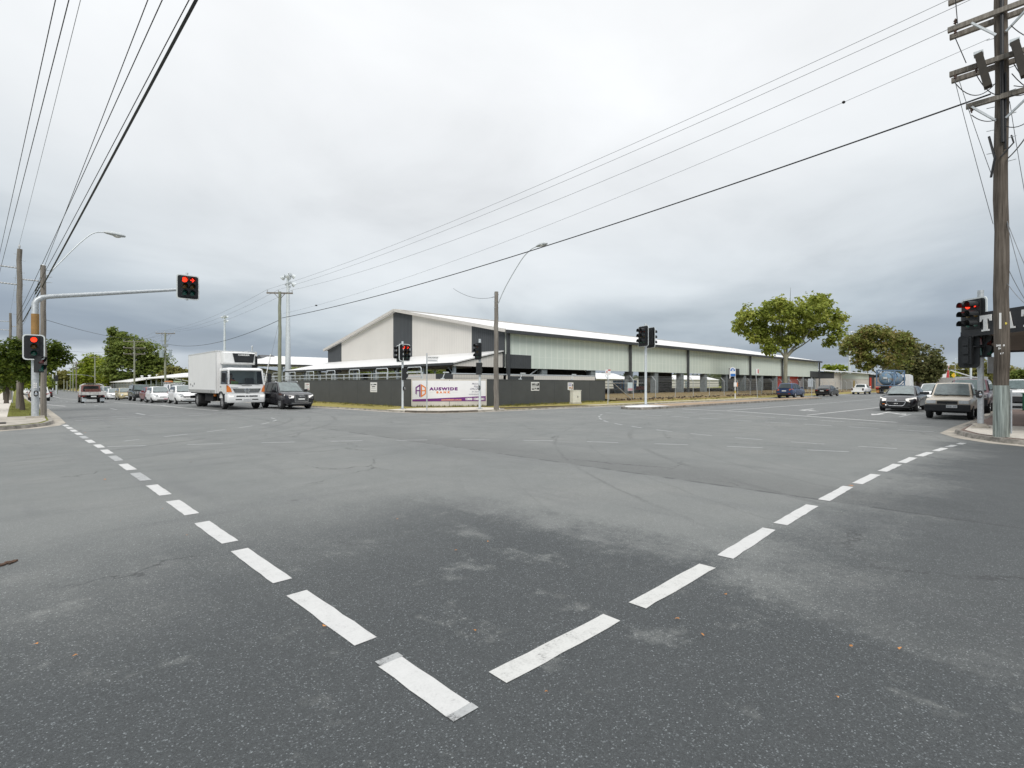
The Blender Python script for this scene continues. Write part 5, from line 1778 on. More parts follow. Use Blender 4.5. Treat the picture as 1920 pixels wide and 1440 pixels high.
for k, px, d in (('l1', 104, 9.8), ('l2', 129, 9.2), ('r', 277, 9.6)):
    q = P3(px, -4, d)
    wire({'l1': 'leftmost black wire running from the upper left insulator up out of the picture', 'l2': 'second black wire from the left, from the lower left insulator up out of the picture', 'r': 'black wire from the single right insulator of the left pole up out of the picture'}[k], A_[k], A_[k] + (q - A_[k]) * 1.5, .009, .05, WIRE, gs_)
    wire('wire span between the two timber poles at the left picture edge', A_[k], B_[k], .012, .5, WIRE, 'wire spans between the two left poles')
q = P3(151, -4, 11); wire('faint thin grey wire from the top of the left timber pole', A_['t'], A_['t'] + (q - A_['t']) * 1.5, .006, .05, WIREG, gs_)
wire('faint grey top wire between the two timber poles at the left edge', A_['t'], B_['t'], .006, .5, WIREG, gs_)
zs_ = P3(33, 599, d1 - .3)
b = MB()
q5, q6, q7 = P3(302, -4, 9), P3(349, -4, 8.8), P3(363, -4, 8)
wire('upper black wire crossing the lamp pole top toward the left timber pole', P3(31, 598, d1), P3(31, 598, d1).lerp(q5, 1.4), .009, .10, WIRE, gs_)
wire('lower black wire crossing the lamp pole top toward the left timber pole', P3(31, 606, d1), P3(31, 606, d1).lerp(q6, 1.4), .009, .16, WIRE, gs_)
wire('thick black bundled cable descending from the top of the picture to the left poles', P3(43, 603, d1 - .3), P3(43, 603, d1 - .3).lerp(q7, 1.5), .024, .12, WIRE)
for i, (ta, tb) in enumerate((((80, 520), (66, 546)), ((81, 527), (66, 552)))):
    c = MB(); pa, pb = P3(*ta, 25.5), P3(*tb, 27.2); k = 10
    c.tube([pa.lerp(pb, j / k) for j in range(k + 1)], [.035 if j % 2 else .02 for j in range(k + 1)], 6)
    tag(c.build('strain_insulator', BLACK), ('upper' if i == 0 else 'lower') + ' black strain insulator in the wire beside the left lamp pole', 'insulator')

# ---- timber lamp pole in front of the banner
lp = thing('lamp_pole', 'weathered timber lamp pole with curved arm and lamp on the far corner', 'lamp pole', (20.65, 22.75, ZF))
pole_part(lp, zh(547, 30.7) - ZF, .165, .115, WOODG)
hp = zh(547, 30.7) - ZF
street_lamp_arm(lp, [(.02, -.12, hp - .75), (.05, -.8, hp + .25), (.1, -2.0, hp + 1.55), (.12, -2.7, hp + 2.0), (.14, -3.2, hp + 2.12)], (.03, -1, .03), .7)
b = MB()
for z in (hp - .15, hp - .6, hp - .95):
    b.box(-.17, .17, -.02, .02, z - .03, z + .03)
b.tube([(-.14, 0, hp - .3), (-.3, .05, hp - .35)], .02, 6)
b.build('bracket', GALV, lp)

# ---- poles along the far side of the left road
def t_pole(label, px, py_top, d, arms, transf=False, m=WOODT, group=None, lamp=None):
    x, y = at(px, d)
    z0 = zg(x, y) + ZF
    h = zh(py_top, d) - z0
    t = thing('power_pole', label, 'power pole', (x, y, z0), 0, group)
    pole_part(t, h, .17, .125, m)
    for dz, half, ang in arms:
        c = MB(); dx, dy = math.cos(ang) * half, math.sin(ang) * half
        c.bar((-dx, -dy, h - dz), (dx, dy, h - dz), .1, .13)
        c.bar((-dx * .45, -dy * .45, h - dz), (0, 0, h - dz - .55), .04); c.bar((dx * .45, dy * .45, h - dz), (0, 0, h - dz - .55), .04)
        c.build('crossarm', WOODG, t)
        for u_ in (-.95, -.1, .95):
            c = MB(); insul(c, (dx * u_, dy * u_, h - dz + .06), .26, .055); c.build('insulator', PORC, t)
    if transf:
        for a in (-.55, .6):
            c = MB(); c.tube([(a, -.3, h - 3.9), (a, -.3, h - 2.9)], .3 if a < 0 else .2, 12)
            for q in (-.12, .12):
                c.tube([(a + q, -.3, h - 2.9), (a + q, -.3, h - 2.6)], .05, 6)
            c.build('transformer', mat('pale blue-grey transformer', (.36, .42, .45), .5, .2, .1, 5), t)
        c = MB(); c.bar((-.8, -.3, h - 2.75), (.9, -.3, h - 2.75), .1); c.bar((-.7, 0, h - 1.3), (.4, 0, h - 1.3), .1); c.box(-.35, .35, -.2, .2, h - 2.2, h - 1.8); c.build('cross_bracket', STEELG, t)
        c = MB(); loop(c, (-.5, 0, h), (-.4, 0, h - 2), .1); loop(c, (.8, 0, h - .1), (.2, 0, h - 1.2), .3); loop(c, (.7, -.3, h - 3.2), (.2, 0, h - 4.9), -.5); loop(c, (.9, -.3, h - 3), (.2, 0, h - 4.5), -.5); c.build('jumper_cable', WIRE, t)
    if lamp:
        street_lamp_arm(t, [(0, 0, lamp[1]), (lamp[0] * .5, 0, lamp[1] + .5), (lamp[0], 0, lamp[1] + .55)], (lamp[0], 0, .05))
    return x, y, z0, h


a45 = R(20)
PA = t_pole('green-grey treated power pole with one crossarm rising behind the dark wagon', 524.5, 547, 46, [(.12, 1.12, R(-38))])
PB = t_pole('power pole with transformer cans standing behind the white hatchbacks', 310, 624, 81, [(.1, 1.35, R(-30))], True)
PC = t_pole('leaning-looking pole with two wide crossarms in front of the big fig tree', 252, 639, 102, [(.15, 1.9, R(-30)), (1.4, 1.9, R(-30)), (2.6, 1.9, R(-30))])
PD = t_pole('pale pole with one crossarm and lamp behind the tray truck', 178, 668, 140, [(.3, 1.6, R(-30))], lamp=(-5, 4.3))
PE = t_pole('far pole with a wide crossarm near the bend of the left road', 143, 678, 150, [(.2, 2.2, R(-40))], m=WOODG)
PF = t_pole('far pole with two crossarms and twin street lamps beside the junction', 137, 680.5, 158, [(.2, 2., R(-40)), (1.6, 1.2, R(-40))], lamp=(-4, 8.5))
for px, py, d in ((107, 704, 126), (126, 714, 165), (120, 712, 165), (132, 699, 172)):
    x, y = at(px, d)
    t = thing('bare_pole', 'thin bare grey pole among the roadside scrub beyond the far junction', 'pole', (x, y, -.85), 0, 'thin poles at the far junction')
    pole_part(t, zh(py, d) + .85, .16, .12, WOODT, 0, n=8)
# stay wire of the first far pole
wire('guy wire with white guard running from the far pole down beside the truck', P3(523, 603, 46), P3(493, 735, 44.5), .012, 0, WIREG)
c = MB(); pa, pb = P3(507, 664, 45.2), P3(493, 735, 44.5); c.tube([pa, pb], .035, 6); tag(c.build('guy_guard', WHITEP), 'white plastic guard on the guy wire right of the truck cab', 'guy guard')

# ---- wires from the right pole across the junction
hx = Vector((19.72, .86, .14))
pa_h = PA[3] + PA[2]
def armpt(P, half, ang, u_, dz):
    return Vector((P[0] + math.cos(ang) * half * u_, P[1] + math.sin(ang) * half * u_, P[2] + P[3] - dz + .3))
def on_wire(a, b_, sag, px):
    best = None
    for i in range(801):
        t = i / 800
        p = a.lerp(b_, t); p.z -= sag * 4 * t * (1 - t)
        q = 960 + F * (CX * p.x - SX * p.y) / (SX * p.x + CX * p.y)
        if best is None or abs(q - px) < best[0]:
            best = (abs(q - px), p)
    return best[1]


gw = 'wires crossing from the right pole to the far pole'
e1, e2, e3 = armpt(PA, 1.12, R(-38), -.95, .12), armpt(PA, 1.12, R(-38), -.1, .12), armpt(PA, 1.12, R(-38), .95, .12)
s1_ = P3(1745, -3, 15.2); s2_ = P3(1797, -3, 14.9); s3_ = P3(1800, 45, 14.4); s4_ = P3(1856, 72, 14.3)
wire('uppermost fine grey wire across the sky from the right pole', e1 + (s1_ - e1) * 1.12, e1, .0075, .75, WIREG, gw, 26)
wire('second fine grey wire across the sky from the right pole', e2 + (s2_ - e2) * 1.08, e2, .0075, .72, WIREG, gw, 26)
wire('third fine grey wire across the sky, dead-ended on the right pole crossarm', s3_, e3, .0075, .85, WIREG, gw, 26)
wire('fine grey wire with a small black spacer, below the other three across the sky', s4_, P3(531, 588, 46), .006, .8, WIREG, gw, 26)
tag(MB().ball(on_wire(s4_, P3(531, 588, 46), .8, 1583), .07, .05, .04).build('wire_spacer', BLACK), 'small black spacer on the fine wire in the upper right sky', 'spacer')
tag(MB().ball(on_wire(s4_, P3(531, 588, 46), .8, 593), .1, .08, .06).build('wire_spacer', BLACK), 'tiny black spacer on the fine wire left of the big shed roof', 'spacer')
wire('thick black cable sagging from the right pole across to the far pole', P3(1858, 176, 14.2), P3(529, 596, 46), .024, .62, WIRE, None, 30)
wire('thin service cable drooping from the thick cable to the far corner lamp pole', P3(850, 541, 33.3), P3(934, 555, 30.7), .01, .35, WIRE)
wire('thick black cable continuing from the far pole toward the transformer pole', P3(524, 600, 46), P3(314, 645, 81), .022, 1.1, WIRE)
for k, u_ in enumerate((-.95, -.1, .95)):
    wire('fine wire sagging between the far pole and the transformer pole', armpt(PA, 1.12, R(-38), u_, .12), armpt(PB, 1.35, R(-30), u_, .1), .008, .8, WIREG, 'fine wires between the far pole and the transformer pole')
    wire('fine wire between the transformer pole and the wide double-armed pole', armpt(PB, 1.35, R(-30), u_, .1), armpt(PC, 1.9, R(-30), u_, .15), .009, .4, WIREG, 'fine wires beyond the transformer pole')
wire('dark wire crossing the road from the left lamp pole to the transformer pole', P3(84, 599, 25.7), P3(308, 626, 81), .012, .9, WIRE)
wire('dark low wire crossing the left road in front of the distant trees', P3(112, 657, 60), P3(206, 659, 110), .014, .2, WIRE)
wire('dark wire from the transformer pole toward the fig tree', P3(308, 647, 81), P3(254, 655, 102), .02, .3, WIRE)
wire('faint wire along the far left poles above the scrub', P3(95, 687, 130), P3(143, 690, 150), .018, .3, WIRE)
# down wires near the right pole
gd = 'service wires fanning down from the right power pole'
for (ax, ay, da), (bx, by, db) in (((1790, 150, 14.3), (1862, 420, 15.0)), ((1798, 150, 14.4), (1860, 330, 14.6)), ((1880, 385, 14.4), (1922, 545, 13.3)), ((1883, 400, 14.4), (1925, 505, 12.8)), ((1884, 525, 14.3), (1925, 572, 13.2)), ((1886, 300, 14.4), (1928, 250, 12.9)), ((1893, 190, 14.2), (1921, 360, 14)), ((1884, 490, 14.3), (1922, 562, 14))):
    wire('thin grey service wire hanging beside the right power pole', P3(ax, ay, da), P3(bx, by, db), .008 if ay != 300 else .016, .05, WIREG, gd, 8)

# ---- floodlight masts
def flood(label, px, py, d, r0, r1, lamps=True):
    x, y = at(px, d)
    t = thing('floodlight_mast', label, 'floodlight', (x, y, .3))
    h = zh(py, d) - .3
    c = MB(); c.tube([(0, 0, 0), (0, 0, h * .45), (0, 0, h)], [r0, (r0 + r1) * .55, r1], 10); c.build('mast', GALV_P, t, smooth=True)
    if lamps:
        c = MB(); c.box(-.12, .12, -.9, .9, h - .15, h); c.box(-.12, .12, -.9, .9, h - 1.2, h - 1.05); c.build('lamp_bracket', GALV, t)
        l0 = None
        for k in range(6):
            if l0 is None:
                c = MB(); c.lathe([(.05, 0), (.2, .12), (.34, .4), (.34, .44), (0, .44)], Matrix.Rotation(R(120), 4, 'Y'), 10); c.bar((0, 0, 0), (-.2, 0, .25), .12); l0 = c.build('lamp', GALV_P, t)
                l0.location = (.2, -.8, h)
            else:
                o = l0.copy(); COL.objects.link(o); o.parent = t; o.location = (.2 if k < 4 else -.2, -.8 + (k % 2) * 1.6, h - 1.1 * ((k // 2) % 2)); o.rotation_euler = (0, 0, R(35 * (k - 2)))
    return t


flood('tall tapered white floodlight mast left of the big shed', 540, 517, 70, .40, .16)
flood('thin distant floodlight mast above the truck box', 421, 593, 135, .35, .18)
flood('slim white mast rising behind the second street tree on the right', 1593, 622, 150, .42, .22)
# street lamps far right
for lab, px, py, d, arm in (('tall curved street lamp pole down the right-hand road left of the ute', 1791, 672, 90, 3.2), ('distant slender street lamp with long arm far right', 1778, 693, 150, 4.)):
    x, y = at(px, d)
    t = thing('street_lamp', lab, 'street lamp', (x, y, 0))
    h = zh(py, d)
    street_lamp_arm(t, [(0, 0, 0), (0, 0, h * .5), (0, 0, h * .93), (.25, -.3, h), (arm * .55, -arm * .7, h + .06)], (.6, -.75, .02))
x, y = at(1820, 80); t = thing('bare_pole', 'short leaning grey post standing above the cars on the right', 'pole', (x, y, 0)); c = MB(); c.tube([(0, 0, 0), (.3, 0, zh(690, 80))], .14, 8); c.build('pole', GALV_P, t)
# ------------------------------------------------------------------ vegetation
def leaf_material(name, cols, trans=.36):
    m = bpy.data.materials.new(name); m.use_nodes = True
    nt = m.node_tree; b = nt.nodes['Principled BSDF']
    g = nt.nodes.new('ShaderNodeNewGeometry')
    tc = nt.nodes.new('ShaderNodeTexCoord')
    n = N(nt, 'ShaderNodeTexNoise', Scale=.45, Detail=3.); nt.links.new(tc.outputs['Object'], n.inputs['Vector'])
    s = math_node(nt, 'ADD', math_node(nt, 'MULTIPLY', g.outputs['Random Per Island'], .55), math_node(nt, 'MULTIPLY', math_node(nt, 'SUBTRACT', n.outputs['Fac'], .3), 1.1), clamp=True)
    c = ramp(nt, s, [(i / (len(cols) - 1), k) for i, k in enumerate(cols)])
    nt.links.new(c, b.inputs['Base Color']); b.inputs['Roughness'].default_value = .55
    b.inputs['Specular IOR Level'].default_value = .25
    tl_ = nt.nodes.new('ShaderNodeBsdfTranslucent'); nt.links.new(c, tl_.inputs['Color'])
    ms = nt.nodes.new('ShaderNodeMixShader'); ms.inputs[0].default_value = trans
    nt.links.new(b.outputs[0], ms.inputs[1]); nt.links.new(tl_.outputs[0], ms.inputs[2])
    nt.links.new(ms.outputs[0], nt.nodes['Material Output'].inputs['Surface'])
    return m


LF_A = leaf_material('street tree leaves', [(0.147, 0.191, 0.032), (0.251, 0.301, 0.052), (0.368, 0.405, 0.081), (0.5, 0.471, 0.132)])
LF_B = leaf_material('rusty tipped leaves', [(0.115, 0.147, 0.036), (0.192, 0.224, 0.051), (0.282, 0.262, 0.083), (0.371, 0.243, 0.115)])
LF_C = leaf_material('dark grey-green leaves', [(0.077, 0.09, 0.038), (0.128, 0.141, 0.051), (0.192, 0.192, 0.077), (0.256, 0.205, 0.102)])
LF_D = leaf_material('deep green glossy leaves', [(.03, .055, .010), (.07, .11, .015), (.14, .18, .022), (.24, .27, .03)])
LF_E = leaf_material('fig leaves', [(0.096, 0.134, 0.036), (0.16, 0.211, 0.049), (0.23, 0.282, 0.064), (0.307, 0.333, 0.102)])
LF_F = leaf_material('scrub leaves', [(0.128, 0.134, 0.051), (0.205, 0.205, 0.058), (0.282, 0.269, 0.083), (0.358, 0.282, 0.102)])
LF_G = leaf_material('bright pine leaves', [(0.154, 0.211, 0.026), (0.243, 0.314, 0.032), (0.333, 0.384, 0.045), (0.384, 0.41, 0.077)])
BARKP = timber('pale blotched bark', (.16, .15, .11), (.27, .26, .20), (.36, .35, .28))
BARKD = timber('dark bark', (.05, .042, .035), (.10, .085, .07), (.15, .13, .11))


def crown(name, m, parent, blobs, n_clump, per, leaf, rr, seed, flat=.75, shell=.55, shape=(1, 1, .75)):
    """leaf-sized faces gathered in clumps; blobs = [(cx,cy,cz,rx,ry,rz,weight)]"""
    r_ = random.Random(seed)
    mb = MB()
    ws = [bl[6] for bl in blobs]
    cl = []
    for _ in range(n_clump):
        bl = r_.choices(blobs, ws)[0]
        while True:
            p = Vector((r_.uniform(-1, 1), r_.uniform(-1, 1), r_.uniform(-1, 1)))
            L = p.length
            if .05 < L <= 1 and r_.random() < (L ** 2 * (1 - .0) + (1 - shell) * .6):
                break
        cl.append(Vector((bl[0] + p.x * bl[3], bl[1] + p.y * bl[4], bl[2] + p.z * bl[5])))
    for c in cl:
        k = r_.uniform(.6, 1.25)
        for _ in range(int(per * r_.uniform(.6, 1.3))):
            q = Vector((r_.gauss(0, .5), r_.gauss(0, .5), r_.gauss(0, .5)))
            if q.length > 1.15:
                q = q.normalized() * r_.uniform(.6, 1.1)
            p = c + Vector((q.x * rr * shape[0], q.y * rr * shape[1], q.z * rr * shape[2])) * k
            s = leaf * r_.uniform(.6, 1.35)
            nrm = (q.normalized() * .5 + Vector((r_.uniform(-1, 1), r_.uniform(-1, 1), r_.uniform(-.2, 1) + flat * .6))).normalized()
            u = nrm.orthogonal().normalized()
            u.rotate(Matrix.Rotation(r_.uniform(0, 6.28), 3, nrm))
            v = nrm.cross(u)
            d = nrm * s * .22
            mb.raw([p - u * s * .5, p - v * s * .34 + d * .6, p + u * s * .5 - d * .5, p + v * s * .34 + d * .6], [(0, 1, 2, 3)])
    return mb.build(name, m, parent), cl


def limbs(name, m, parent, base, r0, tips, seed, fork, lean=(0, 0)):
    """trunk to a fork height, then limbs that sweep to the tips"""
    r_ = random.Random(seed)
    mb = MB()
    b0 = Vector(base); f = b0 + Vector((lean[0], lean[1], fork))
    mb.tube([b0 + Vector((0, 0, -.2)), b0.lerp(f, .12), b0.lerp(f, .5) + Vector((r_.uniform(-.08, .08), 0, 0)), f], [r0 * 1.25, r0 * 1.03, r0 * .9, r0 * .84], 10)
    for t, rt in tips:
        t = Vector(t)
        mid = f.lerp(t, .45) + Vector((r_.uniform(-.3, .3), r_.uniform(-.3, .3), r_.uniform(.2, .5) - (t - f).length * .06))
        mb.tube(smooth_pts3([f - Vector((0, 0, .25)), f.lerp(mid, .35) + Vector((0, 0, .1)), mid, t], 4), [r0 * rt * (1 - .82 * i / 12) for i in range(13)], 7)
        for k in range(4):
            u_ = r_.uniform(.4, .95)
            s = f.lerp(mid, u_ * 2) if u_ < .5 else mid.lerp(t, u_ * 2 - 1)
            e = s + Vector((r_.uniform(-1, 1), r_.uniform(-1, 1), r_.uniform(.1, .9))).normalized() * (t - f).length * r_.uniform(.25, .45)
            mb.tube([s, s.lerp(e, .5) + Vector((0, 0, .12)), e], [r0 * .16, r0 * .1, r0 * .04], 5)
    return mb.build(name, m, parent, smooth=True)


def W2(l, d):
    """sideways l and deep d, as seen from the corner, to world offsets"""
    return (CX * l + SX * d, -SX * l + CX * d)


def tree(label, px, py0, d, blobs, trunk_r, fork, leafm, barkm, n_clump, per, leaf, rr, seed, tips, lean=(0, 0), group=None, z0=None, shape=(1, 1, .75), name='street_tree', flat=.75, shell=.55):
    """blobs given in picture columns/rows at depth d: (px, py, half width px, half height px, weight)"""
    x, y = at(px, d)
    zb = (ZF + zg(x, y)) if z0 is None else z0
    t = thing(name, label, 'tree', (x, y, zb), 0, group)
    s = d / F
    B3 = []
    for (bx, by, hw, hh, w_, *dd) in blobs:
        off = dd[0] if dd else 0.
        ox, oy = W2((bx - px) * s, off)
        rx = hw * s
        B3.append((ox, oy, zh(by, d) - zb, rx, rx, hh * s, w_))
    crown('crown', leafm, t, B3, n_clump, per, leaf, rr, seed, flat, shell, shape)
    tp = []
    for (tx, ty, dd, rt) in tips:
        ox, oy = W2((tx - px) * s, dd)
        tp.append(((ox, oy, zh(ty, d) - zb), rt))
    lx, ly = W2(lean[0], lean[1])
    limbs('trunk', barkm, t, (0, 0, 0), trunk_r, tp, seed, fork, (lx, ly))
    return t


# the big street tree on the right
tree('large spreading street tree with flat yellow-green crown behind the blue wagon', 1472, 742, 66,
     [(1414, 607, 29.0, 23.9, 1.0, 1), (1398, 590, 15.8, 12.9, .4, -1), (1446, 590, 29.9, 27.6, 1.1, -2), (1470, 580, 31.7, 23.9, 1.0, 2), (1503, 585, 33.4, 29.4, 1.2, -2), (1542, 580, 29.9, 25.8, 1.1, 1), (1556, 562, 15.8, 12.9, .4, 2), (1422, 632, 21.1, 14.7, .6, 0), (1441, 650, 13.2, 14.7, .4, -1), (1474, 620, 29.9, 27.6, .9, 0), (1523, 620, 26.4, 16.6, .7, 1), (1554, 622, 15.8, 14.7, .4, -1), (1569, 597, 11.4, 7.4, .25, 0), (1479, 640, 17.6, 11.0, .35, 0), (1559, 640, 7.0, 7.4, .12, 0)],
     .27, 5.0, LF_A, BARKP, 330, 40, .42, .80, 11, [((1412), 610, 0, .6), (1400, 596, 1, .5), (1450, 570, -1.5, .6), (1490, 560, 1, .7), (1545, 575, -1, .75), (1570, 600, 1, .5), (1520, 615, 0, .6), (1440, 645, -1, .45)], (.1, 0))
tree('rusty-tipped leaning street tree behind the tank truck', 1662, 738, 105,
     [(1600, 650, 22, 18, .8), (1630, 633, 30, 20, 1.1), (1665, 635, 34, 22, 1.2), (1690, 650, 20, 28, .9), (1640, 665, 34, 22, 1.), (1620, 680, 22, 14, .6), (1680, 680, 22, 16, .6)],
     .30, 2.6, LF_B, BARKP, 230, 36, .62, 1.15, 12, [(1628, 684, 0, .6), (1610, 660, 1, .5), (1662, 650, -1, .6), (1690, 655, 1, .5), (1650, 640, 0, .5)], (-.8, 0), z0=.1)
tree('dark grey-green tree beside the tank truck further down the right-hand road', 1722, 738, 128,
     [(1722, 672, 32, 26, 1.2), (1745, 690, 22, 16, .6), (1700, 695, 26, 22, .9), (1728, 703, 28, 12, .6), (1752, 682, 12, 9, .3)],
     .5, 2.5, LF_C, BARKD, 210, 34, .75, 1.4, 13, [(1720, 660, 0, .6), (1745, 680, 1, .5), (1700, 690, -1, .5)], z0=.1)
# left street trees
tree('glossy deep green street tree on the left footpath behind the red signal', 42, 770, 29,
     [(20, 672, 30, 34, 1.3, 1), (45, 660, 26, 22, 1.0, -.5), (55, 690, 24, 26, .9, 0), (8, 700, 24, 20, .8, 0), (96, 664, 14, 22, .55, .5), (88, 690, 16, 22, .5, 0), (100, 650, 10, 10, .25, 0), (68, 672, 16, 24, .6, .5)],
     .115, 1.9, LF_D, BARKD, 230, 40, .17, .34, 14, [(20, 660, .5, .7), (52, 655, -.5, .7), (96, 665, .3, .55), (5, 690, 0, .5), (75, 680, 0, .5)], z0=.13)
for i, (px, d, bl) in enumerate(((12, 44, [(4, 690, 18, 20, 1), (18, 702, 14, 14, .6), (10, 716, 16, 10, .4)]), (9, 66, [(2, 700, 16, 16, 1), (14, 708, 10, 12, .5)]), (66, 85, [(62, 712, 10, 10, .8), (72, 716, 8, 8, .5)]), (79, 110, [(80, 714, 8, 9, 1), (86, 722, 6, 6, .5)]))):
    tree(['second street tree on the left footpath, half hidden by the nearer one', 'third street tree on the left footpath at the picture edge', 'small bright shrubby tree behind the left mast', 'small dark tree beyond the left lamp pole'][i], px, 760, d, bl, .16, 1.8, [LF_D, LF_D, LF_G, LF_E][i], BARKD, 70, 30, .16 + d * .0045, .42 + d * .008, 20 + i, [(px - 5, 700, 0, .6), (px + 4, 705, 0, .5)], z0=.13 + zg(0, at(px, d)[1]))
# big fig with columnar pine
tree('huge layered fig tree rising behind the parked queue on the left road', 266, 722, 165,
     [(245, 655, 24, 14, .8, 0), (268, 652, 26, 12, .7, -3), (255, 675, 40, 12, 1.1, 1), (290, 672, 24, 10, .6, 0), (285, 690, 32, 14, .9, 0), (240, 695, 36, 18, 1.1, -2), (265, 708, 40, 10, .8, 0), (235, 640, 14, 12, .4, 0), (305, 696, 12, 12, .3, 0)],
     1.0, 4.0, LF_E, BARKD, 330, 42, .88, 2.2, 31, [(240, 660, 0, .5), (275, 660, 1, .5), (295, 680, 0, .5), (230, 690, 0, .5), (265, 690, -2, .5)], z0=-.6, shape=(1.5, 1.5, .36), name='fig_tree', flat=1.6)
tree('narrow columnar pine at the left edge of the big fig tree', 213, 722, 163,
     [(213, 622, 7, 8, .5), (214, 640, 8, 12, .7), (212, 665, 9, 20, 1.0), (213, 692, 9, 16, .8), (232, 632, 9, 10, .5), (228, 650, 12, 12, .6)],
     .5, 5, LF_E, BARKD, 140, 40, .7, 1.15, 32, [(213, 640, 0, .5), (230, 640, 0, .4)], z0=-.6, name='pine_tree')
FAR = [('yellow-green rounded pine tree behind the tray truck', 178, 175, [(172, 678, 14, 10, .8), (186, 688, 22, 14, 1.0), (178, 704, 26, 14, 1.0), (160, 708, 16, 12, .6)], LF_G, 150, .95, 1.8),
       ('bright green tree between the fig and the yellow-green pine', 203, 165, [(203, 690, 12, 10, 1), (204, 706, 12, 12, 1)], LF_G, 70, .8, 1.5),
       ('dark olive tree overhanging the far bend of the left road', 158, 190, [(158, 696, 14, 14, 1), (160, 712, 16, 12, 1), (150, 716, 10, 10, .5)], LF_E, 100, .95, 1.7),
       ('scrubby trees at the far junction right of the thin poles', 128, 205, [(118, 704, 12, 7, .8), (130, 710, 16, 10, 1), (145, 712, 12, 12, .8), (112, 716, 12, 12, .8)], LF_F, 140, 1.0, 1.8),
       ('dull green scrub trees at the far end of the left road', 98, 215, [(92, 720, 16, 8, 1), (104, 716, 12, 10, .8), (84, 724, 10, 8, .6)], LF_F, 100, 1.0, 1.7),
       ('small rounded tree above the long saleyard roof', 341, 150, [(336, 700, 8, 9, .8), (344, 704, 7, 12, .8), (332, 708, 8, 6, .4)], LF_F, 60, .7, 1.2),
       ('yellowing bush at the right side of the big fig tree', 318, 140, [(316, 700, 8, 11, 1), (310, 706, 8, 8, .6)], LF_F, 50, .7, 1.2),
       ('bright green tree beside the grey gabled house', 1762, 160, [(1758, 704, 14, 6, 1), (1775, 706, 14, 7, 1), (1745, 708, 10, 5, .5)], LF_G, 90, .95, 1.7),
       ('broad yellow-green trees above the cars on the right', 1815, 175, [(1800, 696, 22, 10, 1), (1830, 692, 28, 12, 1.2), (1858, 696, 20, 12, 1), (1815, 708, 36, 10, 1)], LF_F, 200, 1.05, 1.9),
       ('olive tree behind the big dark power pole', 1890, 165, [(1892, 700, 14, 10, 1), (1885, 710, 14, 8, 1)], LF_F, 80, 1.0, 1.7),
       ('feathery palm-like tree at the right picture edge', 1918, 150, [(1912, 704, 10, 8, 1), (1925, 708, 12, 10, 1)], LF_E, 60, .9, 1.6),
       ('dark tops of trees above the grey house on the right', 1755, 210, [(1740, 695, 10, 8, .8), (1765, 692, 9, 6, .7), (1780, 696, 9, 5, .6)], LF_C, 80, 1.0, 1.6),
       ('low green treetop above the cream shed roof', 1570, 190, [(1560, 690, 11, 3, 1), (1575, 690, 10, 3, 1)], LF_G, 40, 1.0, 1.4),
       ('tree seen through the open shed left of the red doors', 1404, 150, [(1404, 714, 16, 9, 1), (1412, 706, 12, 6, .6)], LF_C, 80, .9, 1.6),
       ('pale tree seen through the open shed behind the bus stop', 1373, 165, [(1371, 716, 9, 6, 1)], LF_F, 40, .9, 1.3),
       ('green trees seen under the lean-to roof', 800, 150, [(785, 697, 22, 8, 1), (830, 699, 24, 6, .8), (725, 699, 30, 5, .8), (660, 699, 20, 6, .7)], LF_E, 150, 1.0, 1.7),
       ('green tree seen under the grandstand roof', 575, 160, [(572, 690, 14, 5, 1), (590, 692, 12, 4, .7)], LF_G, 60, 1.0, 1.5)]
for i, (lab, px, d, bl, m, n, leaf, rr) in enumerate(FAR):
    tree(lab, px, 725, d, bl, .3, 2.2, m, BARKD, n, 32, leaf, rr, 50 + i, [(bl[0][0], bl[0][1] + 3, 0, .6), (bl[-1][0], bl[-1][1], 0, .5)], z0=-.6, name='distant_tree')

# the far belt of woodland on the horizon: nobody could count its trees
r_ = random.Random(99)
mb = MB()
for i in range(1500):
    a = R(r_.uniform(-8, 100)); d = r_.uniform(330, 560)
    x, y = math.cos(a) * d, math.sin(a) * d
    h = 3.2 * math.exp(-((math.degrees(a) - 20) / 40) ** 2) + r_.uniform(2.5, 6.)
    for k in range(9):
        p = Vector((x + r_.gauss(0, 4), y + r_.gauss(0, 4), r_.uniform(-1, h)))
        s = r_.uniform(1.4, 3.)
        nrm = Vector((r_.uniform(-1, 1), r_.uniform(-1, 1), r_.uniform(0, 1))).normalized(); u = nrm.orthogonal().normalized(); v = nrm.cross(u)
        mb.raw([p - u * s, p - v * s * .8, p + u * s, p + v * s * .8], [(0, 1, 2, 3)])
tag(mb.build('far_woodland', leaf_material('far woodland leaves', [(.07, .085, .05), (.10, .12, .065), (.13, .145, .08)])), 'distant belt of woodland along the horizon', 'woodland', kind='stuff')
# ------------------------------------------------------------------ vehicles
PAINTS = {}


def paint(name, col, rough=.28, metal=0., coat=.45):
    if name not in PAINTS:
        PAINTS[name] = mat(name, col, rough, metal, .05, 2.5, coat=coat)
    return PAINTS[name]


WELL = mat('black wheel well', (.008, .008, .009), .9, 0, .1, 5)
TRIMB = mat('black bumper plastic', (.022, .023, .025), .6, 0, .15, 12)
ALLOY = mat('alloy wheel', (.45, .46, .47), .3, .7, .1, 9)
STEELW = mat('white steel wheel', (.62, .62, .60), .5, .1, .12, 9)
SEAM = mat('panel gap', (.01, .01, .011), .8, 0, .1, 5)
GREYW = mat('grey dusty steel wheel', (.30, .30, .30), .6, .1, .15, 9)
WSCR = mat('windscreen glass', (.10, .135, .135), .06, 0, .25, 3, spec=.5, coat=.25)


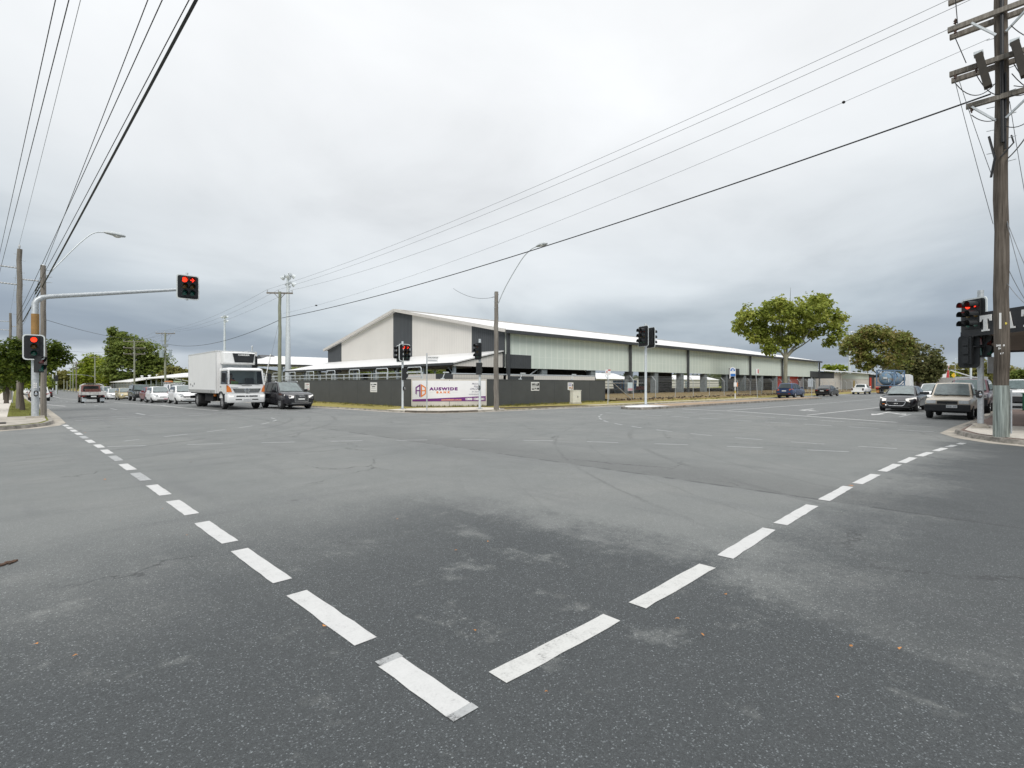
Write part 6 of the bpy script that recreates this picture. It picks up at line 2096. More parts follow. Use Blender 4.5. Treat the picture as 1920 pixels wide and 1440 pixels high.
def wheel_obj(parent, r, w_, rim_m, x, y, side, proto=None, spokes=6):
    if proto is not None:
        c = proto.copy(); COL.objects.link(c); c.parent = parent
        for g in list(proto.children):
            d = g.copy(); COL.objects.link(d); d.parent = c
        c.location = (x, y, r); c.rotation_euler = (0, 0, 0 if side < 0 else PI)
        return c
    # wheel with its outer face towards local -y
    M = Matrix.Rotation(R(90), 4, 'X')
    k = MB()
    k.lathe([(r * .62, -w_ * .42), (r * .7, -w_ * .5), (r * .93, -w_ * .5), (r, -w_ * .36), (r, w_ * .36), (r * .93, w_ * .5), (r * .62, w_ * .5), (r * .62, -w_ * .42)], M, 22)
    tyre = k.build('wheel', RUBBER, parent, smooth=True)
    k = MB()
    k.lathe([(r * .63, w_ * .44), (r * .6, w_ * .46), (r * .57, w_ * .30), (r * .2, w_ * .24), (r * .18, w_ * .36), (0, w_ * .37)], M, 18)
    k.lathe([(r * .62, -w_ * .40), (0, -w_ * .40)], M, 18)
    for i in range(spokes):
        a = 2 * PI * i / spokes
        k.bar((math.cos(a) * r * .15, -w_ * .38, math.sin(a) * r * .15), (math.cos(a) * r * .6, -w_ * .43, math.sin(a) * r * .6), r * .14, .03, up=(0, 1, 0))
    k.build('rim', rim_m, tyre, smooth=True)
    k = MB()
    k.lathe([(r * .565, w_ * .315), (r * .21, w_ * .255)], M, 18)
    k.build('rim_shadow_gap', WELL, tyre)
    tyre.location = (x, y, r); tyre.rotation_euler = (0, 0, 0 if side < 0 else PI)
    return tyre


def ring_half(hw, zb, zs, zt):
    return [(0, zb), (hw * .80, zb), (hw * .955, zb + .10), (hw, zb + .52 * (zs - zb)), (hw * .985, zs - .05), (hw * .945, zs + .35 * (zt - zs)), (hw * .82, zt - .008), (0, zt + .018)]


def interp(st, x):
    for a, b_ in zip(st, st[1:]):
        if a[0] - 1e-9 <= x <= b_[0] + 1e-9:
            t = (x - a[0]) / (b_[0] - a[0])
            return [p + (q - p) * t for p, q in zip(a[1:], b_[1:])]
    return list(st[-1][1:])


def side_patch(st, x0, x1, i0, i1, side, off=.006, sub=1):
    xs = [x0] + [s[0] for s in st if x0 + .02 < s[0] < x1 - .02] + [x1]
    rings = []
    for x in xs:
        h = ring_half(*interp(st, x))[i0:i1 + 1]
        outer = [(x, side * (y + off), z) for y, z in h]
        inner = [(x, side * (y - .03), z) for y, z in h[::-1]]
        rings.append(outer + inner)
    return MB().loft(rings)


def build_car(name, label, cat, loc, heading, st, cab, wheels, colr, rim, o=None, group=None):
    """st: hull stations (x, half width, bottom, shoulder, top) rear to front; cab: dict; wheels: (xr, xf, r, w)"""
    o = o or {}
    t = thing(name, label, cat, (loc[0], loc[1], loc[2] if len(loc) > 2 else 0), heading, group)
    L0, L1 = st[0][0], st[-1][0]
    rings = []
    for s in st:
        h = ring_half(*s[1:])
        rings.append([(s[0], -y, z) for y, z in h] + [(s[0], y, z) for y, z in h[-2:0:-1]])
    c = MB().loft(rings)
    body = c.build('body', [colr, WELL], t, smooth=False)
    xr, xf, r, ww = wheels
    hwm = max(s[1] for s in st)
    cut = []
    for x in (xr, xf):
        for sd_ in (-1, 1):
            k = MB(); k.mi = 1
            k.lathe([(0, -.2), (r * 1.13, -.2), (r * 1.13, .2), (0, .2)], T(x, sd_ * (hwm - .12), r * 1.0) @ Matrix.Rotation(R(90), 4, 'X'), 24)
            me = k.mesh('cut', [colr, WELL]); cut.append(me)
    cyl_boolean(body, cut)
    me = body.data; me.polygons.foreach_set('use_smooth', [True] * len(me.polygons)); me.set_sharp_from_angle(angle=R(32))
    # underside
    k = MB(); k.box(L0 + .3, L1 - .3, -hwm * .7, hwm * .7, min(s[2] for s in st) - .06, min(s[2] for s in st) + .15); k.build('underbody', WELL, t)
    # wheels
    pr_ = None
    for x in (xf, xr):
        for sd_ in (-1, 1):
            w_ = wheel_obj(t, r, ww, rim, x, sd_ * (hwm - ww * .5 - .015), sd_, pr_, o.get('spokes', 6))
            pr_ = pr_ or w_
    # cabin
    xa, xb, xc, xd = cab['x']; zb, zr = cab['z']; wb, wr = cab['w']
    roofm = cab.get('roof', colr)
    k = MB(); z0 = zb - .07
    xm = (xb + xc) / 2
    def xA(z): return xa + (xb - xa) * (z - zb) / (zr - zb)
    def xD(z): return xd + (xc - xd) * (z - zb) / (zr - zb)
    def yS(z): return wb - (wb - wr) * (z - zb) / (zr - zb)
    V = {}
    vs = []
    def vv(p):
        vs.append(p); return len(vs) - 1
    for sd_ in (-1, 1):
        V['fa', sd_] = vv((xa, sd_ * wb * .94, z0)); V['fb', sd_] = vv((xb, sd_ * wr * .96, zr))
        V['rm', sd_] = vv((xm, sd_ * wr, zr + .03)); V['rc', sd_] = vv((xc, sd_ * wr * .97, zr)); V['rd', sd_] = vv((xd, sd_ * wb * .97, z0))
        V['sm', sd_] = vv((xm, sd_ * wb, z0))
    cm = vv((xm, 0, zr + .055)); cf_ = vv((xb, 0, zr + .02)); cr = vv((xc, 0, zr + .02)); ca = vv((xa + .05, 0, z0)); cd = vv((xd - (.04 if xd < xc - .1 else .01), 0, z0))
    fs = []
    for sd_ in (-1, 1):
        fs += [(V['fa', sd_], V['fb', sd_], cf_, ca), (cf_, V['fb', sd_], V['rm', sd_], cm), (cm, V['rm', sd_], V['rc', sd_], cr), (cr, V['rc', sd_], V['rd', sd_], cd)]
        fs += [(V['fa', sd_], V['sm', sd_], V['rm', sd_], V['fb', sd_]), (V['sm', sd_], V['rd', sd_], V['rc', sd_], V['rm', sd_])]
    k.raw(vs, fs)
    k.build('cabin', roofm, t, smooth=True, bevel=.035)
    # glass
    def quadglass(nm, P, m, inset=(.09, .09), off=.012):
        a, b_, c_, d_ = [Vector(p) for p in P]   # bottom-left, bottom-right, top-right, top-left
        n = (b_ - a).cross(d_ - a).normalized()
        u, v = inset
        def bl(s, q): return a.lerp(b_, s).lerp(d_.lerp(c_, s), q)
        rows = []
        for q in (v, .5, 1 - v * .9):
            row = []
            for j in range(7):
                s = u + (1 - 2 * u) * j / 6
                bulge = .045 * (1 - (2 * s - 1) ** 2)
                row.append(bl(s, q) + n * (off + bulge))
            rows.append(row)
        kk = MB()
        vs2 = [p for rw in rows for p in rw] + [p - n * .03 for rw in rows for p in rw]
        f2 = []
        for i in range(2):
            for j in range(6):
                f2.append((i * 7 + j, i * 7 + j + 1, (i + 1) * 7 + j + 1, (i + 1) * 7 + j))
        bd = [0, 1, 2, 3, 4, 5, 6, 13, 20, 19, 18, 17, 16, 15, 14, 7]
        for p, q in zip(bd, bd[1:] + bd[:1]):
            f2.append((p, q, q + 21, p + 21))
        kk.raw(vs2, f2)
        return kk.build(nm, m, t, smooth=True)
    zl = zb - .01
    quadglass('windscreen', [(xA(zl), -wb * .94, zl), (xA(zl), wb * .94, zl), (xb, wr * .96, zr), (xb, -wr * .96, zr)], o.get('glass', WSCR), (.06, .07))
    if not o.get('no_rear_glass'):
        quadglass('rear_window', [(xD(zl), wb * .97, zl), (xD(zl), -wb * .97, zl), (xc, -wr * .97, zr), (xc, wr * .97, zr)], GLASS, (.09, .12))
    xB = o.get('bpillar', (xb + xc) / 2 - .05)
    z1, z2 = zb + .04, zr - .075
    wins = [[(xA(z1) - .16, z1), (xA(z2) - .10, z2), (xB + .05, z2), (xB + .05, z1)]]
    if not o.get('single_cab'):
        if o.get('third'):
            x3 = o['third']
            wins += [[(xB - .05, z1), (xB - .05, z2), (x3 + .04, z2), (x3 + .04, z1)], [(x3 - .04, z1), (x3 - .04, z2), (xD(z2) + .12, z2), (xD(z1) + .2, z1)]]
        else:
            wins += [[(xB - .05, z1), (xB - .05, z2), (xD(z2) + .14, z2), (xD(z1) + .22, z1)]]
    for sd_ in (-1, 1):
        for wn in wins:
            kk = MB(); kk.prism([(x, sd_ * (yS(z) + .010), z) for x, z in wn], (0, -sd_ * .03, 0))
            kk.build('side_window', GLASS, t)
    # doors with handles
    for sd_ in (-1, 1):
        for (dx0, dx1) in o.get('doors', [(xB, xa - .18), (xd * .55 + .05, xB - .02)]):
            d_ = side_patch(st, dx0, dx1, 2, 4, sd_).build('door', o.get('door_paint', colr), t, smooth=True)
            hwx, zbx, zsx, ztx = interp(st, dx0 + .15)
            kk = MB(); kk.box(dx0 + .06, dx0 + .24, sd_ * (hwx * .99 + .002), sd_ * (hwx * .99 + .035), zsx - .16, zsx - .13); kk.build('handle', o.get('handle', colr), d_)
    # mirrors
    for sd_ in (-1, 1):
        kk = MB(); kk.box(xa - .42, xa - .26, sd_ * (wb + .06), sd_ * (wb + .27), zb + .04, zb + .19); kk.box(xa - .36, xa - .3, sd_ * (wb - .06), sd_ * (wb + .1), zb + .05, zb + .1)
        kk.build('mirror', o.get('mirror', colr), t, bevel=.02)
    # front
    s = st[-1]; hw = s[1]; x = L1

    def fbox(nm, m, y0, y1, z0_, z1_, dpt=.06, pr=.012, both=False, par=None, bevel=0.):
        for sd_ in ((-1, 1) if both else (1,)):
            kk = MB(); kk.box(x - dpt, x + pr, sd_ * y0, sd_ * y1, z0_, z1_)
            kk.build(nm, m, par or t, bevel=bevel)

    def rbox(nm, m, y0, y1, z0_, z1_, dpt=.06, pr=.012, both=False, bevel=0.):
        for sd_ in ((-1, 1) if both else (1,)):
            kk = MB(); kk.box(L0 - pr, L0 + dpt, sd_ * y0, sd_ * y1, z0_, z1_)
            kk.build(nm, m, t, bevel=bevel)
    for q in o.get('front', []):
        fbox(*q[:6], **(q[6] if len(q) > 6 else {}))
    for q in o.get('rear', []):
        rbox(*q[:6], **(q[6] if len(q) > 6 else {}))
    for sd_ in (-1, 1):
        hl = o.get('lamp')
        if hl:   # wrap-round headlamp: polygon in the side view swept from the nose corner
            m, xs0, zz0, zz1, yin = hl
            pts = []
            hA = interp(st, L1 - xs0)
            kk = MB()
            kk.prism([(L1 - xs0, sd_ * (hA[0] * .97 + .008), zz1 + .03), (L1 + .01, sd_ * hw * 1.0, zz1 - .02), (L1 + .02, sd_ * yin, zz1 - .05), (L1 + .02, sd_ * (yin + .02), zz0 + .02), (L1 + .012, sd_ * hw * 1.0, zz0), (L1 - xs0, sd_ * (hA[0] * .985 + .008), zz0 + .07)][::1], (-.02, -sd_ * .05, 0))
            kk.build('headlamp', m, t)
        tl_ = o.get('tail')
        if tl_:
            m, xs0, zz0, zz1, yin = tl_
            h0_ = st[0][1]; hA = interp(st, L0 + xs0)
            kk = MB()
            kk.prism([(L0 + xs0, sd_ * (hA[0] * .98 + .008), zz1), (L0 - .012, sd_ * h0_ * 1.0, zz1), (L0 - .015, sd_ * yin, zz1 - .02), (L0 - .015, sd_ * (yin + .02), zz0), (L0 - .012, sd_ * h0_ * 1.0, zz0), (L0 + xs0, sd_ * (hA[0] * .99 + .008), zz0 + .05)], (.02, -sd_ * .05, 0))
            kk.build('tail_lamp', m, t)
    # wipers
    kk = MB()
    for y0 in (-.1, .55):
        kk.bar((xA(zb + .03) + .06, y0, zb + .035), (xA(zb + .1) + .05, y0 - .55, zb + .10), .02)
    kk.build('wiper', BLACK, t)
    t['_d'] = 0
    del t['_d']
    return t


def rails(t, x0, x1, y, z, m=CHROME):
    for sd_ in (-1, 1):
        kk = MB(); kk.tube([(x0, sd_ * y, z - .06), (x0 - .06, sd_ * y, z), (x1 + .06, sd_ * y, z), (x1, sd_ * y, z - .06)], .022, 6); kk.build('roof_rail', m, t)


# --- station templates
def hatch(L, W, H, zb=.22):
    a, b_ = -L / 2, L / 2; h = W / 2
    return [(a, h * .80, zb + .10, .62 * H, .66 * H), (a + .10, h * .93, zb + .02, .63 * H, .68 * H), (a + .5, h * .99, zb, .63 * H, .68 * H), (-.3, h, zb, .61 * H, .66 * H), (b_ - 1.15, h, zb, .60 * H, .66 * H), (b_ - .65, h * .98, zb, .57 * H, .62 * H), (b_ - .25, h * .92, zb + .01, .48 * H, .54 * H), (b_ - .06, h * .80, zb + .04, .40 * H, .45 * H), (b_, h * .68, zb + .08, .36 * H, .39 * H)]


def sedan(L, W, H, zb=.21):
    a, b_ = -L / 2, L / 2; h = W / 2
    return [(a, h * .82, zb + .12, .60 * H, .645 * H), (a + .10, h * .92, zb + .04, .62 * H, .665 * H), (a + .6, h * .98, zb, .625 * H, .675 * H), (-.3, h, zb, .61 * H, .655 * H), (b_ - 1.35, h, zb, .595 * H, .655 * H), (b_ - .7, h * .97, zb, .55 * H, .60 * H), (b_ - .28, h * .90, zb + .01, .475 * H, .53 * H), (b_ - .07, h * .80, zb + .04, .41 * H, .46 * H), (b_, h * .70, zb + .08, .36 * H, .40 * H)]


def suv(L, W, H, zb=.30):
    a, b_ = -L / 2, L / 2; h = W / 2
    return [(a, h * .84, zb + .12, .58 * H, .63 * H), (a + .10, h * .94, zb + .05, .59 * H, .64 * H), (a + .6, h * .99, zb, .60 * H, .645 * H), (-.3, h, zb, .59 * H, .64 * H), (b_ - 1.3, h, zb, .585 * H, .64 * H), (b_ - .7, h * .98, zb, .56 * H, .615 * H), (b_ - .25, h * .93, zb + .02, .51 * H, .565 * H), (b_ - .06, h * .84, zb + .06, .46 * H, .51 * H), (b_, h * .76, zb + .10, .43 * H, .47 * H)]


def box4(L, W, zb, zs, zt, zf):
    a, b_ = -L / 2, L / 2; h = W / 2
    return [(a, h * .93, zb + .08, zs, zt), (a + .08, h * .98, zb + .02, zs, zt), (a + .6, h, zb, zs, zt), (b_ - 1.4, h, zb, zs, zt), (b_ - .6, h * .985, zb, zs - .02, zt - .03), (b_ - .14, h * .94, zb + .02, zf - .06, zf), (b_, h * .88, zb + .06, zf - .12, zf - .06)]


H_S, H_N, H_W, H_E = R(-90), R(90), R(180), 0.
def plate_q(z, w_=.19, h_=.06):
    return ('number_plate', PLATE, -w_, w_, z - h_, z + h_, dict(pr=.03))


DKGREY = paint('dark graphite paint', (.022, .021, .026), .25, .2, .35)
BLACKP = paint('black car paint', (.008, .008, .010), .2, 0, .3)
WHITEC = paint('white car paint', (.82, .82, .81), .3)
REDC = paint('dark red car paint', (.18, .018, .022), .28)
GOLDC = paint('pale gold car paint', (.45, .38, .22), .32, .3)
GREENB = paint('black-green car paint', (.03, .035, .033), .25, .1)
BEIGE = paint('champagne beige paint', (.62, .54, .43), .4, .05)
BLUEC = paint('dark blue car paint', (.035, .06, .14), .25, .2)
SILV = paint('silver blue paint', (.40, .43, .46), .3, .4)
MAROON = paint('maroon grey paint', (.10, .045, .055), .3, .2)

# dark wagon beside the truck
q = build_car('large_wagon', 'dark graphite luxury wagon with deep chrome-edged grille waiting beside the white truck', 'car', (13.05, 35.25, 0), H_S,
              suv(5.08, 1.96, 1.72, .27), dict(x=(.98, .12, -1.75, -2.38), z=(1.07, 1.70), w=(.88, .68)), (-1.5, 1.5, .39, .27), DKGREY, ALLOY,
              dict(third=-1.25, bpillar=-.32, spokes=10, lamp=(LAMPON, .42, .70, .90, .50), glass=WSCR, doors=[(-.30, .86), (-1.12, -.34)],
                   front=[('grille', TRIMB, -.40, .40, .48, .93, dict(pr=.03)), ('number_plate', PLATE, -.2, .2, .60, .70, dict(pr=.05)), ('air_intake', BLACK, .45, .72, .42, .56, dict(both=True)), ('bumper_trim', CHROME, -.62, .62, .385, .41, dict(pr=.02)), ('lower_bumper', TRIMB, -.7, .7, .30, .385, dict(pr=.015))],
                   rear=[('number_plate', PLATE, -.2, .2, .8, .9)], tail=(LAMPR, .3, .85, 1.05, .5)))
k = MB()
for z in (.935, .475): k.box(2.545, 2.58, -.42, .42, z - .012, z + .012)
for y in (-.41, .41): k.box(2.545, 2.58, y - .014, y + .014, .475, .935)
for i in range(9): k.box(2.55, 2.577, -.34 + i * .085 - .006, -.34 + i * .085 + .006, .5, .92)
k.build('grille_surround', CHROME, q)
k = MB()
for i in range(4):
    y = -.135 + i * .09
    k.lathe([(.052, -.008), (.060, 0), (.052, .008), (.044, 0), (.052, -.008)], T(2.585, y, .855) @ Matrix.Rotation(R(90), 4, 'Y'), 14)
k.build('ring_emblem', CHROME, q); rails(q, .1, -1.8, .70, 1.78)
k = MB(); k.box(2.2, 2.5, -.75, -.60, .5, .55); 

# white hatch behind the truck
q = build_car('hatchback', 'white hatchback with black slot grille waiting directly behind the white truck', 'car', (10.15, 50.2, zg(10, 50)), H_S,
              hatch(3.8, 1.70, 1.53), dict(x=(1.0, .15, -1.35, -1.80), z=(.99, 1.50), w=(.78, .60)), (-1.2, 1.23, .29, .18), WHITEC, STEELW,
              dict(lamp=(LAMPW, .5, .66, .86, .40), mirror=WHITEC, front=[('grille', BLACK, -.36, .36, .585, .66, dict(pr=.03)), ('air_intake', GALV, -.38, .38, .30, .39, dict(pr=.02)), plate_q(.47), ('fog_slot', BLACK, .44, .56, .3, .36, dict(both=True))], rear=[plate_q(.7)], tail=(LAMPR, .2, .75, 1., .5)))
q = build_car('hatchback', 'older white hatchback with pink-tinted plate, second car behind the truck', 'car', (9.55, 56.7, zg(9.5, 56.7)), H_S,
              hatch(3.75, 1.66, 1.48), dict(x=(1.05, .3, -1.3, -1.78), z=(.96, 1.46), w=(.77, .60)), (-1.2, 1.2, .28, .17), WHITEC, ALLOY,
              dict(lamp=(LAMPW, .45, .62, .80, .42), front=[('grille', TRIMB, -.25, .25, .56, .60, dict(pr=.025)), ('air_intake', BLACK, -.45, .42, .30, .36, dict(pr=.02)), ('number_plate', mat('pinkish plate', (.72, .50, .52), .5, 0, .05, 9), .05, .40, .36, .46, dict(pr=.03))], rear=[plate_q(.7)], tail=(LAMPR, .2, .7, .9, .5)))
q = build_car('sedan', 'dark red sedan in the queue between two white hatchbacks and the dark four-wheel drive', 'car', (10.0, 62.5, zg(10, 62)), H_S,
              sedan(4.5, 1.75, 1.48), dict(x=(1.05, .25, -1.15, -1.85), z=(.96, 1.46), w=(.79, .60)), (-1.3, 1.35, .31, .19), REDC, ALLOY,
              dict(lamp=(LAMPW, .5, .62, .78, .42), front=[('grille', BLACK, -.35, .35, .5, .62, dict(pr=.02)), plate_q(.42)], rear=[plate_q(.8)], tail=(LAMPR, .2, .75, .9, .5)))
q = build_car('four_wheel_drive', 'black-green four-wheel drive with bull bar and driving lamps in the left queue', 'car', (10.3, 71.6, zg(10, 71)), H_S,
              box4(4.7, 1.85, .42, 1.05, 1.13, 1.05), dict(x=(.85, .4, -2.05, -2.28), z=(1.16, 1.80), w=(.86, .72)), (-1.45, 1.4, .39, .26), GREENB, ALLOY,
              dict(third=-1.2, bpillar=-.25, front=[('headlamp', LAMPW, .52, .8, .78, .98, dict(both=True, pr=.02)), ('grille', CHROME, -.46, .46, .76, .98, dict(pr=.015)), ('lower_bumper', TRIMB, -.85, .85, .42, .68, dict(pr=.12)), ('number_plate', PLATE, .55, .88, .62, .73, dict(pr=.2))], rear=[plate_q(.8)], tail=(LAMPR, .1, .85, 1.1, .7)))
k = MB()
for z in (.62, .9, 1.12): k.tube([(2.5, -.8, z), (2.58, -.6, z), (2.58, .6, z), (2.5, .8, z)], .03, 6)
for y in (-.5, .5, -.75, .75): k.tube([(2.52, y, .5), (2.56, y, 1.12)], .03, 6)
k.build('bull_bar', TRIMB, q)
for y in (-.3, .3):
    k = MB(); k.lathe([(.11, 0), (.11, .1), (.06, .12), (0, .12)], T(2.6, y, .98) @ Matrix.Rotation(R(90), 4, 'Y'), 12); k.build('driving_lamp', LAMPW, q)
q = build_car('hatchback', 'pale gold hatchback behind the black-green four-wheel drive', 'car', (9.9, 80, zg(9.9, 80)), H_S,
              hatch(3.9, 1.68, 1.52), dict(x=(1.0, .2, -1.4, -1.8), z=(.98, 1.49), w=(.78, .60)), (-1.2, 1.2, .29, .18), GOLDC, STEELW,
              dict(lamp=(LAMPW, .45, .62, .82, .42), front=[('grille', GOLDC, -.3, .3, .56, .64), ('air_intake', BLACK, -.4, .4, .3, .38), plate_q(.47)]))
q = build_car('sedan', 'white sedan behind the pale gold hatchback', 'car', (9.7, 88.5, zg(9.9, 88)), H_S,
              sedan(4.5, 1.75, 1.47), dict(x=(1.05, .25, -1.15, -1.85), z=(.96, 1.45), w=(.79, .60)), (-1.3, 1.35, .31, .19), WHITEC, ALLOY,
              dict(lamp=(LAMPW, .5, .6, .78, .42), front=[('grille', BLACK, -.35, .35, .5, .6), plate_q(.42)]))
q = build_car('four_wheel_drive', 'white four-wheel drive with dark bumper just right of the tray truck', 'car', (9.6, 97, zg(9.9, 97)), H_S,
              box4(4.7, 1.85, .42, 1.05, 1.13, 1.05), dict(x=(.85, .4, -2.05, -2.28), z=(1.16, 1.78), w=(.86, .72)), (-1.45, 1.4, .39, .26), WHITEC, ALLOY,
              dict(front=[('headlamp', LAMPW, .52, .8, .78, .98, dict(both=True, pr=.02)), ('grille', BLACK, -.46, .46, .76, .98), ('lower_bumper', TRIMB, -.85, .85, .42, .70, dict(pr=.12)), plate_q(.6, .19, .06)]))
# second lane, seen over the roofs
q = build_car('sedan', 'silver-blue car roof showing between the two white hatchbacks', 'car', (12.7, 59, zg(12.7, 59)), H_S,
              sedan(4.6, 1.78, 1.52), dict(x=(1.05, .25, -1.15, -1.85), z=(.98, 1.50), w=(.80, .61)), (-1.3, 1.35, .31, .19), SILV, ALLOY,
              dict(lamp=(LAMPW, .5, .62, .78, .42), front=[('grille', BLACK, -.35, .35, .5, .62), plate_q(.42)]))
q = build_car('work_van', 'white work van with a ladder rack of orange and green loads above the queue', 'van', (13.0, 68, zg(13, 68)), H_S,
              box4(4.8, 1.8, .35, 1.0, 1.1, .95), dict(x=(1.4, .7, -2.2, -2.32), z=(1.12, 1.86), w=(.86, .74)), (-1.5, 1.5, .33, .2), WHITEC, STEELW,
              dict(single_cab=True, bpillar=.2, front=[('headlamp', LAMPW, .5, .78, .7, .88, dict(both=True)), ('grille', BLACK, -.4, .4, .7, .82), plate_q(.5)]))
k = MB()
for x in (-2, -.6, .7): k.bar((x, -.8, 2.0), (x, .8, 2.0), .05); k.bar((x, -.78, 1.85), (x, -.78, 2.0), .05); k.bar((x, .78, 1.85), (x, .78, 2.0), .05)
for y in (-.8, .8): k.bar((-2.2, y, 2.04), (.9, y, 2.04), .05)
k.build('ladder_rack', GALV, q)
ol = tag(MB().tube([(12.45, 66.8, zg(13, 68) + 2.13), (12.45, 70.3, zg(13, 68) + 2.13)], .09, 8).build('orange_pipe_bundle', mat('orange pipe', (.6, .22, .06), .5, 0, .15, 5)), 'orange pipe bundle lying on the work van rack', 'pipe')
ol = tag(MB().tube([(13.3, 66.8, zg(13, 68) + 2.12), (13.3, 70.3, zg(13, 68) + 2.12)], .08, 8).build('green_pipe_bundle', mat('pale green pipe', (.34, .42, .24), .5, 0, .15, 5)), 'pale green pipe bundle lying on the work van rack', 'pipe')

# tray truck driving away
def tray_ute():
    t = thing('tray_truck', 'red and white tray truck with a loaded tray driving away on the left road', 'truck', (5.35, 64.9, zg(5, 65)), H_N)
    st = box4(4.9, 1.72, .45, .95, 1.05, 1.0)
    REDF = paint('faded red paint', (.40, .19, .17), .55)
    st2 = [s for s in st if s[0] > -.2]
    st2 = [(-.15, .86, .45, .95, 1.05)] + st2
    rings = []
    for s in st2:
        h = ring_half(*s[1:]); rings.append([(s[0], -y, z) for y, z in h] + [(s[0], y, z) for y, z in h[-2:0:-1]])
    MB().loft(rings).build('body', REDF, t, smooth=True)
    c = MB()
    c.loft([[(-.15, -.8, 1.0), (-.15, .8, 1.0), (-.2, .68, 1.72), (-.2, -.68, 1.72)], [(.95, -.8, 1.0), (.95, .8, 1.0), (.45, .66, 1.72), (.45, -.66, 1.72)]]); c.build('cabin', REDF, t, bevel=.04)
    c = MB(); c.prism([(-.235, -.62, 1.14), (-.235, .62, 1.14), (-.245, .56, 1.62), (-.245, -.56, 1.62)], (.03, 0, 0)); c.build('rear_window', GLASS, t)
    for s in (-1, 1):
        c = MB(); c.prism([(-.02, s * .805, 1.12), (.72, s * .805, 1.12), (.45, s * .71, 1.62), (-.06, s * .71, 1.62)], (0, -s * .02, 0)); c.build('side_window', GLASS, t)
    c = MB(); c.box(-2.5, -.25, -.92, .92, .78, .86); c.build('tray_floor', GALV, t)
    TW = mat('dirty white tray side', (.55, .54, .52), .6, 0, .2, 3)
    c = MB(); c.box(-2.5, -.25, -.93, -.89, .82, 1.10); c.box(-2.5, -.25, .89, .93, .82, 1.10); c.box(-2.53, -2.49, -.93, .93, .80, 1.08)
    for y in (-.93, -.31, .31, .93): c.box(-2.56, -2.53, y - .02, y + .02, .8, 1.09)
    c.build('tray_side', TW, t)
    c = MB()
    for x in (-.32, -1.3): c.tube([(x, -.88, 1.1), (x, -.84, 1.7), (x, -.6, 1.82), (x, .6, 1.82), (x, .84, 1.7), (x, .88, 1.1)], .025, 6)
    c.tube([(-.32, -.6, 1.82), (-1.3, -.6, 1.82)], .02, 6); c.tube([(-.32, .6, 1.82), (-1.3, .6, 1.82)], .02, 6)
    c.build('rack', WHITEP, t)
    c = MB(); c.box(-1.4, -.3, -.25, .5, 1.83, 1.9); c.build('rolled_cover', BLACK, t, bevel=.02)
    c = MB(); c.box(-2.3, .4, -.35, .35, .4, .76); c.box(-2.56, -2.5, -.8, .8, .5, .6); c.build('chassis', WELL, t)
    for s in (-1, 1):
        c = MB(); c.box(-2.58, -2.55, s * .70, s * .84, .64, .70); c.build('tail_lamp', LAMPR, t)
        c = MB(); c.box(-2.2, -2.17, s * .5, s * .84, .18, .6); c.build('mud_flap', GALV_P, t)
    c = MB(); c.box(-2.585, -2.56, -.2, .2, .60, .72); c.build('number_plate', PLATE, t)
    p = None
    for x in (1.5, -1.6):
        for s in (-1, 1):
            w_ = wheel_obj(t, .36, .24, STEELW, x, s * .74, s, p); p = p or w_
    return t


tray_ute()
LOAD = thing('tool_crate', 'dark reddish tool crate sitting in the tray of the red and white truck', 'crate', (5.35, 63.8, zg(5, 65) + .87), H_N)
b = MB(); b.box(-.45, .45, -.5, .5, 0, .42); b.build('box', mat('rusty crate', (.14, .05, .04), .7, 0, .25, 5), LOAD, bevel=.01)
b = MB(); b.box(-.48, .48, -.53, .53, .42, .47); b.build('lid', mat('rusty crate lid', (.18, .08, .06), .7, 0, .25, 5), LOAD)

# far cars on the left road
DKR = paint('very dark red paint', (.06, .012, .015), .3)
for nm, lab, px, d, st, cab, wh, col, hd in (
        ('hatchback', 'tiny dark red car at the far bend of the left road', 86.5, 96, hatch(4.2, 1.74, 1.5), dict(x=(1., .2, -1.4, -1.9), z=(.98, 1.48), w=(.78, .6)), (-1.3, 1.3, .31, .19), DKR, H_N),
        ('sedan', 'tiny white sedan coming down the far left road behind the mast', 54, 118, sedan(4.7, 1.8, 1.47), dict(x=(1.05, .25, -1.15, -1.85), z=(.96, 1.45), w=(.79, .60)), (-1.3, 1.35, .31, .19), WHITEC, H_S),
        ('pickup', 'white pickup parked by the left footpath behind the street tree', 28, 62, box4(4.9, 1.8, .4, 1.0, 1.08, 1.02), dict(x=(.9, .4, -.9, -1.15), z=(1.1, 1.72), w=(.84, .7)), (-1.5, 1.5, .36, .24), WHITEC, H_N),
        ('hatchback', 'dark red car parked just beyond the white pickup on the left', 37, 72, hatch(4.2, 1.74, 1.5), dict(x=(1., .2, -1.4, -1.9), z=(.98, 1.48), w=(.78, .6)), (-1.3, 1.3, .31, .19), REDC, H_N)):
    x, y = at(px, d)
    x = max(x, 2.2)
    build_car(nm, lab, 'pickup' if nm == 'pickup' else 'car', (x, y, zg(x, y)), hd, st, cab, wh, col, STEELW, dict(lamp=(LAMPW, .4, .62, .78, .42), tail=(LAMPR, .2, .75, .95, .45), rear=[plate_q(.8)], front=[plate_q(.45)]))

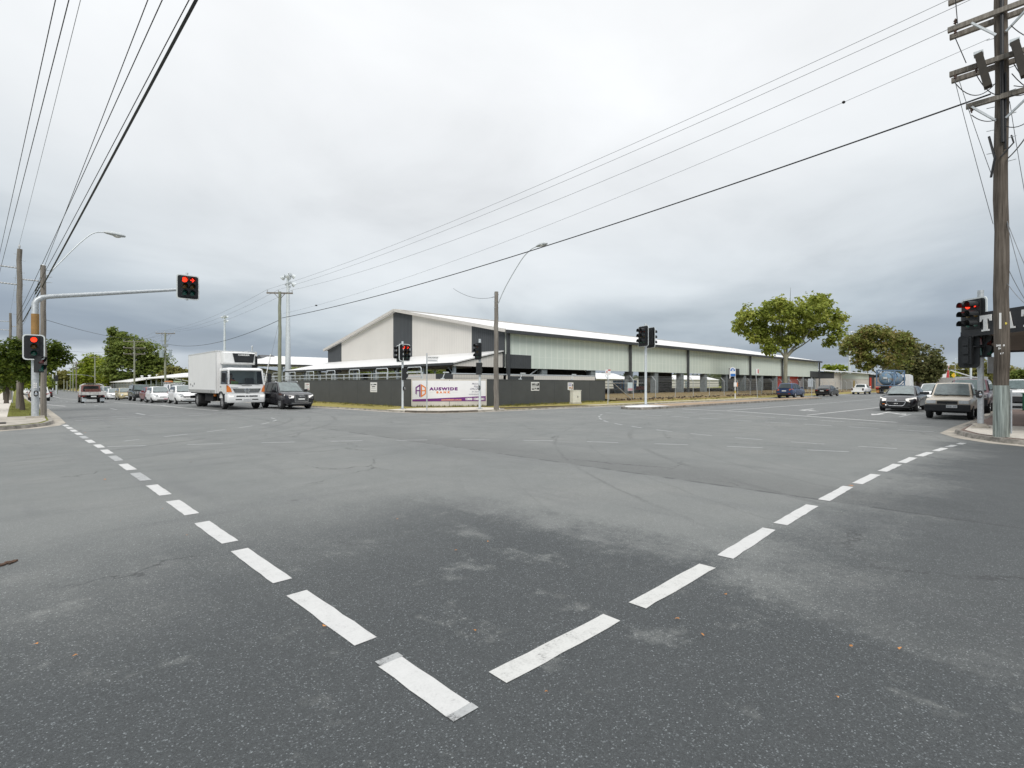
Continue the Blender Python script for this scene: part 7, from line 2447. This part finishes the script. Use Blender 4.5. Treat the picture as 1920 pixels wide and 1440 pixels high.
# ---- right-hand road
q = build_car('sedan', 'glossy black sedan with chrome-edged wide grille waiting behind the white road arrow', 'car', (39.2, 6.05, 0), H_W,
              sedan(4.79, 1.85, 1.46), dict(x=(1.12, .22, -1.2, -1.95), z=(.95, 1.45), w=(.82, .61)), (-1.38, 1.43, .34, .22), BLACKP, ALLOY,
              dict(bpillar=-.3, spokes=5, lamp=(LAMPON, .62, .60, .80, .50), mirror=BLACKP,
                   front=[('grille', BLACK, -.46, .46, .34, .58, dict(pr=.03)), ('fog_slot', BLACK, .52, .66, .34, .46, dict(both=True)), ('lower_bumper', TRIMB, -.64, .64, .22, .31, dict(pr=.02)), ('number_plate', DARKTXT, -.22, .22, .42, .52, dict(pr=.045))], rear=[plate_q(.8)]))
k = MB()
pth = [(2.425, -.44, .60), (2.43, -.46, .56), (2.44, -.38, .38), (2.445, -.3, .335), (2.445, .3, .335), (2.44, .38, .38), (2.43, .46, .56), (2.425, .44, .60), (2.42, -.44, .60)]
k.tube(pth, .017, 6); k.build('grille_surround', CHROME, q)
k = MB(); k.ball((2.40, 0, .655), .03, .07, .05); k.build('badge', CHROME, q)
k = MB(); k.box(2.4, 2.435, -.64, -.52, .42, .455); k.build('indicator', LAMPO, q)
k = MB(); k.box(2.435, 2.447, -.5, -.44, .35, .42) ; k.build('fog_lamp', LAMPON, q)
for i, y in enumerate((-.08, -.02, .05)):
    k = MB(); k.box(2.442, 2.452, y, y + .04, .445, .495); k.build('plate_print', PLATE, q)
# beige pickup
q = build_car('pickup', 'champagne beige pickup with black front bumper waiting at the right-hand kerb', 'pickup', (32.75, 3.1, 0), H_W,
              box4(4.9, 1.70, .36, .93, 1.01, .93), dict(x=(.95, .38, -.75, -1.0), z=(1.03, 1.62), w=(.80, .66)), (-1.5, 1.52, .345, .22), BEIGE, STEELW,
              dict(mirror=BLACK, single_cab=True, bpillar=-.35, doors=[(-.35, .75)],
                   front=[('headlamp', LAMPW, .40, .735, .72, .86, dict(both=True, pr=.018)), ('grille', BLACK, -.36, .36, .70, .83, dict(pr=.02)), ('number_plate', PLATE, -.02, .36, .53, .66, dict(pr=.16)), ('front_bumper', TRIMB, -.80, .80, .36, .68, dict(pr=.12, bevel=.04))], rear=[plate_q(.6)], handle=BLACK))
k = MB(); k.box(-2.38, -1.1, -.74, .74, .98, 1.035); k.build('tray_cover', BLACK, q)
k = MB()
for y in (-.66, .60): k.box(2.45, 2.585, y - .1, y + .1, .55, .60)
k.build('bumper_slot', BLACK, q)
for i in range(6):
    if i == 3: continue
    k = MB(); k.box(2.61, 2.616, .005 + i * .058, .045 + i * .058, .56, .63); k.build('plate_print', GREYT, q)
q = build_car('four_wheel_drive', 'maroon-grey four-wheel drive with roof rack and lamp bar behind the beige pickup', 'car', (40.0, 3.05, 0), H_W,
              box4(4.8, 1.90, .42, 1.10, 1.18, 1.10), dict(x=(.85, .35, -2.05, -2.3), z=(1.2, 1.86), w=(.90, .74)), (-1.45, 1.45, .40, .27), MAROON, ALLOY,
              dict(third=-1.2, bpillar=-.25, mirror=BLACK, front=[('headlamp', LAMPW, .55, .84, .84, 1.02, dict(both=True)), ('grille', BLACK, -.5, .5, .82, 1.02), ('lower_bumper', TRIMB, -.88, .88, .42, .76, dict(pr=.15)), plate_q(.62)]))
k = MB()
for y in (-.62, .62): k.bar((-1.9, y, 2.0), (.1, y, 2.0), .04)
for x in (-1.8, -.9, 0): k.bar((x, -.66, 2.0), (x, .66, 2.0), .05, .04); k.bar((x, -.62, 1.88), (x, -.62, 2.0), .04); k.bar((x, .62, 1.88), (x, .62, 2.0), .04)
k.build('roof_rack', GALV_P, q)
k = MB()
for z in (.7, .95): k.tube([(2.5, -.8, z), (2.6, -.6, z), (2.6, .6, z), (2.5, .8, z)], .03, 6)
k.build('bull_bar', TRIMB, q)
for i in range(4):
    k = MB(); k.lathe([(.09, 0), (.09, .08), (0, .1)], T(2.58, -.48 + i * .32, 1.1) @ Matrix.Rotation(R(90), 4, 'Y'), 10); k.build('driving_lamp', LAMPW, q)
q = build_car('four_wheel_drive', 'white four-wheel drive with black bumper parked behind the big dark pole', 'car', (50.4, 1.25, 0), H_W,
              box4(4.7, 1.88, .45, 1.12, 1.2, 1.12), dict(x=(.85, .4, -2.05, -2.28), z=(1.22, 1.88), w=(.88, .74)), (-1.45, 1.4, .40, .27), WHITEC, ALLOY,
              dict(third=-1.2, mirror=BLACK, front=[('headlamp', LAMPW, .55, .84, .84, 1.02, dict(both=True)), ('grille', GALV, -.5, .5, .82, 1.02), ('lower_bumper', TRIMB, -.88, .88, .42, .78, dict(pr=.15)), plate_q(.62)]))
rails(q, .2, -1.9, .72, 1.99, BLACK)
q = build_car('sedan', 'white sedan at the right picture edge beyond the white four-wheel drive', 'car', (62.5, 1.6, 0), H_W,
              sedan(4.7, 1.8, 1.50), dict(x=(1.05, .25, -1.15, -1.85), z=(.96, 1.48), w=(.79, .60)), (-1.3, 1.35, .31, .19), WHITEC, ALLOY, dict(lamp=(LAMPW, .5, .62, .78, .42), front=[('grille', BLACK, -.35, .35, .5, .62), plate_q(.42)]))
q = build_car('hatchback', 'white hatchback roof showing between the black sedan and the beige pickup', 'car', (52, 6.2, 0), H_W,
              hatch(4.1, 1.72, 1.62), dict(x=(1.0, .2, -1.4, -1.85), z=(1.02, 1.6), w=(.78, .62)), (-1.25, 1.25, .3, .19), WHITEC, STEELW, dict(lamp=(LAMPW, .5, .62, .8, .42), front=[('grille', BLACK, -.35, .35, .5, .6), plate_q(.42)]))
q = build_car('pickup', 'distant white pickup with dark canopy seen over the roof of the beige pickup', 'pickup', (77, 6.6, 0), H_W,
              box4(4.9, 1.8, .4, 1.0, 1.1, 1.02), dict(x=(.95, .45, -.75, -1.0), z=(1.12, 1.74), w=(.84, .7)), (-1.5, 1.5, .36, .24), WHITEC, STEELW, dict(single_cab=True, front=[('headlamp', LAMPW, .5, .8, .76, .92, dict(both=True)), ('grille', BLACK, -.45, .45, .76, .92), plate_q(.55)]))
k = MB(); k.box(-2.35, -1.0, -.8, .8, 1.08, 1.95); k.build('canopy', BLACK, q, bevel=.05)
q = build_car('wagon', 'dark blue wagon parked under the large spreading street tree', 'car', (64.2, 20.35, 0), H_E,
              suv(4.55, 1.84, 1.68), dict(x=(.95, .1, -1.62, -2.05), z=(1.06, 1.66), w=(.82, .66)), (-1.33, 1.3, .35, .23), BLUEC, ALLOY,
              dict(third=-1.05, bpillar=-.25, tail=(mat('orange-red tail lamp', (.6, .13, .04), .2, 0, .15, 20, coat=.5), .3, .86, 1.06, .55), rear=[('number_plate', PLATE, -.22, .22, .78, .88, dict(pr=.03)), ('lower_bumper', TRIMB, -.74, .74, .36, .60, dict(pr=.04)), ('reflector', LAMPR, .45, .66, .5, .56, dict(both=True, pr=.05))]))
rails(q, .1, -1.6, .66, 1.75, BLACK)
q = build_car('sedan', 'black sedan parked at the far kerb between the blue wagon and the white ute', 'car', (78.2, 20.3, 0), H_E,
              sedan(4.85, 1.85, 1.42), dict(x=(1.12, .22, -1.1, -1.8), z=(.94, 1.41), w=(.82, .61)), (-1.4, 1.42, .33, .22), BLACKP, ALLOY,
              dict(tail=(LAMPR, .3, .74, .88, .55), rear=[('number_plate', PLATE, -.22, .22, .66, .76, dict(pr=.03)), ('lower_bumper', TRIMB, -.7, .7, .33, .42, dict(pr=.03))]))
q = build_car('ute', 'white ute with black tail lamps parked at the far kerb before the tank truck', 'pickup', (95.2, 20.0, 0), H_E,
              box4(5.0, 1.78, .36, .95, 1.04, .92), dict(x=(1.0, .35, -.55, -.75), z=(1.06, 1.56), w=(.82, .64)), (-1.45, 1.5, .33, .22), WHITEC, ALLOY,
              dict(single_cab=True, bpillar=-.2, doors=[(-.2, .8)], rear=[('tail_lamp', mat('smoked tail lamp', (.04, .01, .012), .2, 0, .2, 9), .60, .82, .62, .95, dict(both=True, pr=.02)), ('rear_bumper', WHITEC, -.8, .8, .36, .52, dict(pr=.08)), plate_q(.44)]))
# cars seen through the open shed
for i, (px, d, col) in enumerate(((1388, 118, SILV), (1409, 112, WHITEC))):
    x, y = at(px, d)
    build_car('sedan', ['silver car in the yard seen through the shed at the bus stop post', 'white car in the yard seen through the shed right of the bus stop'][i], 'car', (x, y, .5), H_E + .3,
              sedan(4.6, 1.8, 1.5), dict(x=(1.05, .25, -1.15, -1.85), z=(.96, 1.48), w=(.79, .60)), (-1.3, 1.35, .31, .19), col, ALLOY, {})
for i, (lab, px, d, col, w_, h_) in enumerate((('blue plastic water trough stacked inside the open shed', 1172, 66, (.03, .16, .42), 3.6, 1.1), ('red farm implement frame lying inside the open shed', 1196, 70, (.45, .07, .05), 4.2, .5))):
    x, y = at(px, d)
    t = thing('water_trough' if i == 0 else 'harrow', lab, 'trough' if i == 0 else 'implement', (x, y, 1.0 if i == 0 else .8))
    c = MB(); c.loft([[(-w_ / 2, -.5, 0), (w_ / 2, -.5, 0), (w_ / 2, .5, 0), (-w_ / 2, .5, 0)], [(-w_ / 2 - .1, -.6, h_), (w_ / 2 + .1, -.6, h_), (w_ / 2 + .1, .6, h_), (-w_ / 2 - .1, .6, h_)]]); c.build('body', mat('shed item %d' % i, col, .5, 0, .15, 3), t, bevel=.04)
    c = MB()
    for xx in (-w_ / 2 + .2, 0, w_ / 2 - .2): c.box(xx - .06, xx + .06, -.5, .5, -.5 if i == 0 else -.3, 0)
    c.build('stand', STEELG, t)

# ---- tank truck
tk = thing('tank_truck', 'blue and rusty tank container on a truck parked down the right-hand road', 'tank truck', (*at(1660, 84.5), 0), R(-4))
b = MB()
TKB = bpy.data.materials.new('blue rusty tank paint'); TKB.use_nodes = True
nt = TKB.node_tree; bs = nt.nodes['Principled BSDF']; tc = nt.nodes.new('ShaderNodeTexCoord')
nz = N(nt, 'ShaderNodeTexNoise', Scale=1.4, Detail=6., Roughness=.65); nt.links.new(tc.outputs['Object'], nz.inputs['Vector'])
nt.links.new(ramp(nt, nz.outputs['Fac'], [(.38, (.10, .20, .34)), (.52, (.20, .30, .38)), (.60, (.30, .24, .19)), (.72, (.16, .09, .06))]), bs.inputs['Base Color']); bs.inputs['Roughness'].default_value = .45
M = T(0, 0, 2.52) @ Matrix.Rotation(R(90), 4, 'Y')
b.lathe([(0, .02), (.5, .08), (.85, .22), (1.06, .45), (1.12, .6), (1.12, 5.4), (1.0, 5.7), (.5, 5.95), (0, 6.0)], M, 24); b.build('tank', TKB, tk, smooth=True)
FRB = mat('blue container frame', (.13, .20, .30), .5, 0, .2, 4)
b = MB()
for x in (0, 6.0):
    for y in (-1.2, 1.2): b.bar((x, y, 1.3), (x, y, 3.9), .16)
    for z in (1.36, 3.84): b.bar((x, -1.2, z), (x, 1.2, z), .14)
    for s in (-1, 1): b.bar((x, s * 1.2, 3.1), (x, s * .55, 3.84), .1); b.bar((x, s * 1.2, 2.0), (x, s * .6, 1.36), .12)
for y in (-1.2, 1.2):
    b.bar((0, y, 1.36), (6, y, 1.36), .14); b.bar((0, y, 3.84), (6, y, 3.84), .12)
    b.bar((0, y, 3.84), (2.0, y, 2.8), .1); b.bar((6, y, 3.84), (4.0, y, 2.8), .1)
b.build('container_frame', FRB, tk)
b = MB(); b.box(-.12, -.0, -.25, .25, 2.45, 2.75); b.box(-.05, 0, -.5, -.42, 1.9, 2.4); b.build('fitting', GALV_P, tk)
b = MB(); b.box(-.6, 12.5, -.5, .5, .95, 1.25); b.box(-.6, -.4, -1.2, 1.2, .7, 1.0); b.build('chassis', WELL, tk)
for s in (-1, 1):
    k = MB(); k.box(-.66, -.6, s * .75, s * 1.15, .78, .95); k.build('tail_lamp', LAMPR, tk)
    k = MB(); k.box(-.64, -.6, s * .7, s * 1.18, 1.0, 1.2); k.build('marker_board', mat('red and white marker', (.62, .2, .15), .5, 0, .3, 6), tk)
    k = MB(); k.box(-.5, -.46, s * .7, s * 1.15, .2, .7); k.build('mud_flap', mat('orange marked flap', (.5, .24, .08), .7, 0, .5, 6), tk)
p = None
for x in (.4, 1.7, 8.6, 11.4):
    for s in (-1, 1):
        w_ = wheel_obj(tk, .5, .5 if x < 9 else .3, STEELW, x, s * .98, s, p); p = p or w_
k = MB(); k.loft([[(9.8, -1.2, .9), (9.8, 1.2, .9), (9.8, 1.15, 3.3), (9.8, -1.15, 3.3)], [(12.2, -1.2, .7), (12.2, 1.2, .7), (11.9, 1.1, 3.1), (11.9, -1.1, 3.1)]]); k.build('cab', WHITEC, tk, bevel=.06)
k = MB(); k.box(9.74, 9.795, -.5, .5, 2.2, 2.8); k.build('rear_window', GLASS, tk)

# ------------------------------------------------------------------ white refrigerated truck
TRX, TRY = 10.5, 34.9
tr_ = thing('refrigerated_truck', 'white refrigerated box truck with orange corner lamps waiting at the left stop line', 'truck', (TRX, TRY, 0), H_S)
WT = paint('truck white paint', (.83, .83, .82), .35, 0, .4)
BOXW = mat('white insulated box panel', (.83, .825, .815), .5, 0, .02, .8)


def U(z, x0, w_, xr=-1.72, rad=.2):
    o = [(xr, -w_, z)]
    for k in range(6):
        a = R(-90 + 90 * k / 5); o.append((x0 - rad + rad * math.cos(a), -w_ + rad + rad * math.sin(a), z))
    for k in range(6):
        a = R(90 * k / 5); o.append((x0 - rad + rad * math.cos(a), w_ - rad + rad * math.sin(a), z))
    o.append((xr, w_, z))
    return o


k = MB(); k.loft([U(.98, .0, 1.10), U(1.08, .0, 1.11), U(1.58, -.05, 1.10)], closed=False, caps=False)
k.loft([U(2.43, -.22, 1.05), U(2.50, -.2, 1.06), U(2.58, -.30, 1.02), U(2.63, -.5, .9)], closed=False, caps=False)
k.face(U(2.63, -.5, .9))
k.box(-1.74, -1.70, -1.1, 1.1, .95, 2.6)
for s in (-1, 1):
    k.bar((-.10, s * 1.02, 1.56), (-.26, s * .98, 2.46), .09, .10); k.bar((-1.62, s * 1.085, 1.56), (-1.62, s * 1.05, 2.46), .10, .06)
    k.box(-1.72, -1.0, s * 1.07, s * 1.10, .7, .99)
k.build('cab', WT, tr_, smooth=True)
GLT = bpy.data.materials.new('clear windscreen'); GLT.use_nodes = True
nt = GLT.node_tree
for n in list(nt.nodes):
    if n.type != 'OUTPUT_MATERIAL': nt.nodes.remove(n)
ta = nt.nodes.new('ShaderNodeBsdfTransparent'); ta.inputs[0].default_value = (.62, .70, .70, 1)
gl = nt.nodes.new('ShaderNodeBsdfGlossy'); gl.inputs['Roughness'].default_value = .04
fz = nt.nodes.new('ShaderNodeFresnel'); fz.inputs[0].default_value = 1.7
ms = nt.nodes.new('ShaderNodeMixShader'); nt.links.new(fz.outputs[0], ms.inputs[0]); nt.links.new(ta.outputs[0], ms.inputs[1]); nt.links.new(gl.outputs[0], ms.inputs[2])
nt.links.new(ms.outputs[0], nt.nodes['Material Output'].inputs['Surface'])
k = MB(); rows = []
for z, x0, wd in ((1.60, -.055, .99), (2.0, -.13, .97), (2.43, -.22, .95)):
    rows.append([(x0 + .05 * (1 - (j / 4 - 1) ** 2), wd * (j / 4 - 1), z) for j in range(9)])
k.loft(rows, closed=False, caps=False); k.build('windscreen', GLT, tr_, smooth=True)
for s in (-1, 1):
    k = MB(); k.prism([(-.22, s * 1.085, 1.60), (-1.56, s * 1.085, 1.60), (-1.56, s * 1.05, 2.42), (-.36, s * 1.04, 2.42)], (0, -s * .006, 0)); k.build('side_window', GLT, tr_)
    k = MB(); k.prism([(-.18, s * 1.108, 1.02), (-1.58, s * 1.108, 1.02), (-1.58, s * 1.106, 1.56), (-.2, s * 1.106, 1.56)], (0, -s * .015, 0)); d_ = k.build('door', WT, tr_)
    k = MB(); k.box(-1.5, -1.3, s * 1.11, s * 1.14, 1.40, 1.44); k.build('handle', BLACK, d_)
    k = MB(); k.bar((-.1, s * 1.06, 2.3), (.08, s * 1.34, 2.25), .03); k.bar((-.05, s * 1.08, 1.62), (.08, s * 1.34, 1.72), .03); k.box(.03, .11, s * 1.22, s * 1.44, 1.72, 2.28); k.build('mirror', BLACK, tr_, bevel=.012)
    k = MB(); k.loft([[(.022, s * .86, 1.10), (-.012, s * 1.06, 1.10), (-.16, s * 1.118, 1.10), (-.16, s * 1.05, 1.10), (-.1, s * .86, 1.10)], [(.006, s * .92, 1.32), (-.03, s * 1.06, 1.34), (-.16, s * 1.116, 1.36), (-.16, s * 1.05, 1.36), (-.1, s * .92, 1.32)], [(-.01, s * 1.0, 1.45), (-.05, s * 1.07, 1.50), (-.16, s * 1.115, 1.53), (-.16, s * 1.05, 1.53), (-.1, s * 1.0, 1.45)]]); k.build('indicator', LAMPO, tr_)
    k = MB(); k.box(-.12, .064, s * .74, s * 1.04, .77, .90); k.build('headlamp', LAMPON, tr_, bevel=.03)
    # front arch
    k = MB(); k.lathe([(.55, 0), (.64, 0), (.64, .05), (.55, .05)], T(-1.30, s * 1.11, .50) @ Matrix.Rotation(R(90), 4, 'X'), 14, R(0), R(180)); k.build('wheel_arch', BLACK, tr_)
    k = MB(); k.box(-.62, -.16, s * .9, s * 1.1, .36, .74); k.build('step', TRIMB, tr_)
k = MB(); k.loft([U(.44, .03, 1.08, -.55, .14), U(.5, .06, 1.11, -.55, .14), U(.92, .06, 1.11, -.55, .14), U(.975, .02, 1.09, -.55, .14)], closed=False, caps=False); k.build('bumper', WT, tr_, smooth=True)
k = MB()
for (y0, y1, z0, z1) in ((-.62, -.12, .80, .88), (.12, .62, .80, .88), (-.08, .08, .80, .88), (-.66, -.3, .60, .66), (.3, .66, .60, .66)):
    k.box(.03, .068, y0, y1, z0, z1)
k.build('bumper_slot', BLACK, tr_)
k = MB(); k.prism([(.0, -.80, 1.30), (.0, .80, 1.30), (.0, .70, 1.07), (.0, -.70, 1.07)], (.02, 0, 0)); k.build('grille', BLACK, tr_)
k = MB()
for z in (1.13, 1.19, 1.25): k.box(.018, .034, -.72, .72, z - .012, z + .012)
k.prism([(.0, -.84, 1.325), (.0, .84, 1.325), (.0, .80, 1.295), (.0, -.80, 1.295)], (.03, 0, 0))
k.build('grille_bar', CHROME, tr_)
k = MB(); Mx = T(.03, 0, 1.19) @ Matrix.Rotation(R(90), 4, 'Y')
k.lathe([(.15, 0), (.15, .025), (.12, .03), (.12, 0)], Mx, 20); k.box(.035, .055, -.11, .11, 1.175, 1.205); k.prism([(.035, -.10, 1.11), (.035, -.04, 1.11), (.035, -.02, 1.175), (.035, -.11, 1.175)], (.015, 0, 0)); k.prism([(.035, .04, 1.11), (.035, .10, 1.11), (.035, .11, 1.175), (.035, .02, 1.175)], (.015, 0, 0))
k.build('emblem', CHROME, tr_)
k = MB(); k.box(.062, .08, -.24, .24, .55, .68); k.build('number_plate', PLATE, tr_)
k = MB()
for j in range(6): k.box(.08, .084, -.2 + j * .068, -.155 + j * .068, .58, .65)
k.build('plate_print', GREYT, tr_)
k = MB()
for y0, y1 in ((.75, .1), (.1, -.5), (-.3, -.85)): k.bar((-.0, y0, 1.585), (-.02, y1, 1.66), .025)
k.build('wiper', BLACK, tr_)
k = MB(); k.box(-.0, .006, -.3, .3, 1.50, 1.53); k.build('cowl_vent', BLACK, tr_)
k = MB(); k.box(-.02, .004, -.92, -.5, 1.37, 1.395); k.build('model_script', GALV, tr_)
# interior
k = MB(); k.box(-1.66, -.12, -1.04, 1.04, .98, 1.02); k.box(-.42, -.12, -1.02, 1.02, 1.35, 1.56); k.build('dashboard', BLACK, tr_)
SEAT = mat('grey seat cloth', (.10, .11, .12), .9, 0, .1, 8)
for y in (-.62, .55):
    k = MB(); k.box(-1.25, -.72, y - .26, y + .26, 1.02, 1.30); k.box(-1.40, -1.22, y - .26, y + .26, 1.2, 2.0); k.build('seat', SEAT, tr_, bevel=.05)
k = MB(); k.lathe([(.22, -.015), (.235, 0), (.22, .015), (.205, 0), (.22, -.015)], T(-.56, -.62, 1.58) @ Matrix.Rotation(R(-55), 4, 'Y'), 18); k.tube([(-.42, -.62, 1.4), (-.56, -.62, 1.58)], .03, 6); k.build('steering_wheel', BLACK, tr_)
# box
k = MB(); k.box(-9.3, -2.0, -1.22, 1.22, 1.0, 3.74); k.build('cargo_box', BOXW, tr_, bevel=.02)
k = MB()
for s in (-1, 1):
    k.box(-9.31, -1.985, s * 1.222, s * 1.235, 3.68, 3.755); k.box(-9.31, -9.2, s * 1.222, s * 1.235, 1.0, 3.68); k.box(-2.08, -1.985, s * 1.222, s * 1.235, 1.0, 3.68)
k.box(-2.0, -1.982, -1.22, 1.22, 3.68, 3.755)
k.build('box_trim', mat('box corner trim', (.68, .68, .67), .4, .1, .05, 4), tr_)
k = MB()
for s in (-1, 1): k.box(-9.2, -2.3, s * 1.222, s * 1.232, 1.0, 1.22)
k.build('box_rail', mat('grey box rail', (.42, .42, .41), .5, .2, .12, 5), tr_)
k = MB()
for x, z in ((-8.6, 1.5), (-7.6, 1.55), (-8.0, 1.4), (-3.2, .98)): k.box(x, x + .06, -1.245, -1.222, z, z + .14)
k.build('box_fitting', BLACK, tr_)
# fridge unit
k = MB(); k.loft([[(-2.0, -1.0, 2.92), (-2.0, 1.0, 2.92), (-2.0, 1.0, 3.66), (-2.0, -1.0, 3.66)], [(-1.62, -1.0, 2.86), (-1.62, 1.0, 2.86), (-1.62, 1.0, 3.66), (-1.62, -1.0, 3.66)], [(-1.42, -.9, 2.95), (-1.42, .9, 2.95), (-1.46, .9, 3.62), (-1.46, -.9, 3.62)]]); fu = k.build('fridge_unit', WT, tr_, bevel=.03)
k = MB(); k.prism([(-1.40, -.42, 3.58), (-1.40, .90, 3.58), (-1.375, .80, 3.0), (-1.375, -.30, 3.0)], (-.05, 0, 0)); k.build('fridge_grille', BLACK, fu)
o_ = txt('lettering', 'CARRIER', .135, WHITEP, fu, T(-1.392, .24, 3.48) @ Matrix.Rotation(R(90), 4, 'Z'), 1.3, .004)
k = MB(); k.box(-1.385, -1.37, -.1, .58, 3.1, 3.32); k.build('vent_panel', TRIMB, fu)
k = MB(); k.box(-1.99, -1.9, -.9, .9, 2.6, 2.92); k.box(-1.97, -1.85, .55, .75, 2.5, 2.9); k.build('lower_bracket', GALV, fu)
# intake and exhaust stack behind the cab, passenger side
k = MB(); k.tube([(-1.82, 1.14, 1.2), (-1.82, 1.14, 3.45)], .07, 10); k.tube([(-1.86, .98, 2.2), (-1.86, .98, 3.3)], .09, 10); k.box(-1.95, -1.75, .86, 1.06, 3.25, 3.5); k.build('exhaust_stack', BLACK, tr_)
k = MB(); k.tube([(-1.9, .9, 3.5), (-1.9, .9, 4.05)], .045, 6); k.ball((-1.9, .9, 4.1), .07); k.tube([(-1.9, .9, 3.9), (-1.9, .3, 3.7)], .012, 5); k.build('aerial_lamp', GALV, tr_)
# chassis and wheels
k = MB(); k.box(-9.2, -.4, -.42, .42, .62, .98); k.box(-9.3, -9.15, -1.1, 1.1, .55, .75); k.box(-5.6, -3.6, -1.0, -.5, .45, .95); k.box(-5.6, -4.2, .5, 1.0, .45, .95); k.box(-9.2, -2.2, -1.1, 1.1, .93, 1.0); k.box(-7.9, -7.86, -1.1, -.5, .3, .9); k.box(-6.3, -6.24, -1.1, -.5, .25, .95)
k.build('chassis', WELL, tr_)
p = None
for x, y, ww in ((-1.30, .93, .28), (-7.05, .90, .52)):
    for s in (-1, 1):
        if ww > .4:
            for yy in (1.02, .70):
                w_ = wheel_obj(tr_, .49, .28, GREYW, x, s * yy, s, p); p = p or w_
        else:
            w_ = wheel_obj(tr_, .49, .28, GREYW, x, s * y, s, p, 8); p = p or w_
k = MB(); k.box(-2.95, -2.85, -1.12, -1.0, .8, .98); k.build('side_marker', LAMPO, tr_)

# ------------------------------------------------------------------ truck driver (seen through the glass)
def skin_person(name, label, cat, joints, edges, radii, root, mats_, loc, rotz, paint_fn):
    me = bpy.data.meshes.new(name)
    me.from_pydata(joints, edges, [])
    o = bpy.data.objects.new(name, me); COL.objects.link(o)
    bpy.context.view_layer.objects.active = o
    md = o.modifiers.new('skin', 'SKIN')
    for i, r in enumerate(radii):
        me.skin_vertices[0].data[i].radius = (r, r) if not isinstance(r, tuple) else r
    me.skin_vertices[0].data[root].use_root = True
    sb_ = o.modifiers.new('sub', 'SUBSURF'); sb_.levels = 2; sb_.render_levels = 2
    dg = bpy.context.evaluated_depsgraph_get()
    new = bpy.data.meshes.new_from_object(o.evaluated_get(dg))
    o.modifiers.clear(); o.data = new
    for m in mats_: new.materials.append(m)
    for p_ in new.polygons:
        p_.material_index = paint_fn(p_.center); p_.use_smooth = True
    o.location = loc; o.rotation_euler = (0, 0, rotz)
    return tag(o, label, cat)


J = [(-1.02, 0, 1.36), (-1.08, 0, 1.55), (-1.10, 0, 1.75), (-1.07, 0, 1.90), (-1.05, 0, 1.99), (-1.02, 0, 2.10), (-1.02, 0, 2.21)]
E_ = [(i, i + 1) for i in range(6)]
RD = [(.15, .13), (.15, .12), (.17, .12), .075, .062, .095, .085]


def addc(pts, rs, att):
    i = att
    for p, r in zip(pts, rs):
        J.append(p); RD.append(r); E_.append((i, len(J) - 1)); i = len(J) - 1
    return i


for s in (-1, 1):
    h = addc([(-1.07, s * .20, 1.83), (-.90, s * .27, 1.60), (-.70, s * .23, 1.55), (-.60, s * .21, 1.61)], [.07, .052, .04, .035], 2)
    for q_, (dx, dz) in enumerate(((.055, .035), (.06, .015), (.058, -.005), (.05, -.02))):
        addc([(-.60 + dx * .6, s * (.215 - q_ * .012), 1.61 + dz), (-.60 + dx * .9, s * (.20 - q_ * .012), 1.61 + dz - .03)], [.0095, .0085], h)
    addc([(-.60 + .02, s * .18, 1.645), (-.60 + .045, s * .165, 1.65)], [.011, .0095], h)
    addc([(-1.0, s * .11, 1.34), (-.58, s * .13, 1.36), (-.42, s * .12, 1.12), (-.30, s * .12, 1.06)], [.09, .065, .05, .045], 0)
SKN = mat('skin', (.42, .24, .17), .55, 0, .06, 12)
HIV = mat('orange hi-vis shirt', (.80, .17, .03), .8, 0, .08, 6)
NAVY = mat('navy work trousers', (.03, .04, .07), .9, 0, .1, 6)
HAIR = mat('short brown hair', (.05, .032, .02), .8, 0, .2, 20)


def drv(c):
    if c.z > 1.955: return 0
    if c.x > -.74 and c.z > 1.5: return 0
    if c.z > 1.42: return 1
    return 2


dx_, dy_ = -.62, 0
# local y offset of the driver's seat: the right-hand seat (local -y)
drvr = skin_person('person', 'driver in an orange hi-vis shirt seated behind the truck windscreen, hands on the wheel', 'person', J, E_, RD, 0, [SKN, HIV, NAVY], (TRX - .62, TRY, 0), H_S, drv)
b = MB(); b.ball((-1.045, 0, 2.20), .092, .084, .085, 12, 8)
b.build('hair', HAIR, drvr, smooth=True)
b = MB(); b.ball((-.925, 0, 2.125), .018, .012, .02, 8, 6); b.ball((-1.02, -.088, 2.13), .012, .012, .028, 8, 6); b.ball((-1.02, .088, 2.13), .012, .012, .028, 8, 6); b.build('nose_and_ears', SKN, drvr, smooth=True)
b = MB()
for y in (-.032, .032): b.ball((-.933, y, 2.155), .008, .011, .007, 8, 6)
b.box(-.934, -.928, -.025, .025, 2.072, 2.079); b.build('eyes_and_mouth', DARKTXT, drvr)
b = MB(); b.prism([(TRX - .85, TRY + .16, 1.57), (TRX - .45, TRY + .15, 1.57), (TRX - .42, TRY + .28, 1.74), (TRX - .82, TRY + .30, 1.78)], (0, .01, .01))
tag(b.build('paper_folder', mat('lime green folder', (.45, .70, .18), .6, 0, .05, 6)), 'lime green folder propped on the truck dashboard', 'folder')
